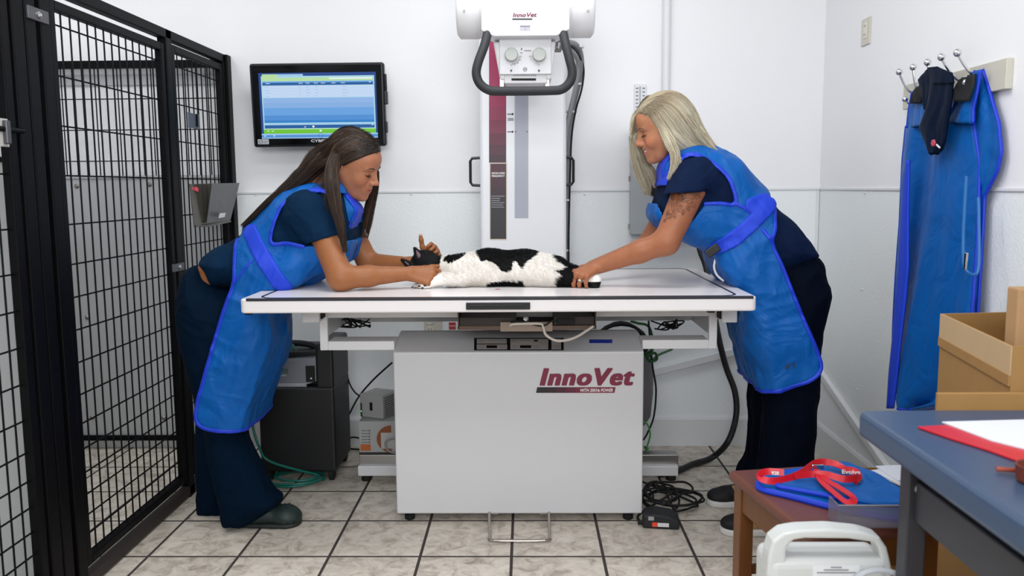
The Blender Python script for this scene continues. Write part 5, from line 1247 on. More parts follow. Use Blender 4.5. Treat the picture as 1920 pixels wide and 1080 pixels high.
def folds(V, Fq, amp, dirv, f=14, seed=0, warp=.05, mask=None):
    """press long creases running along dirv into a cloth surface"""
    d = np.array(dirv, float); d /= np.linalg.norm(d)
    if callable(Fq):
        e_ = .004; N_ = np.stack([Fq(V+e_*np.eye(3)[k])-Fq(V-e_*np.eye(3)[k]) for k in range(3)], 1); N_ /= np.linalg.norm(N_, axis=1, keepdims=True)+1e-9
    else: N_ = normals(V, Fq)
    X = V+warp*np.stack([vnoise(V, 7, seed+k) for k in range(3)], 1)
    X = X-(X@d)[:, None]*d*.78
    n = np.tanh(vnoise(X, f, seed+9)*2.2); n2 = (1-np.abs(vnoise(X, f*1.8, seed+17))*3)
    a = amp*(n*.7+n2*.35)
    if mask is not None: a = a*mask
    return V+N_*a[:, None]
def hand(W, d, n, thumb_side, sc=1.0, curl=((50, 60, 35),)*4, spread=.006, thumb=(.2, 35, 25), k=.006, thumb_dir=None, wr=.024):
    """prims of a hand: palm, four fingers of unequal length with three bent phalanges, thumb leaving the side of the palm"""
    W = np.array(W, float); d = np.array(d, float); d /= np.linalg.norm(d); n = np.array(n, float); n -= d*(n@d); n /= np.linalg.norm(n)
    s = np.cross(n, d)*thumb_side; P = []; L = (.066, .074, .069, .054); kn = []
    for i in range(4):
        off = (1.5-i)*.0185*sc; fwd = (.084, .088, .083, .074)[i]*sc
        K = W+d*fwd+s*(off*1.08)+n*(.002-.001*abs(i-1.3))*sc; base = W+d*.012*sc+s*off*.55
        P.append(cone(base, K, .0135*sc, .0105*sc, k=.012)); kn.append(K)
        q = K; a = 0; r = (.0088, .0090, .0086, .0076)[i]*sc
        cu = curl[i % len(curl)]; tipd = None
        for j, fr in enumerate((.46, .30, .24)):
            a += math.radians(cu[j]); dd = d*math.cos(a)-n*math.sin(a)+s*(1.5-i)*spread*10*(.5 if j == 0 else .0)
            dd /= np.linalg.norm(dd); q2 = q+dd*L[i]*fr*sc; r2 = r*(.93, .9, .86)[j]
            P.append(cone(q, q2, r, r2, k=.003 if j else .005)); q = q2; r = r2
    P.append(cone(W+d*.02*sc-n*.006*sc+s*.006, W+d*.065*sc-n*.004*sc+s*.004, .017*sc, .014*sc, k=.014))
    t0 = W+d*.018*sc+s*.020*sc-n*.006*sc
    td = (d*math.cos(math.radians(42))+s*math.sin(math.radians(42))-n*.35) if thumb_dir is None else np.array(thumb_dir, float)
    td /= np.linalg.norm(td); t1 = t0+td*.040*sc; td2 = td+d*.35-s*.05-n*.1 if thumb_dir is None else td; td2 = td2/np.linalg.norm(td2); t2 = t1+td2*.032*sc; t3 = t2+td2*.024*sc
    P += [cone(W+d*.01*sc+s*.008*sc, t1, .0150*sc, .0115*sc, k=.014), cone(t1, t2, .0110*sc, .0100*sc, k=.006), cone(t2, t3, .0100*sc, .0080*sc, k=.006)]
    return P, kn, s
def head_frame(yaw, pitch, roll, face):
    f = np.array([face*math.cos(yaw), -math.sin(yaw), 0]); up = np.array([0, 0, 1.]); l = np.cross(up, f)
    f2 = f*math.cos(pitch)-up*math.sin(pitch); u2 = up*math.cos(pitch)+f*math.sin(pitch)
    l2 = l*math.cos(roll)+u2*math.sin(roll); u3 = u2*math.cos(roll)-l*math.sin(roll)
    return np.array([f2, l2, u3]).T
class Head:
    def __init__(s, o, M, sc): s.o = np.array(o, float); s.M = M; s.sc = sc
    def w(s, *p): return s.o+s.M@(np.array(p, float)*s.sc)
    def loc(s, X): return ((X-s.o)@s.M)/s.sc
    def E(s, c, r, **k): 
        R = k.pop('rot', None); M = s.M if R is None else s.M@R
        return ell(s.w(*c), np.array(r)*s.sc, M, **k)
    def Cn(s, a, b, r1, r2, **k): return cone(s.w(*a), s.w(*b), r1*s.sc, r2*s.sc, **k)
    def prims(s, smile=0.0, full=0.0):
        E, Cn = s.E, s.Cn; P = []
        P += [E((-.012, 0, .030), (.094, .074, .088), k=.02), E((.038, 0, .030), (.055, .063, .062), k=.03)]
        P += [E((.030, 0, -.030), (.050, .060, .060), k=.03), Cn((.028, 0, -.05), (.060, 0, -.088), .044, .026, k=.03)]
        for y in (-1, 1):
            P += [E((.056, y*.034, -.030), (.028, .024, .026), k=.022), Cn((.0, y*.052, -.035), (.045, y*.028, -.085), .020, .018, k=.03)]
            P += [E((.079, y*.027, .0175), (.012, .021, .0065), k=.012)]
        P += [E((.078, 0, -.096), (.015, .018, .014), k=.016)]
        P += [E((.066, 0, .045), (.024, .045, .03), k=.025)]
        for y in (-1, 1): P += [E((.096, y*.031, .001), (.012, .017, .010), k=.012, op='s')]
        for y in (-1, 1): P += [E((.075, y*.031, -.001), (.0125, .0145, .0115), k=.003)]
        P += [E((.085, 0, -.018), (.017, .0135, .026), k=.012), Cn((.084, 0, .014), (.108, 0, -.024), .0065, .0085, k=.012), E((.110, 0, -.030), (.0105, .0095, .0085), k=.006)]
        for y in (-1, 1): P += [E((.099, y*.0125, -.034), (.0105, .0065, .0075), k=.006)]
        for y in (-1, 1): P += [E((.106, y*.007, -.0405), (.005, .0032, .0028), k=.002, op='s')]
        P += [E((.080, 0, -.061), (.0180, .026, .021), k=.018)]
        big = smile > .5; w = .0290 if big else .0245; cu = 13 if big else 9
        def arc(dx, dz, y): return (.0965+dx-26*y*y, y, -.0625+dz+cu*y*y)
        ys = np.linspace(-w, w, 7)
        if big:
            for y in (-1, 1): P += [E((.066, y*.037, -.036), (.020, .014, .016), k=.014)]
        up, lo, cut = (.0062, -.0078, .0040) if big else (.0040, -.0046, .0008)
        for i in range(6):
            e = 1-abs((ys[i]+ys[i+1])/2)/w*.55
            P += [Cn(arc(.0005, up, ys[i]), arc(.0005, up, ys[i+1]), .0030*e, .0030*e, k=.003), Cn(arc(-.001, lo, ys[i]), arc(-.001, lo, ys[i+1]), .0037*e, .0037*e, k=.003)]
        for i in range(6):
            e = 1-abs((ys[i]+ys[i+1])/2)/w*.6
            P += [Cn(arc(.001, 0, ys[i]), arc(.001, 0, ys[i+1]), cut*e+.0012, cut*e+.0012, k=.001, op='s')]
        for y in (-1, 1):
            P += [E((-.010, y*.0755, -.002), (.017, .006, .029), k=.004, rot=rotm(rz=y*.35)), E((-.008, y*.081, .002), (.010, .005, .018), k=.003, op='s', rot=rotm(rz=y*.35)), E((-.006, y*.073, -.024), (.008, .006, .009), k=.006)]
        return P
    def colour(s, X, base, lip, cheek, brow):
        L = s.loc(X); C_ = np.tile(np.array(base), (len(X), 1))
        near = np.linalg.norm(L, axis=1) < .16
        def mix(w, c): 
            w = (np.clip(w, 0, 1)*near)[:, None]; C_[:] = C_*(1-w)+np.array(c)*w
        for y in (-1, 1): mix(.45*np.exp(-(((L[:, 1]-y*.042)/.02)**2+((L[:, 2]+.032)/.018)**2))*(L[:, 0] > .03), cheek)
        mix(.3*np.exp(-((L[:, 1]/.012)**2+((L[:, 2]+.032)/.012)**2))*(L[:, 0] > .09), cheek)
        return C_, L, mix
def project_to(prims, p, d, tmax=.08, near=None):
    """walk from p along d until the surface is met"""
    p = np.array(p, float); d = np.array(d, float); d /= np.linalg.norm(d); t = 0
    for _ in range(40):
        v = float(field(prims, (p+d*t)[None])[0])
        if v < 1e-4: break
        t += max(v, 2e-4)
        if t > tmax: break
    return p+d*t
def strands(paths, width, cols, sides=3, taper=True):
    """many thin hairs as one triangle-sided mesh; paths: (n, m, 3)"""
    P = np.array(paths, float); n, m, _ = P.shape
    T = np.zeros_like(P); T[:, 1:-1] = P[:, 2:]-P[:, :-2]; T[:, 0] = P[:, 1]-P[:, 0]; T[:, -1] = P[:, -1]-P[:, -2]; T /= np.linalg.norm(T, axis=2, keepdims=True)+1e-9
    ref = np.array([.3, .9, .1]); U = np.cross(T, ref); U /= np.linalg.norm(U, axis=2, keepdims=True)+1e-9; W = np.cross(T, U)
    w = np.array(width).reshape(-1, 1, 1)*(np.linspace(1, .35, m)[None, :, None] if taper else 1)
    V = np.stack([P+w*(math.cos(a)*U+math.sin(a)*W) for a in np.arange(sides)*2*PI/sides], 2)   # n,m,s,3
    idx = np.arange(n*m*sides).reshape(n, m, sides); a = idx[:, :-1]; b = idx[:, 1:]
    F_ = np.stack([a, np.roll(a, -1, 2), np.roll(b, -1, 2), b], -1).reshape(-1, 4)
    c = np.array(cols); 
    if c.ndim == 2: c = np.repeat(c[:, None], m, 1)
    return V.reshape(-1, 3), F_, np.repeat(c[:, :, None], sides, 2).reshape(-1, 3)
def cr_path(pts, m):
    """resample a polyline smoothly to m points"""
    q = np.array(smooth_path(pts, 6)); d = np.r_[0, np.cumsum(np.linalg.norm(np.diff(q, axis=0), axis=1))]; t = np.linspace(0, d[-1], m)
    return np.stack([np.interp(t, d, q[:, k]) for k in range(3)], 1)

def march(prims, PX_, y0=2.68, tmax=.75):
    """depth along the line of sight at which each picture point meets the surface"""
    PX_ = np.array(PX_, float); D = _fw+_rt*((PX_[:, :1]-960)/FPX)-_up*((PX_[:, 1:2]-540)/FPX); D = D/D[:, 1:2]; sp = np.linalg.norm(D, axis=1)
    t = np.full(len(D), y0); hit = np.zeros(len(D), bool)
    for _ in range(48):
        X = EYE+D*t[:, None]; v = field(prims, X); hit |= v < 6e-4; t = np.where(hit, t, t+np.maximum(v, 4e-4)/sp*.9)
        if hit.all(): break
    hit &= t < y0+tmax
    return D, t, hit
def surf_paths(prims, guides, n, m, rg, jit=2.0, lift=(.0008, .004), ends=(.82, 1.0), start=(0, .06)):
    """hairs combed over a surface, following guide curves drawn in picture coordinates"""
    G = np.array([cr_path([(x, y, 0) for x, y in g], m)[:, :2] for g in guides])
    u = rg.uniform(0, len(guides)-1, n); i = np.minimum(u.astype(int), len(guides)-2); f = (u-i)[:, None, None]
    Q = G[i]*(1-f)+G[i+1]*f
    w = np.cumsum(rg.normal(0, .35, (n, m, 2)), 1)*.35+rg.normal(0, jit, (n, 1, 2)); Q = Q+w
    out = np.zeros((n, m, 3)); e = rg.uniform(*ends, n); s0 = rg.uniform(*start, n)
    for k in range(n):
        t = np.linspace(s0[k], e[k], m)*(m-1); out[k, :, 0] = np.interp(t, range(m), Q[k, :, 0]); out[k, :, 1] = np.interp(t, range(m), Q[k, :, 1])
    D, t, hit = march(prims, out[:, :, :2].reshape(-1, 2)); t = np.where(hit, t, np.nan).reshape(n, m)
    for k in range(n):
        ok = ~np.isnan(t[k])
        if ok.sum() < 3: t[k] = np.nan; continue
        t[k] = np.interp(range(m), np.flatnonzero(ok), t[k][ok])
        t[k] = np.convolve(np.r_[t[k][0], t[k][0], t[k], t[k][-1], t[k][-1]], [.1, .2, .4, .2, .1], 'valid')
    l = rg.uniform(*lift, (n, 1)); X = EYE+D.reshape(n, m, 3)*(t-l)[:, :, None]
    return X[~np.isnan(t).any(1)]
# ================================================================== the two people
def px_poly(pts, y, **k): return Poly2([PY(p[0], p[1], p[2] if len(p) > 2 else y) for p in pts], **k)
def rpx(r, y): return r*y/FPX
def plane(p0, n):
    p0 = np.array(p0, float); n = np.array(n, float); n /= np.linalg.norm(n); return lambda X: (X-p0)@n
def mask_i(poly, grow=0.0): return lambda X: poly(X[:, 0], X[:, 2])-grow
BODYH = .0026
TB = boxp(((TX0+TX1)/2, (TY0+TY1)/2, (bot+TZ)/2), ((TX1-TX0)/2, (TY1-TY0)/2, (TZ-bot)/2+.001), rr=.004, k=.003, op='s')
TB['R'] = 2.0
SKIN_D, SKIN_B = (.305, .112, .040), (.335, .122, .056)
FACE_D, FACE_B = (.405, .165, .088), (.45, .195, .105)
skin_d = mat('skin_tan', '#b0764f', .45, attr='col', sss=.08, bump=.12, bscale=350, spec=.35)
skin_b = mat('skin_fair', '#c88a66', .45, attr='col', sss=.08, bump=.12, bscale=350, spec=.35)
SCR_D = cloth_mat('scrub_teal_navy', '#07243e', .8, bump=.4, bscale=9, spec=.08)
SCR_B = cloth_mat('scrub_navy', '#091a38', .8, bump=.35, bscale=8, spec=.1)
PAN_D = cloth_mat('pants_teal_navy', '#041628', .8, bump=.4, bscale=8, spec=.05)
PAN_B = cloth_mat('pants_navy', '#040a18', .8, bump=.4, bscale=8, spec=.05)
HAIR_M = mat('hair_strands', '#3a2a20', .42, attr='col', spec=.4)
def garment(name, prims, h, m, parent, fold=None, extra=None):
    V, Fq = sdf_mesh(prims, h)
    if fold:
        for fd in fold: V = folds(V, Fq, **fd)
    return np_mesh(name, V, Fq, m, parent)
def wrap(outer, poly, t_in=.006, t_out=.0, k=.003, cuts=(), c=None, R=None):
    """sheet lying on the outside of a solid, bounded by an outline seen from the side"""
    P = list(outer)
    cc, RR = np.mean([p['c'] for p in outer], axis=0), 1.2
    def f(X, near=None):
        d = field(outer, X, near); sh = np.abs(d-(t_out-t_in)/2)-(t_in+t_out)/2
        e = poly(X[:, 0], X[:, 2]); r = -smin(-sh, -e, k)
        for cpoly in cuts: r = -smin(-r, cpoly(X[:, 0], X[:, 2]), k)
        r = np.maximum(r, -pdist(TB, X))
        return r
    return f
def band(outer, lines, hw, t=.011, k=.003, ext=None):
    """raised binding following a line seen from the side"""
    def f(X, near=None):
        d = field(outer, X, near); sh = np.abs(d-.001)-t/2; e = np.full(len(X), 1e9)
        for L_ in lines:
            for a, b in zip(L_[:-1], L_[1:]):
                w = X[:, (0, 2)]-a; ab = b-a; tt = np.clip((w@ab)/max(ab@ab, 1e-12), 0, 1)[:, None]; q = w-tt*ab; e = np.minimum(e, np.sqrt((q*q).sum(1)))
        r = np.maximum(-smin(-sh, -(e-hw), k), -pdist(TB, X))
        return r
    return f
def XZ(pts, y, smooth=True, closed=False):
    q = [PY(a, b, y) for a, b in pts]
    if smooth: q = smooth_path(q, 4, closed=closed)
    q = np.array(q)[:, (0, 2)]
    if closed: q = np.r_[q, q[:1]]
    return q
def sheet(name, f, prims, h, m, parent, fold=None, lo=None, hi=None):
    l, u = bounds(prims)
    V, Fq = sdf_mesh(None, h, l if lo is None else lo, u if hi is None else hi, f=f)
    if fold:
        for fd in fold: V = folds(V, lambda X: field(prims, X), **fd)
    return np_mesh(name, V, Fq, m, parent)
def ring(name, c, axis, R, r, m, parent):
    axis = np.array(axis, float); axis /= np.linalg.norm(axis); u = np.cross(axis, [0.3, .2, 1.]); u /= np.linalg.norm(u); w = np.cross(axis, u)
    return MB().tube([np.array(c)+R*(math.cos(a)*u+math.sin(a)*w) for a in np.linspace(0, 2*PI, 22, endpoint=False)], r, n=8, closed=True).build(name, m, parent, smooth=True)
GOLD = mat('gold', '#d8a760', .2, 1.0)
def face_details(H, P, parent, brow_c, lash_c, both=True, smile=False, sides=(-1, 1)):
    fwd = H.M[:, 0]
    def onface(y, z, lift=0.0): return project_to(P, H.w(.15, y, z), -fwd, .16)+fwd*lift
    BR = mat('brow_'+brow_c.strip('#'), brow_c, .8); LS = mat('lash_'+lash_c.strip('#'), lash_c, .7)
    for y in sides:
        pts = [onface(y*yy, zz, .0002) for yy, zz in ((.013, .0185), (.022, .0225), (.032, .0245), (.042, .0225), (.050, .017))]
        MB().tube(smooth_path(pts, 5), [.0008+.0010*math.sin(PI*min(1, (i+3)/22)) for i in range(21)], n=8).build('eyebrow', BR, parent, smooth=True)
        pts = [onface(y*yy, zz, .0004) for yy, zz in ((.0185, -.0035), (.024, -.0055), (.031, -.0068), (.038, -.0055), (.045, -.0015))]
        lash = MB().tube(smooth_path(pts, 5), [.0005+.0006*math.sin(PI*i/20) for i in range(21)], n=8)
        for i, p in enumerate(smooth_path(pts, 3)):
            lash.tube([p, p+fwd*.005-H.M[:, 2]*.003, p+fwd*.009-H.M[:, 2]*.003], [.0005, .0004, .0002], n=4)
        lash.build('eyelashes', LS, parent)
    return onface
def nail(prev, tip, n, m, parent, r=.008):
    d = np.array(tip)-np.array(prev); d /= np.linalg.norm(d); n = np.array(n, float); n -= d*(n@d); n /= np.linalg.norm(n); s = np.cross(d, n)
    c = np.array(tip)+n*r*.78+d*r*.25
    M = np.array([d, s, n]).T
    MB_v = MB(); MB_v.sph((0, 0, 0), (.0062, .0048, .0013), n=10); V = [c+M@np.array(v) for v in MB_v.v]
    return mesh_obj('fingernail', V, MB_v.f, m, parent, smooth=True)
NAILM = mat('nail_pink', '#e0b4a0', .25)

# ------------------------------------------------------------------ the dark-haired person leaning in from the left
YC = 3.02
pd = thing('person', 'dark-haired person in blue apron leaning over the left end of the table, holding the cat', 'person', (-1.02, YC, 0))
HD = Head((-.611, 3.0, 1.306), head_frame(.25, .40, .13, 1), .98)
sh_n, el_n, wr_n = PY(588, 398, 2.90), PZ(640, 547, .88)+V3(.0, .01, .044), PY(766, 513, 2.86)
el_n[1] = 2.80; el_n = PY(639, 521, 2.80)
sh_f, el_f, wr_f = PY(640, 400, 3.16), PY(690, 492, 3.16), PY(770, 494, 3.09)
P = HD.prims(smile=.3)
P += [cone(HD.w(-.035, 0, -.045), PY(598, 372, YC), .050, .060, k=.03)]
# torso, hips and legs inside the clothes
P += [cone(PY(590, 400, YC), PY(480, 480, YC), .09, .085, k=.05, flat=((0, 1, 0), 1.45)), cone(PY(480, 480, YC), PY(415, 512, YC), .072, .060, k=.04, flat=((0, 1, 0), 1.7)), cone(PY(406, 512, YC), PY(392, 560, YC), .062, .08, k=.03, flat=((0, 1, 0), 1.55))]
for yy, kx, fx in ((2.93, 435, 455), (3.11, 410, 400)):
    P += [cone(PY(395, 580, yy*.5+YC*.5), PY(kx-15, 760, yy), .07, .045, k=.03), cone(PY(kx-15, 760, yy), PY(fx, 940, yy), .045, .035, k=.02)]
P += [cone(sh_n, el_n, .046, .044, k=.02), cone(el_n, el_n*.6+wr_n*.4, .041, .035, k=.02), cone(el_n*.6+wr_n*.4, wr_n, .035, .0235, k=.015)]
P += [cone(PY(600, 400, YC), sh_n, .05, .045, k=.03), cone(PY(610, 400, YC), sh_f, .06, .055, k=.04)]
P += [cone(sh_f, el_f, .048, .040, k=.02), cone(el_f, wr_f, .036, .023, k=.02)]
h1, k1, s1 = hand(wr_n, (1, .05, -.12), (0, -.82, .55), -1, curl=((30, 62, 55), (45, 65, 45), (52, 62, 45), (58, 60, 40)), sc=.92, thumb_dir=(.85, .45, .1))
# right hand: thumb side is up and away from the viewer
if s1[2] < 0: h1, k1, s1 = hand(wr_n, (1, .05, -.12), (0, -.82, .55), 1, curl=((30, 62, 55), (45, 65, 45), (52, 62, 45), (58, 60, 40)), sc=.92, thumb_dir=(.85, .45, .1))
wf2 = PY(797, 489, 3.075)
df, sf = V3(.55, -.35, .55), V3(-.75, .1, .65); nf = np.cross(sf, df); nf /= np.linalg.norm(nf)
h2, k2, s2 = hand(wf2, df, nf, 1, curl=((55, 62, 40), (62, 62, 40), (66, 60, 40), (66, 60, 40)), sc=.86, thumb_dir=(-.05, -.15, 1))
if s2 @ sf < 0: h2, k2, s2 = hand(wf2, df, nf, -1, curl=((55, 62, 40), (62, 62, 40), (66, 60, 40), (66, 60, 40)), sc=.80, thumb_dir=(-.12, -.15, 1))
P += h1+h2+[cone(wr_f, wf2, .0235, .02, k=.012)]
P += [TB]
V, Fq = sdf_mesh(P, BODYH)
def person_colours(H, V, base, lip, cheek, smile):
    Cc, L, mix = H.colour(V, base, lip, cheek, None)
    arm_ = np.array(SKIN_B if smile else SKIN_D); w_ = np.clip((np.linalg.norm(L, axis=1)-.15)/.12, 0, 1)[:, None]; Cc[:] = Cc*(1-w_)+arm_*w_
    Cc *= (1+.05*vnoise(V, 60, 5)+.04*vnoise(V, 160, 6))[:, None]
    cu = 13 if smile else 9; w = .0290 if smile else .0245; up, lo, cut = (.0062, -.0078, .0046) if smile else (.0040, -.0046, .0012)
    zc_ = -.0625+cu*L[:, 1]**2; dz = L[:, 2]-zc_; e = np.clip(1-np.abs(L[:, 1])/w*.6, .2, 1)*(np.abs(L[:, 1]) < w+.001)*(L[:, 0] > .062)
    mix(.8*(np.abs(dz-up) < .0042*e), lip); mix(.8*(np.abs(dz-lo) < .0050*e), lip); mix(.95*(np.abs(dz) < cut*e)*(L[:, 0] < .0955-26*L[:, 1]**2+.0015), lin('#4a1c1a'))
    return Cc
Cd = person_colours(HD, V, FACE_D, lin('#a85a4c'), lin('#b4694a'), False)
body_d = np_mesh('body', V, Fq, skin_d, pd, colors=Cd)
face_details(HD, P, pd, '#2a1a12', '#120c0a')
MB().sph(HD.w(-.004, -.083, -.030), (.0045, .003, .0045), n=8).build('earring', GOLD, pd, smooth=True)
MB().sph(project_to(P, HD.w(.101, -.06, -.030), -HD.M[:, 1]*-1), .0014, n=8).build('nose_stud', GOLD, pd)
_, tipA = h1[-1]['a'], h1[-1]['b']
q = h1[0+4*2+1]; 
rf = h1[2*4+1]; ring('ring', rf['a']*.45+rf['b']*.55, rf['b']-rf['a'], .0096, .0012, GOLD, pd)
for hh, nn_ in ((h1, (0, -.8, .5)), (h2, tuple(nf))):
    for i in range(4):
        c3 = hh[i*4+3]; ax = c3['b']-c3['a']; ax /= np.linalg.norm(ax)
        b_ = hh[i*4+2]; out = np.cross(np.cross(ax, b_['b']-b_['a']), ax); 
        if np.linalg.norm(out) < 1e-6: out = np.array(nn_)
        if out@np.array(nn_) < 0: out = -out
        nail(c3['a'], c3['b'], -(out) if False else out, NAILM, pd, r=c3['r2'])
c3 = h2[-1]; nail(c3['a'], c3['b'], (.1, -1, .1), NAILM, pd, r=c3['r2'])
# scrub top
torso_d = px_poly([(604, 352), (560, 352), (522, 372), (488, 408), (440, 450), (404, 466), (382, 482), (376, 496), (388, 512), (401, 536), (425, 535), (456, 545), (500, 540), (560, 528), (604, 512), (640, 494), (652, 470), (660, 420), (650, 372), (632, 350)], 2.945)
core_d = [slab(torso_d, YC, .175, .105)]
sl_a, sl_b = PY(575, 402, 2.89), PY(607, 450, 2.875); sld = (sl_b-sl_a)/np.linalg.norm(sl_b-sl_a)
slf_a, slf_b = PY(630, 395, 3.14), PY(668, 440, 3.17); slfd = (slf_b-slf_a)/np.linalg.norm(slf_b-slf_a)
hemn = PY(633, 438, 2.87)-PY(573, 456, 2.87); hemn = np.array([-hemn[2], 0, hemn[0]]); hemn = hemn if hemn[2] < 0 else -hemn
def sleeve(a, b, r1, r2, hp, hn, inner=.011):
    """short sleeve cut at its hem, open inside"""
    dd = (b-a)/np.linalg.norm(b-a)
    def f(X, near=None):
        o = pdist(cone(a, b+dd*.06, r1, r2), X); c_ = np.maximum(o, plane(hp, hn)(X)); i = pdist(cone(b-dd*.01, b+dd*.08, r2-inner, r2-inner), X); return -smin(-c_, i, .004)
    return f
f_sn, f_sf = sleeve(sl_a, sl_b, .082, .067, PY(604, 449, 2.87), hemn), sleeve(slf_a, slf_b, .072, .062, slf_b, slfd)
top_d = core_d+[dict(t='f', f=f_sn, c=sl_a, R=.2, k=.02, op='u'), dict(t='f', f=f_sf, c=slf_a, R=.2, k=.02, op='u'), TB]
garment('scrub_top', top_d, .005, SCR_D, pd, fold=[dict(amp=.004, dirv=(.3, .3, 1), f=13, seed=2), dict(amp=.0015, dirv=(1, 0, .2), f=26, seed=4)])
# pants
butt_d = px_poly([(368, 497), (348, 512), (336, 540), (331, 580), (336, 625), (346, 668), (360, 720), (400, 760), (450, 740), (470, 640), (456, 560), (420, 532), (398, 520)], 2.965)
legn_d = px_poly([(345, 600), (366, 700), (385, 800), (398, 873), (416, 940), (423, 980), (445, 985), (468, 983), (524, 941), (508, 916), (487, 870), (464, 830), (456, 770), (460, 680), (450, 600), (400, 580)], 2.94)
legf_d = px_poly([(350, 620), (358, 690), (369, 755), (371, 850), (373, 950), (379, 963), (410, 963), (430, 960), (430, 850), (430, 740), (430, 640), (400, 600)], 3.11)
pants_d = [slab(butt_d, YC, .185, .13), slab(legn_d, 2.94, .088, .07, k=.04), slab(legf_d, 3.11, .088, .07, k=.03), TB]
garment('scrub_pants', pants_d, .0055, PAN_D, pd, fold=[dict(amp=.006, dirv=(.15, 0, 1), f=10, seed=5), dict(amp=.003, dirv=(1, 0, -.5), f=17, seed=7)])
# clip pen in the pants pocket
MB().tube([PY(388, 640, 2.845), PY(387, 664, 2.845)], .0035, n=6).build('pocket_pen', CHR, pd)
# lead apron
CUT_D = px_poly([(513, 453), (524, 402), (544, 371), (580, 356), (650, 366), (660, 452), (575, 461)], 2.87, smooth=False)
drape_d = px_poly([(430, 490), (380, 530), (335, 600), (330, 700), (330, 780), (350, 830), (400, 840), (450, 836), (480, 815, 3.05), (498, 745, 3.05), (520, 690, 3.05), (530, 640, 3.05), (533, 590, 3.05), (545, 555, 3.0), (580, 516), (560, 470)], 2.885)
out_d = [slab(torso_d, YC, .188, .11, grow=.010), slab(drape_d, YC, .205, .07, k=.03)]
MK_D = px_poly([(441, 400), (442, 450), (445, 528), (422, 598), (407, 650), (390, 715), (380, 752), (379, 784), (396, 797), (430, 802), (462, 806), (487, 816), (512, 822), (570, 800), (600, 600), (720, 520), (720, 380), (628, 330), (560, 320), (480, 360)], 2.86, smooth=False)
FD_D = [dict(amp=.009, dirv=(.35, .1, 1), f=9, seed=3), dict(amp=.0045, dirv=(1, 0, -.35), f=12, seed=6), dict(amp=.002, dirv=(.5, 0, 1), f=26, seed=8)]
FD_B = [dict(amp=.009, dirv=(-.35, .1, 1), f=9, seed=23), dict(amp=.0045, dirv=(1, 0, .45), f=12, seed=26), dict(amp=.002, dirv=(-.5, 0, 1), f=26, seed=28)]
f_ap = wrap(out_d, MK_D, t_in=.007, t_out=.002, cuts=[CUT_D])
ap_d = sheet('lead_apron', f_ap, out_d, .0042, APB, pd, fold=FD_D)
edge1 = XZ([(441, 449), (443, 490), (445, 528), (422, 598), (407, 650), (390, 715), (380, 752), (379, 783), (396, 797), (430, 802), (462, 806), (487, 816), (508, 821)], 2.86)
edge2 = XZ([(575, 461), (545, 455), (513, 453), (524, 402), (544, 371), (580, 357), (612, 360)], 2.87)
sheet('apron_binding', band(out_d, [edge1, edge2], .0072, t=.009), out_d, .0042, APD, pd, fold=FD_D)
seam = XZ([(446, 530), (462, 508), (480, 487)], 2.86)
belt_c = XZ([(469, 434), (487, 462), (507, 492), (536, 534)], 2.86)
sheet('apron_belt', band(out_d, [belt_c], .0265, t=.015, k=.002), out_d, .0045, BELT, pd, fold=FD_D)
sheet('apron_seam', band(out_d, [seam], .0045, t=.010), out_d, .0042, APD, pd, fold=FD_D)
# neck collar
nk = px_poly([(618, 352), (636, 338), (650, 356), (664, 374), (676, 392), (673, 404), (661, 430), (648, 426), (634, 400), (612, 372)], YC-.02)
co_p = [slab(nk, YC-.03, .075, .035)]
garment('thyroid_collar', co_p, .004, APB, pd, fold=[dict(amp=.003, dirv=(.5, 0, -1), f=16, seed=3)])
ed = XZ([(636, 338), (650, 356), (664, 374), (676, 392), (673, 404), (661, 430)], YC-.02)
sheet('collar_binding', band(co_p, [ed], .006, t=.008), co_p, .0038, APD, pd)
# clogs
CROC = mat('clog_dark_teal', '#1c2c2b', .55)
def clog(cx, y, face, toe_px, heel_px, parent, m, name='clog'):
    t_, h_ = PZ(*toe_px, 0), PZ(*heel_px, 0); t_[1] = h_[1] = y; d = (t_-h_); L_ = np.linalg.norm(d); d /= L_; s = V3(0, 1, 0)
    pr = [cone(h_+d*.04+V3(0, 0, .034), t_-d*.055+V3(0, 0, .036), .034, .036, k=.02, flat=((0, 1, 0), 1.25)), ell(t_-d*.045+V3(0, 0, .030), (.050, .050, .034), k=.02), cone(h_+d*.05+V3(0, 0, .05), h_+d*.12+V3(0, 0, .06), .036, .03, k=.03)]
    pr += [fn(lambda X: .004-X[:, 2], h_, 1)]
    V, Fq = sdf_mesh(pr, .0035); o = np_mesh(name, V, Fq, m, parent); b = MB()
    for i, (u, v) in enumerate([(.02, 0), (.035, .02), (.035, -.02), (.05, 0), (.055, .03), (.055, -.03), (.065, .012), (.065, -.012), (.08, 0)]):
        p0 = project_to(pr, t_-d*(u+.01)+s*v+V3(0, 0, .12), (0, 0, -1), .12); b.sph(p0, (.004, .004, .0025), n=6)
    b.build('vent_holes', RUB, o)
    b = MB()
    for i in range(5):
        p0 = project_to(pr, t_-d*(.015+i*.022)-s*.12+V3(0, 0, .024), (0, 1, 0), .12); b.sph(p0, (.006, .003, .004), n=6)
    b.build('side_vents', RUB, o)
    ps = [cone(h_+d*.045+V3(0, 0, .010), t_-d*.050+V3(0, 0, .010), .044, .053, k=.02), fn(lambda X: .0005-X[:, 2], h_, 1), fn(lambda X: X[:, 2]-.017, h_, 1, k=.003)]
    Vs, Fs = sdf_mesh(ps, .0035); np_mesh('sole', Vs, Fs, mat('clog_sole', '#222624', .6), o); return o
clog(0, 2.965, 1, (569, 975), (440, 980), pd, CROC)
clog(0, 3.10, 1, (505, 950), (392, 958), pd, CROC)
MB().sph(PY(469, 965, 2.90), .008, n=8).build('clog_rivet', CHR, pd)

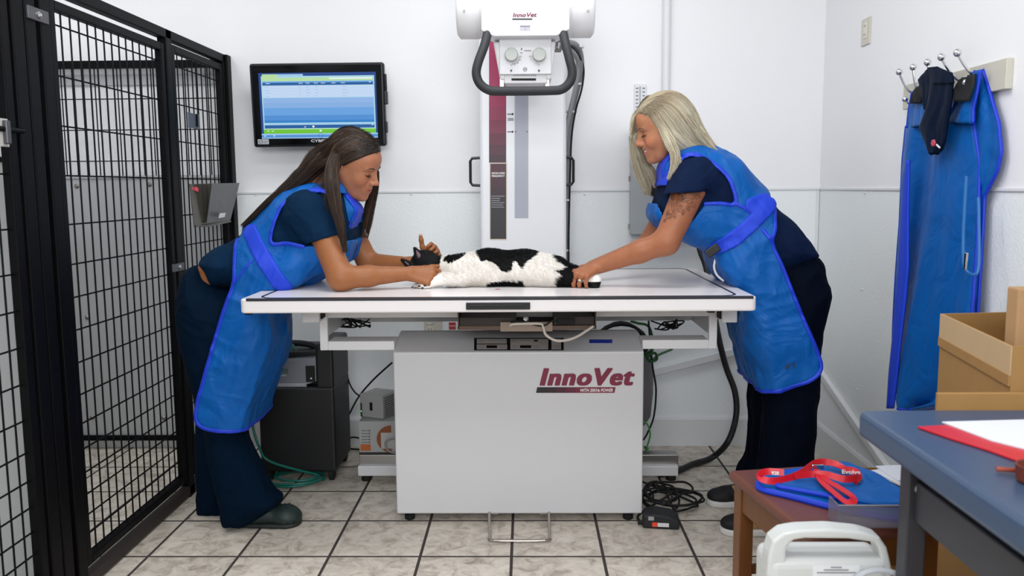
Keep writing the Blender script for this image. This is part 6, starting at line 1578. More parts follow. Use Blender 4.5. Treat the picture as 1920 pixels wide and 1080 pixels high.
# hair of the dark-haired person
def scalp(H, u, v, lift=.012):
    """point on the skull cap: u runs front to back, v from the parting to the side"""
    a = v*PI*.5; b = u
    x = -.006+(.098+lift)*math.cos(b)*math.cos(a*.75)*1.0; return x
def cap_point(H, d, lift):
    d = np.array(d, float); d /= np.linalg.norm(d); r = np.array([.094, .074, .088])+lift; t = 1/math.sqrt(((d/r)**2).sum()); return H.w(-.012+d[0]*t, d[1]*t, .030+d[2]*t)
def hair_set(H, groups, cols, parent, seed, width=.00066, m=26, base_groups=None, base_col=(.1, .1, .1), cap=None, name='hair', surf=()):
    rg = np.random.default_rng(seed); PT, CL, WD = [], [], []
    for g in surf:
        for q in surf_paths(cap, g['g'], int(g['n']*1.35), m, rg, jit=g.get('jit', 1.2), ends=g.get('ends', (.8, 1)), start=g.get('start', (0, .15))):
            c = np.array(cols[rg.choice(len(cols), p=g.get('cp'))])*rg.uniform(.8, 1.15); cc = np.repeat(c[None], m, 0)
            if 'root' in g: w_ = np.clip(1-np.arange(m)/m*2.4, 0, 1)[:, None]*.8; cc = cc*(1-w_)+np.array(g['root'])*w_
            PT.append(q); CL.append(cc); WD.append(width*rg.uniform(.7, 1.2))
    for g in groups:
        n = int(g['n']*1.35)
        for _ in range(n):
            u, v = rg.uniform(-1, 1), rg.uniform(-1, 1)
            while u*u+v*v > 1: u, v = rg.uniform(-1, 1), rg.uniform(-1, 1)
            if g.get('shell'): l = math.hypot(u, v)+1e-6; s_ = rg.uniform(.75, 1.02)/l; u *= s_; v *= s_
            pts = []
            for d in g['head']:            # directions on the skull; jitter stays with the strand
                dd = np.array(d, float)+np.array(g.get('jit', (.18, .05, .10)))*np.array([u, v*.6, v]); pts.append(cap_point(H, dd, g.get('lift', .012)+rg.uniform(0, .004)))
            lk = g['lock']; 
            if lk:
                cut = len(lk) if rg.random() < .7 else len(lk)-.0
                for j, (p, a, b) in enumerate(lk):
                    p = np.array(p, float); q = lk[min(j+1, len(lk)-1)][0]; r_ = lk[max(j-1, 0)][0]; T = np.array(q)-np.array(r_); T /= np.linalg.norm(T)+1e-9
                    U = np.cross(T, [0, 1, 0]); U /= np.linalg.norm(U)+1e-9
                    pts.append(p+U*a*u+V3(0, 1, 0)*b*v+rg.normal(0, .0012, 3))
            q = cr_path(pts, m); e = rg.uniform(.86, 1.0)
            if not g['head']: q = cr_path(q[int(rg.uniform(0, .22)*m):], m); q = q[:1]+(cr_path(q, m)-q[:1]) if False else q
            ln = int(m*e); q = cr_path(q[:max(4, ln)], m)
            PT.append(q); c = np.array(cols[rg.choice(len(cols), p=g.get('cp'))])*rg.uniform(.8, 1.15); cc = np.repeat(c[None], m, 0)
            if 'root' in g: w_ = np.clip(1-np.arange(m)/m*3.2, 0, 1)[:, None]*.75; cc = cc*(1-w_)+np.array(g['root'])*w_
            CL.append(cc); WD.append(width*rg.uniform(.8, 1.3))
    V, F_, Cc = strands(PT, WD, np.array(CL))
    VS, FS, CS = [V], [F_], [Cc]; off = len(V)
    if cap:
        Vb, Fb = sdf_mesh(cap, .0045); VS.append(Vb); FS.append(Fb+off); CS.append(np.tile(np.array(base_col), (len(Vb), 1)))
    return np_mesh(name, np.concatenate(VS), np.concatenate(FS), HAIR_M, parent, colors=np.concatenate(CS))
def hair_cap(H, extra, hl=(-.002, 1.0), back=(-.018, 0), low=-.07):
    def region(X):
        L = H.loc(X); A = -(L[:, 2]-hl[0]-hl[1]*L[:, 0])*.7; B_ = np.maximum((L[:, 0]-back[0]-back[1]*L[:, 2])*.9, low-L[:, 2]); return np.minimum(A, B_)*H.sc
    c = H.w(-.012, 0, .03)
    return [H.E((-.012, 0, .031), (.103, .0825, .0965), k=.01), H.E((.036, 0, .034), (.060, .067, .068), k=.02), fn(region, c, 1, k=.008)]+extra
lkA = [(PY(606, 292, 3.0), .040, .070), (PY(575, 325, 2.99), .032, .070), (PY(545, 352, 2.98), .024, .075), (PY(506, 384, 2.97), .017, .075), (PY(478, 410, 2.96), .013, .07), (PY(452, 432, 2.95), .010, .06)]
lkB = [(PY(624, 312, 2.905), .024, .018), (PY(623, 345, 2.855), .024, .018), (PY(630, 385, 2.825), .020, .015), (PY(639, 425, 2.81), .013, .011), (PY(646, 462, 2.81), .009, .009), (PY(651, 484, 2.81), .005, .006)]
lkC = [(PY(702, 318, 3.09), .014, .012), (PY(701, 350, 3.10), .016, .015), (PY(694, 385, 3.11), .018, .018), (PY(687, 420, 3.11), .018, .018), (PY(682, 455, 3.11), .012, .012)]
lkD = [(PY(600, 330, 2.97), .02, .03), (PY(592, 360, 2.95), .012, .012), (PY(588, 400, 2.835), .004, .004), (PY(578, 440, 2.82), .002, .002)]
darks = [lin('#2f221b'), lin('#483527'), lin('#6d523e'), lin('#211812')]
cpd = [.4, .32, .1, .18]
gD = [dict(n=900, head=[(.75, -.05, .75), (.15, -.35, 1.0), (-.45, -.7, .75)], lock=lkA, cp=cpd, jit=(.25, .25, .22)),
      dict(n=420, head=[(.9, -.08, .55), (.45, -.65, .62), (.0, -.95, .25), (-.35, -.95, -.1)], lock=lkA[1:], cp=cpd, jit=(.12, .12, .16)),
      dict(n=420, head=[(.55, -.1, .9), (.1, -.75, .75), (-.2, -1., .2)], lock=lkB, cp=cpd, jit=(.22, .1, .1), shell=True),
      dict(n=520, head=[(.55, .15, .9), (.2, .7, .75), (-.3, .9, .4)], lock=lkA, cp=cpd, jit=(.2, .2, .2)),
      dict(n=380, head=[(.85, .1, .6), (.62, .6, .55), (.4, .95, .1), (.35, 1.0, -.35)], lock=lkC, cp=cpd, jit=(.12, .1, .12), shell=True)]
capD = hair_cap(HD, [cone(lkA[i][0], lkA[i+1][0], lkA[i][1]*.8, lkA[i+1][1]*.8, k=.01, flat=((0, 1, 0), 2.0)) for i in range(4)]+[cone(lkB[i][0], lkB[i+1][0], lkB[i][1]*.6, lkB[i+1][1]*.55, k=.006) for i in range(4)]+[cone(lkC[i][0], lkC[i+1][0], lkC[i][1]*.6, lkC[i+1][1]*.5, k=.006) for i in range(3)])
sgD = [dict(n=1700, cp=cpd, root=lin('#1f1611'), ends=(.55, 1.0), g=[[(714, 284), (690, 297), (664, 307), (640, 316), (632, 345), (634, 385), (642, 430)], [(714, 276), (688, 280), (655, 292), (628, 315), (617, 350), (625, 395), (637, 430)], [(708, 262), (680, 262), (645, 275), (618, 305), (595, 340), (560, 368)],
    [(696, 250), (665, 250), (630, 268), (598, 305), (565, 343), (505, 398)], [(676, 240), (645, 245), (612, 272), (575, 320), (530, 362), (470, 420)], [(662, 236), (634, 243), (602, 280), (562, 328), (515, 370), (448, 436)]])]
hair_set(HD, gD, darks, pd, 21, surf=sgD, cap=capD, base_col=lin('#2a1d17'))

# ------------------------------------------------------------------ the blonde person leaning in from the right
pb = thing('person', 'blonde person with tattooed arm in blue apron leaning over the right end of the table', 'person', (.86, YC, 0))
HB = Head((.487, 3.0, 1.426), head_frame(.06, .30, -.05, -1), .97)
P = HB.prims(smile=1)
P += [cone(HB.w(-.035, 0, -.045), PY(1300, 320, YC), .050, .060, k=.03)]
P += [cone(PY(1305, 350, YC), PY(1400, 430, YC), .09, .085, k=.05, flat=((0, 1, 0), 1.45)), cone(PY(1400, 430, YC), PY(1470, 500, YC), .08, .08, k=.05, flat=((0, 1, 0), 1.4))]
for yy, a_, b_ in ((2.90, (1475, 730), (1455, 945)), (3.14, (1440, 730), (1425, 890))):
    P += [cone(PY(1480, 580, yy*.5+YC*.5), PY(*a_, yy), .07, .045, k=.03), cone(PY(*a_, yy), PY(*b_, yy), .045, .035, k=.02)]
shn, eln, wrn = PY(1302, 338, 2.88), PY(1249, 454, 2.84), PY(1120, 500, 2.895)
shf, elf, wrf = PY(1285, 350, 3.17), PY(1214, 462, 3.20), PY(1112, 501, 3.06)
mid = eln*.62+wrn*.38
P += [cone(PY(1312, 340, YC), shn, .06, .055, k=.04), cone(PY(1312, 340, YC), shf, .06, .055, k=.04)]
P += [cone(shn, eln, .058, .043, k=.02), cone(eln, mid, .041, .038, k=.02), cone(mid, wrn, .038, .026, k=.015)]
P += [cone(shf, elf, .055, .042, k=.02), cone(elf, wrf, .038, .026, k=.02)]
dB, nB = V3(-.75, -.50, -.28), V3(-.32, -.45, .83)
cB = ((52, 28, 15), (58, 28, 15), (62, 26, 15), (66, 26, 15))
h3, k3, s3 = hand(wrn, dB, nB, 1, curl=cB, sc=.96, thumb_dir=(-.7, .5, -.2))
if s3[1] < 0: h3, k3, s3 = hand(wrn, dB, nB, -1, curl=cB, sc=.96, thumb_dir=(-.7, .5, -.2))
dB2, nB2 = V3(-.9, -.25, -.15), V3(0, .45, .9)
h4, k4, s4 = hand(wrf, dB2, nB2, 1, curl=((35, 40, 30),)*4, sc=.85)
if s4[1] > 0: h4, k4, s4 = hand(wrf, dB2, nB2, -1, curl=((35, 40, 30),)*4, sc=.85)
P += h3+h4+[TB]
V, Fq = sdf_mesh(P, BODYH)
Cb = person_colours(HB, V, FACE_B, lin('#b0605a'), lin('#c96f55'), True)
np_mesh('body', V, Fq, skin_b, pb, colors=Cb)
face_details(HB, P, pb, '#7a5c40', '#2a1c16')
tb = MB()
for y in np.linspace(-.0235, .0235, 10):
    c = HB.w(.0930-26*y*y, y, -.0622+13*y*y); yaw_ = math.atan(52*y); tb.obox(c, np.array([.0035, .0050, .0078 if abs(y) < .016 else .0062])*.97, HB.M@rotm(rz=yaw_))
tb.build('teeth', mat('teeth_white', '#e6ded2', .25), pb, bevel=.001)
rf = h3[2*4+1]; ring('ring', rf['a']*.4+rf['b']*.6, rf['b']-rf['a'], .0100, .0017, CHR, pb)
MB().sph(rf['a']*.4+rf['b']*.6+V3(-.002, -.0105, .003), .0028, n=8).build('ring_stone', mat('stone', '#e8eef4', .05, spec=.9), pb)
for i in range(4):
    c3 = h3[i*4+3]; ax = c3['b']-c3['a']; b_ = h3[i*4+2]; out = nB-ax*(nB@ax)/(ax@ax); nail(c3['a'], c3['b'], out, NAILM, pb, r=c3['r2'])
# tattoo: flower line work lying on the upper arm
def arm_pt(px, py):
    d = _ray(px, py); d = d/np.linalg.norm(d); p0 = PY(px, py, 2.70); return project_to(P, p0, d, .4)-d*.0006
tt = MB(); INK = mat('tattoo_ink', '#5c4038', .6)
def tline(pts, r=.00056): 
    q = [arm_pt(*p) for p in pts]; tt.tube(q, r, n=4)
def rose(cx, cy, R, rot=0.0, n=5):
    for k, rr in enumerate((.28, .62, 1.0)):
        m = 20; pts = []
        for i in range(m+1):
            a = rot+k*.7+2*PI*i/m; w = 1+.16*math.sin(a*(n if k > 1 else 3)+k); pts.append((cx+R*rr*w*math.cos(a), cy+R*rr*w*.92*math.sin(a)))
        tline(pts)
    for i in range(n):
        a = rot+2*PI*i/n; tline([(cx+R*.5*math.cos(a), cy+R*.5*math.sin(a)), (cx+R*.8*math.cos(a+.25), cy+R*.8*math.sin(a+.25)), (cx+R*1.05*math.cos(a+.1), cy+R*1.05*math.sin(a+.1))])
def leaf(x0, y0, x1, y1, w):
    dx, dy = x1-x0, y1-y0; nx, ny = -dy*w, dx*w
    for s in (-1, 1): tline([(x0, y0), (x0+dx*.35+nx*s, y0+dy*.35+ny*s), (x0+dx*.7+nx*s*.7, y0+dy*.7+ny*s*.7), (x1, y1)])
    tline([(x0, y0), (x1, y1)], .0005)
    for t in (.3, .5, .7):
        tline([(x0+dx*t, y0+dy*t), (x0+dx*(t+.12)+nx*.6, y0+dy*(t+.12)+ny*.6)], .0005); tline([(x0+dx*t, y0+dy*t), (x0+dx*(t+.12)-nx*.6, y0+dy*(t+.12)-ny*.6)], .0005)
try:
    rose(1290, 370, 12, .2); rose(1268, 388, 10, .9); rose(1254, 405, 6, .4)
    leaf(1298, 366, 1312, 356, .3); leaf(1296, 378, 1304, 390, .35); leaf(1290, 384, 1291, 396, .35); leaf(1262, 376, 1259, 366, .3); leaf(1275, 366, 1270, 358, .3); leaf(1254, 394, 1250, 404, .3); leaf(1300, 370, 1315, 368, .3); rose(1307, 361, 7, .5); rose(1276, 372, 7, 1.3); leaf(1281, 392, 1280, 404, .35); leaf(1262, 396, 1266, 410, .3); leaf(1249, 410, 1244, 417, .3); leaf(1284, 360, 1278, 355, .3)
    tt.build('arm_tattoo', INK, pb)
except Exception as e: print('tattoo', e)
torso_b = px_poly([(1345, 286), (1386, 310), (1417, 350), (1442, 372), (1456, 392), (1488, 419), (1515, 453), (1533, 477), (1529, 484), (1500, 500), (1475, 514), (1440, 516), (1400, 500), (1362, 482), (1323, 459), (1281, 445), (1245, 418), (1234, 399), (1246, 350), (1262, 305), (1300, 282)], 2.945)
sa, sb = PY(1308, 332, 2.90), PY(1288, 362, 2.865)
hb = PY(1328, 359, 2.86)-PY(1253, 366, 2.86); hemb = np.array([-hb[2], 0, hb[0]]); hemb = hemb if hemb[2] < 0 else -hemb
f1 = sleeve(sa, sb, .078, .067, PY(1290, 360, 2.86), hemb)
fa, fb_ = PY(1290, 340, 3.14), PY(1262, 375, 3.17); f2 = sleeve(fa, fb_, .074, .066, fb_, (fb_-fa))
top_b = [slab(torso_b, YC, .178, .105), dict(t='f', f=f1, c=sa, R=.2, k=.025, op='u'), dict(t='f', f=f2, c=fa, R=.2, k=.025, op='u'), TB]
garment('scrub_top', top_b, .005, SCR_B, pb, fold=[dict(amp=.004, dirv=(-.5, .2, 1), f=12, seed=12), dict(amp=.002, dirv=(1, 0, .5), f=22, seed=14)])
butt_b = px_poly([(1440, 480), (1500, 470), (1534, 484), (1545, 515), (1544, 560), (1538, 600), (1530, 650), (1527, 720), (1500, 760), (1445, 740), (1432, 640), (1425, 540)], 2.965)
legn_b = px_poly([(1545, 540), (1534, 620), (1527, 720), (1524, 800), (1520, 880), (1516, 950), (1500, 975), (1440, 975), (1415, 960), (1424, 880), (1432, 800), (1436, 720), (1440, 620), (1450, 540)], 2.92)
legf_b = px_poly([(1500, 560), (1480, 700), (1478, 800), (1470, 915), (1400, 915), (1384, 895), (1388, 876), (1403, 850), (1408, 800), (1404, 755), (1407, 715), (1400, 640)], 3.14)
pants_b = [slab(butt_b, YC, .19, .13), slab(legn_b, 2.92, .092, .075, k=.04), slab(legf_b, 3.14, .088, .07, k=.03), TB]
garment('scrub_pants', pants_b, .0055, PAN_B, pb, fold=[dict(amp=.006, dirv=(.1, 0, 1), f=10, seed=15), dict(amp=.003, dirv=(1, 0, -.5), f=17, seed=17)])
CUT_B = px_poly([(1245, 330), (1262, 304), (1290, 288), (1322, 293), (1350, 316), (1366, 341), (1374, 381), (1318, 382), (1290, 420), (1250, 420), (1235, 370)], 2.87, smooth=False)
drape_b = px_poly([(1345, 440, 3.1), (1330, 470, 3.05), (1336, 505, 3.05), (1356, 530, 3.05), (1372, 560, 3.05), (1375, 600, 3.05), (1380, 637, 3.05), (1390, 660, 3.05), (1408, 725, 3.05), (1440, 750), (1475, 742), (1530, 740), (1570, 700), (1575, 600), (1550, 530), (1500, 480), (1460, 450), (1440, 420)], 2.885)
out_b = [slab(torso_b, YC, .190, .11, grow=.010), slab(drape_b, YC, .207, .07, k=.03)]
MK_B = px_poly([(1452, 300), (1453, 388), (1450, 420), (1443, 455), (1462, 504), (1484, 560), (1503, 607), (1528, 667), (1528, 690), (1508, 709), (1473, 720), (1433, 732), (1405, 740), (1370, 748), (1330, 700), (1260, 520), (1180, 440), (1180, 330), (1280, 262), (1380, 262)], 2.86, smooth=False)
sheet('lead_apron', wrap(out_b, MK_B, t_in=.007, t_out=.002, cuts=[CUT_B]), out_b, .0042, APB, pb, fold=FD_B)
e1 = XZ([(1452, 386), (1450, 420), (1443, 455), (1462, 504), (1484, 560), (1503, 607), (1528, 667), (1528, 690), (1508, 709), (1473, 720), (1433, 732), (1405, 740), (1380, 745)], 2.86)
e2 = XZ([(1318, 382), (1345, 381), (1374, 381), (1366, 341), (1350, 317), (1322, 294), (1292, 290), (1270, 300), (1255, 322), (1248, 345)], 2.87)
e3_ = XZ([(1374, 381), (1392, 390), (1408, 402)], 2.86)
e4_ = XZ([(1425, 430), (1436, 445), (1443, 455)], 2.86)
sheet('apron_binding', band(out_b, [e1, e2, e3_, e4_], .0072, t=.009), out_b, .0042, APD, pb, fold=FD_B)
sheet('apron_belt', band(out_b, [XZ([(1346, 465), (1380, 442), (1410, 415), (1444, 383)], 2.85), XZ([(1408, 385), (1436, 375)], 2.85)], .0245, t=.015, k=.002), out_b, .0045, BELT, pb, fold=FD_B)
bq = PY(1336, 470, 2.822)
MB().obox(bq, (.030, .012, .050), rotm(ry=.95)).build('belt_buckle', BLK, pb, bevel=.004)
MB().tube(smooth_path([PY(1342, 484, 2.90), PY(1339, 500, 2.90), PY(1344, 515, 2.90), PY(1357, 527, 2.90)], 6), .004, n=8).build('white_edge_tape', WPR, pb, smooth=True)
def apron_mark(pts):
    q = []
    for px, py in pts:
        d = _ray(px, py); d /= np.linalg.norm(d); q.append(project_to(out_b, PY(px, py, 2.7), d, .4)-d*.012)
    return q
b = MB()
for L_ in ([(1472, 686), (1483, 683)], [(1471, 690), (1482, 688)], [(1475, 682), (1474, 693)], [(1480, 681), (1478, 692)], [(1487, 680), (1485, 686), (1491, 684)], [(1490, 678), (1489, 691)]): b.tube(apron_mark(L_), .0010, n=4)
b.build('handwritten_number', mat('ink', '#2b2c30'), pb)
nk2 = px_poly([(1262, 284), (1253, 289), (1238, 309), (1236, 332), (1246, 347), (1262, 345), (1285, 330), (1310, 300), (1295, 285)], YC-.02)
cb_ = [slab(nk2, YC-.03, .078, .035)]
garment('thyroid_collar', cb_, .004, APB, pb, fold=[dict(amp=.003, dirv=(.5, 0, 1), f=16, seed=3)])
sheet('collar_binding', band(cb_, [XZ([(1255, 287), (1239, 308), (1237, 332), (1247, 347)], YC-.02)], .006, t=.008), cb_, .0038, APD, pb)
# trainers with white soles and spotted heels
def trainer(toe_px, y, parent, L_=.25, tilt=0):
    t_ = PZ(*toe_px, 0); t_[1] = y; d = V3(1, 0, 0); h_ = t_+d*L_
    pr = [cone(h_-d*.05+V3(0, 0, .055), t_+d*.085+V3(0, 0, .040), .042, .034, k=.03), ell(t_+d*.058+V3(0, 0, .034), (.052, .044, .030), k=.02), cone(h_-d*.06+V3(0, 0, .07), h_-d*.06+V3(0, 0, .10), .040, .038, k=.02), fn(lambda X: .022-X[:, 2], t_, 1)]
    V, Fq = sdf_mesh(pr, .004); L = (V-t_)@d
    spot = (vnoise(V, 130, 4) > .05) ; base = np.tile(np.array(lin('#101115')), (len(V), 1)); hl = (L > .10)
    tan = np.array(lin('#b08a5e')); base[hl] = tan; base[hl & spot] = np.array(lin('#1c1410'))
    o = np_mesh('trainer', V, Fq, mat('trainer_upper', '#101115', .7, attr='col'), parent, colors=base)
    ps = [cone(h_-d*.045+V3(0, 0, .013), t_+d*.05+V3(0, 0, .013), .043, .046, k=.02), fn(lambda X: .001-X[:, 2], t_, 1), fn(lambda X: X[:, 2]-.024, t_, 1, k=.004)]
    Vs, Fs = sdf_mesh(ps, .004); np_mesh('sole', Vs, Fs, mat('sole_white', '#dcdcda', .6), o); return o
trainer((1348, 1000), 2.885, pb); trainer((1317, 936), 3.155, pb)
# blonde hair
lA = [(PY(1272, 215, 3.0), .030, .07), (PY(1298, 245, 2.99), .028, .07), (PY(1318, 268, 2.98), .024, .065), (PY(1332, 281, 2.97), .013, .06), (PY(1346, 288, 2.96), .006, .05)]
lB = [(PY(1234, 226, 2.935), .012, .008), (PY(1247, 250, 2.925), .016, .012), (PY(1258, 272, 2.90), .018, .014), (PY(1266, 292, 2.89), .016, .014), (PY(1262, 318, 2.885), .012, .012), (PY(1251, 340, 2.88), .006, .008)]
lB2 = [(PY(1250, 248, 2.92), .016, .012), (PY(1270, 272, 2.895), .014, .014), (PY(1295, 284, 2.89), .010, .014), (PY(1325, 288, 2.90), .005, .014)]
lC = [(PY(1188, 250, 3.085), .010, .016), (PY(1189, 285, 3.09), .014, .020), (PY(1200, 320, 3.10), .024, .024), (PY(1212, 350, 3.10), .020, .020), (PY(1214, 374, 3.10), .008, .010)]
lC2 = [(PY(1192, 255, 3.07), .010, .014), (PY(1205, 300, 3.09), .016, .018), (PY(1222, 325, 3.09), .018, .018), (PY(1228, 350, 3.09), .012, .012)]
blonds = [lin('#d6cdb4'), lin('#b9a98a'), lin('#8e7c62'), lin('#e6e0cc')]
cpb = [.42, .26, .12, .20]; RT = lin('#7d6a52')
gB = [dict(n=500, head=[], lock=lA[1:], cp=cpb),
      dict(n=420, head=[], lock=lB, cp=cpb),
      dict(n=400, head=[(.6, -.1, .85), (-.1, -.6, .8), (-.5, -.8, .3)], lock=lA, cp=cpb, root=RT, jit=(.2, .2, .2)),
      dict(n=500, head=[(.82, -.02, .62), (.88, -.35, .4), (.85, -.62, .05)], lock=lC, cp=cpb, root=RT, jit=(.08, .12, .1)),
      dict(n=350, head=[(.8, -.1, .6), (.7, -.65, .3), (.6, -.85, -.1)], lock=lC2, cp=cpb, root=RT, jit=(.1, .1, .1))]
capB = hair_cap(HB, [cone(lA[i][0], lA[i+1][0], lA[i][1]*.8, lA[i+1][1]*.8, k=.01, flat=((0, 1, 0), 1.9)) for i in range(3)]+[cone(lB[i][0], lB[i+1][0], lB[i][1]*.6, lB[i+1][1]*.5, k=.006) for i in range(3)]+[cone(l_[i][0], l_[i+1][0], l_[i][1]*.7, l_[i+1][1]*.6, k=.006) for l_ in (lC, lC2) for i in range(3)]
    +[cone(PY(1262, 262, 2.96), PY(1300, 282, 2.965), .045, .022, k=.02), cone(PY(1262, 228, 3.0), PY(1318, 274, 2.99), .068, .018, k=.02, flat=((0, 1, 0), 1.25)), cone(PY(1300, 282, 2.965), PY(1343, 287, 2.96), .022, .008, k=.01)], hl=(.0, .85), back=(.040, .30), low=-.085)
sgB = [dict(n=3200, cp=cpb, root=RT, g=[[(1206, 214), (1216, 212), (1230, 240), (1246, 268), (1258, 290), (1256, 330)], [(1206, 206), (1225, 208), (1242, 235), (1262, 265), (1285, 282), (1320, 287)], [(1212, 198), (1238, 200), (1262, 225), (1285, 255), (1310, 275), (1338, 286)],
    [(1225, 188), (1255, 192), (1280, 215), (1300, 245), (1322, 270), (1345, 286)], [(1240, 179), (1266, 182), (1289, 202), (1308, 235), (1328, 265), (1349, 288)], [(1246, 177), (1272, 182), (1294, 204), (1313, 238), (1332, 266), (1351, 288)], [(1250, 175), (1276, 179), (1300, 201), (1318, 238), (1336, 266), (1353, 288)]]),
    dict(n=700, cp=cpb, root=RT, g=[[(1246, 178), (1228, 184), (1205, 197), (1188, 216), (1183, 250)], [(1218, 198), (1203, 203), (1191, 214), (1184, 230), (1183, 260)], [(1208, 208), (1199, 211), (1193, 221), (1188, 240), (1188, 270)]])]
hair_set(HB, gB, blonds, pb, 31, surf=sgB, cap=capB, base_col=lin('#a5967a'))
# ================================================================== the cat lying on the table
cat = thing('cat', 'black and white cat stretched out on its side on the white table', 'cat', PZ(940, 540, TZ))
zc0 = TZ+.001
def cp_(px, py, y): return PY(px, py, y)
HC = cp_(797, 493, 2.975)
CP = [cone(cp_(862, 508, 2.94), cp_(915, 504, 2.945), .050, .062, k=.03, flat=((0, 1, 0), 1.15)), cone(cp_(915, 504, 2.945), cp_(985, 505, 2.945), .063, .062, k=.03, flat=((0, 1, 0), 1.15)),
      cone(cp_(985, 505, 2.945), cp_(1040, 508, 2.935), .060, .050, k=.03, flat=((0, 1, 0), 1.15)),
      cone(cp_(835, 503, 2.955), cp_(870, 507, 2.945), .036, .050, k=.03), cone(cp_(812, 500, 2.97), cp_(840, 504, 2.955), .036, .038, k=.02),
      ell(HC, (.050, .043, .046), k=.02), ell(HC+V3(-.020, -.012, -.004), (.026, .026, .022), k=.015), ell(HC+V3(.012, -.03, -.012), (.022, .018, .016), k=.012),
      ell(cp_(1022, 508, 2.90), (.058, .040, .052), k=.025), ell(cp_(868, 512, 2.905), (.045, .035, .040), k=.025),
      # forelegs pulled to the left, hind legs stretched to the right
      cone(cp_(868, 522, 2.885), cp_(828, 524, 2.865), .024, .018, k=.015), cone(cp_(828, 524, 2.865), cp_(798, 534, 2.865), .017, .015, k=.01), ell(cp_(794, 536, 2.862), (.022, .016, .0125), k=.008),
      cone(cp_(862, 520, 2.92), cp_(820, 520, 2.90), .024, .017, k=.015), cone(cp_(820, 520, 2.90), cp_(785, 537, 2.89), .016, .013, k=.01), ell(cp_(783, 537, 2.888), (.018, .014, .011), k=.008),
      cone(cp_(1035, 516, 2.89), cp_(1072, 522, 2.88), .038, .026, k=.02), cone(cp_(1072, 522, 2.88), cp_(1108, 529, 2.865), .022, .016, k=.01), ell(cp_(1115, 527, 2.862), (.022, .018, .023), k=.008),
      cone(cp_(1040, 512, 2.95), cp_(1075, 528, 2.92), .034, .024, k=.02), cone(cp_(1075, 528, 2.92), cp_(1112, 538, 2.86), .018, .013, k=.01), ell(cp_(1116, 538, 2.852), (.016, .013, .009), k=.006),
      # tail lying behind the legs
      cone(cp_(1050, 500, 2.99), cp_(1078, 505, 3.02), .020, .014, k=.015), cone(cp_(1078, 505, 3.02), cp_(1110, 512, 3.05), .014, .011, k=.01)]
for (bx, by, byy), (tx_, ty_, tyy) in (((788, 484, 2.955), (777, 465, 2.950)), ((771, 499, 2.95), (753, 487, 2.945))):
    b_, t_ = cp_(bx, by, byy), cp_(tx_, ty_, tyy); CP.append(cone(b_, t_, .0215 if bx > 780 else .0165, .005, k=.008, flat=None))
    CP.append(cone(b_+(t_-b_)*.35+V3(0, -.016, 0), t_+V3(0, -.006, 0), .012 if bx > 780 else .008, .002, k=.003, op='s'))
CP.append(fn(lambda X: zc0-X[:, 2], HC, 2))
Vc, Fc = sdf_mesh(CP, .0035)
ypat = 2.875
def cpoly(pts): return px_poly(pts, ypat)
BLACK = [cpoly([(827, 489), (838, 478), (852, 468), (872, 462), (868, 480), (852, 490), (838, 494)]),
         cpoly([(884, 466), (915, 455), (965, 455), (1008, 474), (989, 490), (977, 502), (964, 490), (956, 508), (940, 508), (925, 492), (902, 488), (892, 478)]),
         cpoly([(1034, 474), (1060, 476), (1085, 495), (1085, 520), (1076, 545), (1042, 538), (1040, 522), (1051, 514), (1036, 506), (1060, 501), (1040, 488)]),
         cpoly([(910, 535), (930, 528), (948, 527), (977, 526), (977, 548), (912, 548)]),
         px_poly([(740, 455), (817, 455), (818, 508), (740, 512)], 2.95)]
def cat_colour(X, jit=.0):
    W_ = np.stack([vnoise(X, 90, 3), vnoise(X, 90, 5)], 1)*.004+np.stack([vnoise(X, 260, 7), vnoise(X, 260, 8)], 1)*.003
    d = np.min([p(X[:, 0]+W_[:, 0], X[:, 2]+W_[:, 1]) for p in BLACK], axis=0)
    d = np.where((X[:, 0] > cp_(1076, 500, 2.88)[0]) & (X[:, 1] > 2.97), -1, d)          # tail
    pad = (X[:, 0] > cp_(1085, 500, 2.86)[0]) & (X[:, 2] < TZ+.020); d = np.where(pad, -1, d)
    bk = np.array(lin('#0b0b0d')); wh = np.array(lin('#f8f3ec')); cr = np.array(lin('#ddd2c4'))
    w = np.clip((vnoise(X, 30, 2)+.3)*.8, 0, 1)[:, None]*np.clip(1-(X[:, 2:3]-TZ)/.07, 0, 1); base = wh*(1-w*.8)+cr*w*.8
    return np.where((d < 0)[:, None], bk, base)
catm = mat('cat_coat', '#e8e2da', .7, attr='col', sheen=.0, spec=.2)
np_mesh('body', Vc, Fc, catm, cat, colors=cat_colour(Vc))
Nc = normals(Vc, Fc); rg = np.random.default_rng(3)
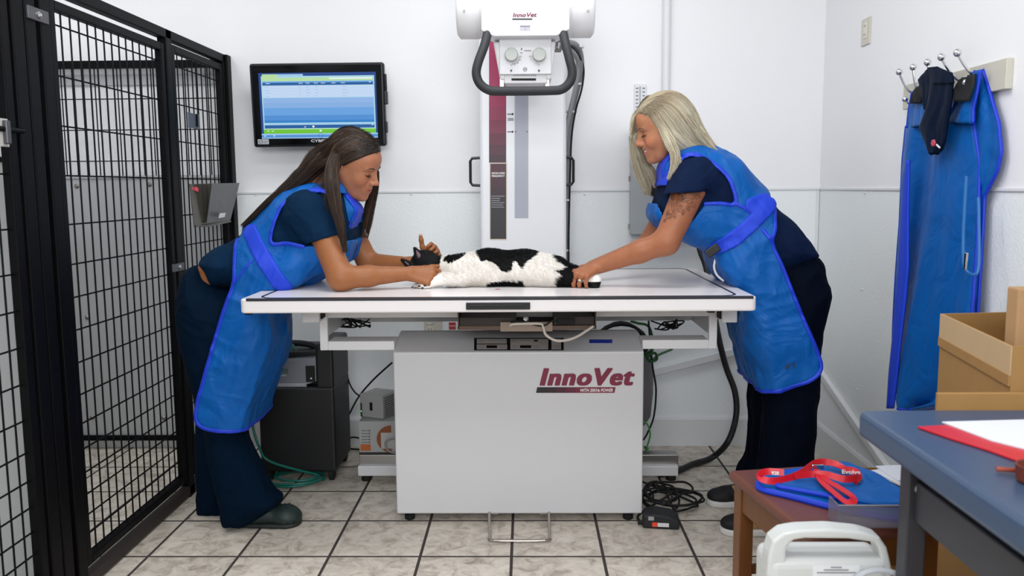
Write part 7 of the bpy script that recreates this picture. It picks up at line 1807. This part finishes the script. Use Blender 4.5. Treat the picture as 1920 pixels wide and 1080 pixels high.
ok = np.flatnonzero((Vc[:, 2] > TZ+.004)); pick = rg.choice(ok, 42000); X0 = Vc[pick]+rg.normal(0, .0012, (len(pick), 3)); N0 = Nc[pick]
lenf = np.full(len(pick), .0125); hd_ = X0[:, 0] < cp_(822, 500, 2.95)[0]; lenf[hd_] = .0045
lg_ = (X0[:, 0] > cp_(1078, 500, 2.88)[0]) | ((X0[:, 0] < cp_(830, 500, 2.88)[0]) & (X0[:, 2] < TZ+.045)); lenf[lg_] = .0035
lenf *= rg.uniform(.7, 1.3, len(pick))
flow = np.stack([np.full(len(pick), .55)+.4*vnoise(X0, 25, 1), .2*vnoise(X0, 25, 2), -.45+.5*vnoise(X0, 25, 3)], 1)
flow -= N0*(flow*N0).sum(1, keepdims=True)
PTS = []
for s_ in (0, .35, .7, 1.0): PTS.append(X0-N0*.0008+(N0*(s_*.55)*(1-.35*s_)+flow*s_*(.5+.5*s_))*lenf[:, None])
PTS = np.stack(PTS, 1); PTS[:, :, 2] = np.maximum(PTS[:, :, 2], TZ+.0012)
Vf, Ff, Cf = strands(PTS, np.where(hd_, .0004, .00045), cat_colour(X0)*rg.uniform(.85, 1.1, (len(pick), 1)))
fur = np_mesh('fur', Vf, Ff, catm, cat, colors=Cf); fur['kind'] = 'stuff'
# ear linings, paw pads
EARP = mat('ear_lining', '#6d5560', .6)
for (bx, by, byy), (tx_, ty_, tyy), w_ in (((789, 485, 2.955), (781, 469, 2.950), .0105), ((771, 499, 2.95), (759, 490, 2.945), .006)):
    b_, t_ = cp_(bx, by, byy)+V3(0, -.0075, 0), cp_(tx_, ty_, tyy)+V3(0, -.0035, 0)
    MB().tube([b_, b_*.5+t_*.5, t_], [w_, w_*.75, .002], n=12).build('ear_lining', EARP, cat, smooth=True)
PAD = mat('paw_pad', '#1b1718', .5)
for c_, r_ in (((786, 536.5, 2.845), .0042), ((792, 540, 2.845), .0038), ((778, 541, 2.87), .0035), ((797, 535, 2.845), .005), ((773, 538.5, 2.872), .003)):
    q = cp_(*c_); MB().sph(q, (r_*1.2, .002, r_*.8), n=8).build('paw_pad', PAD, cat, smooth=True)
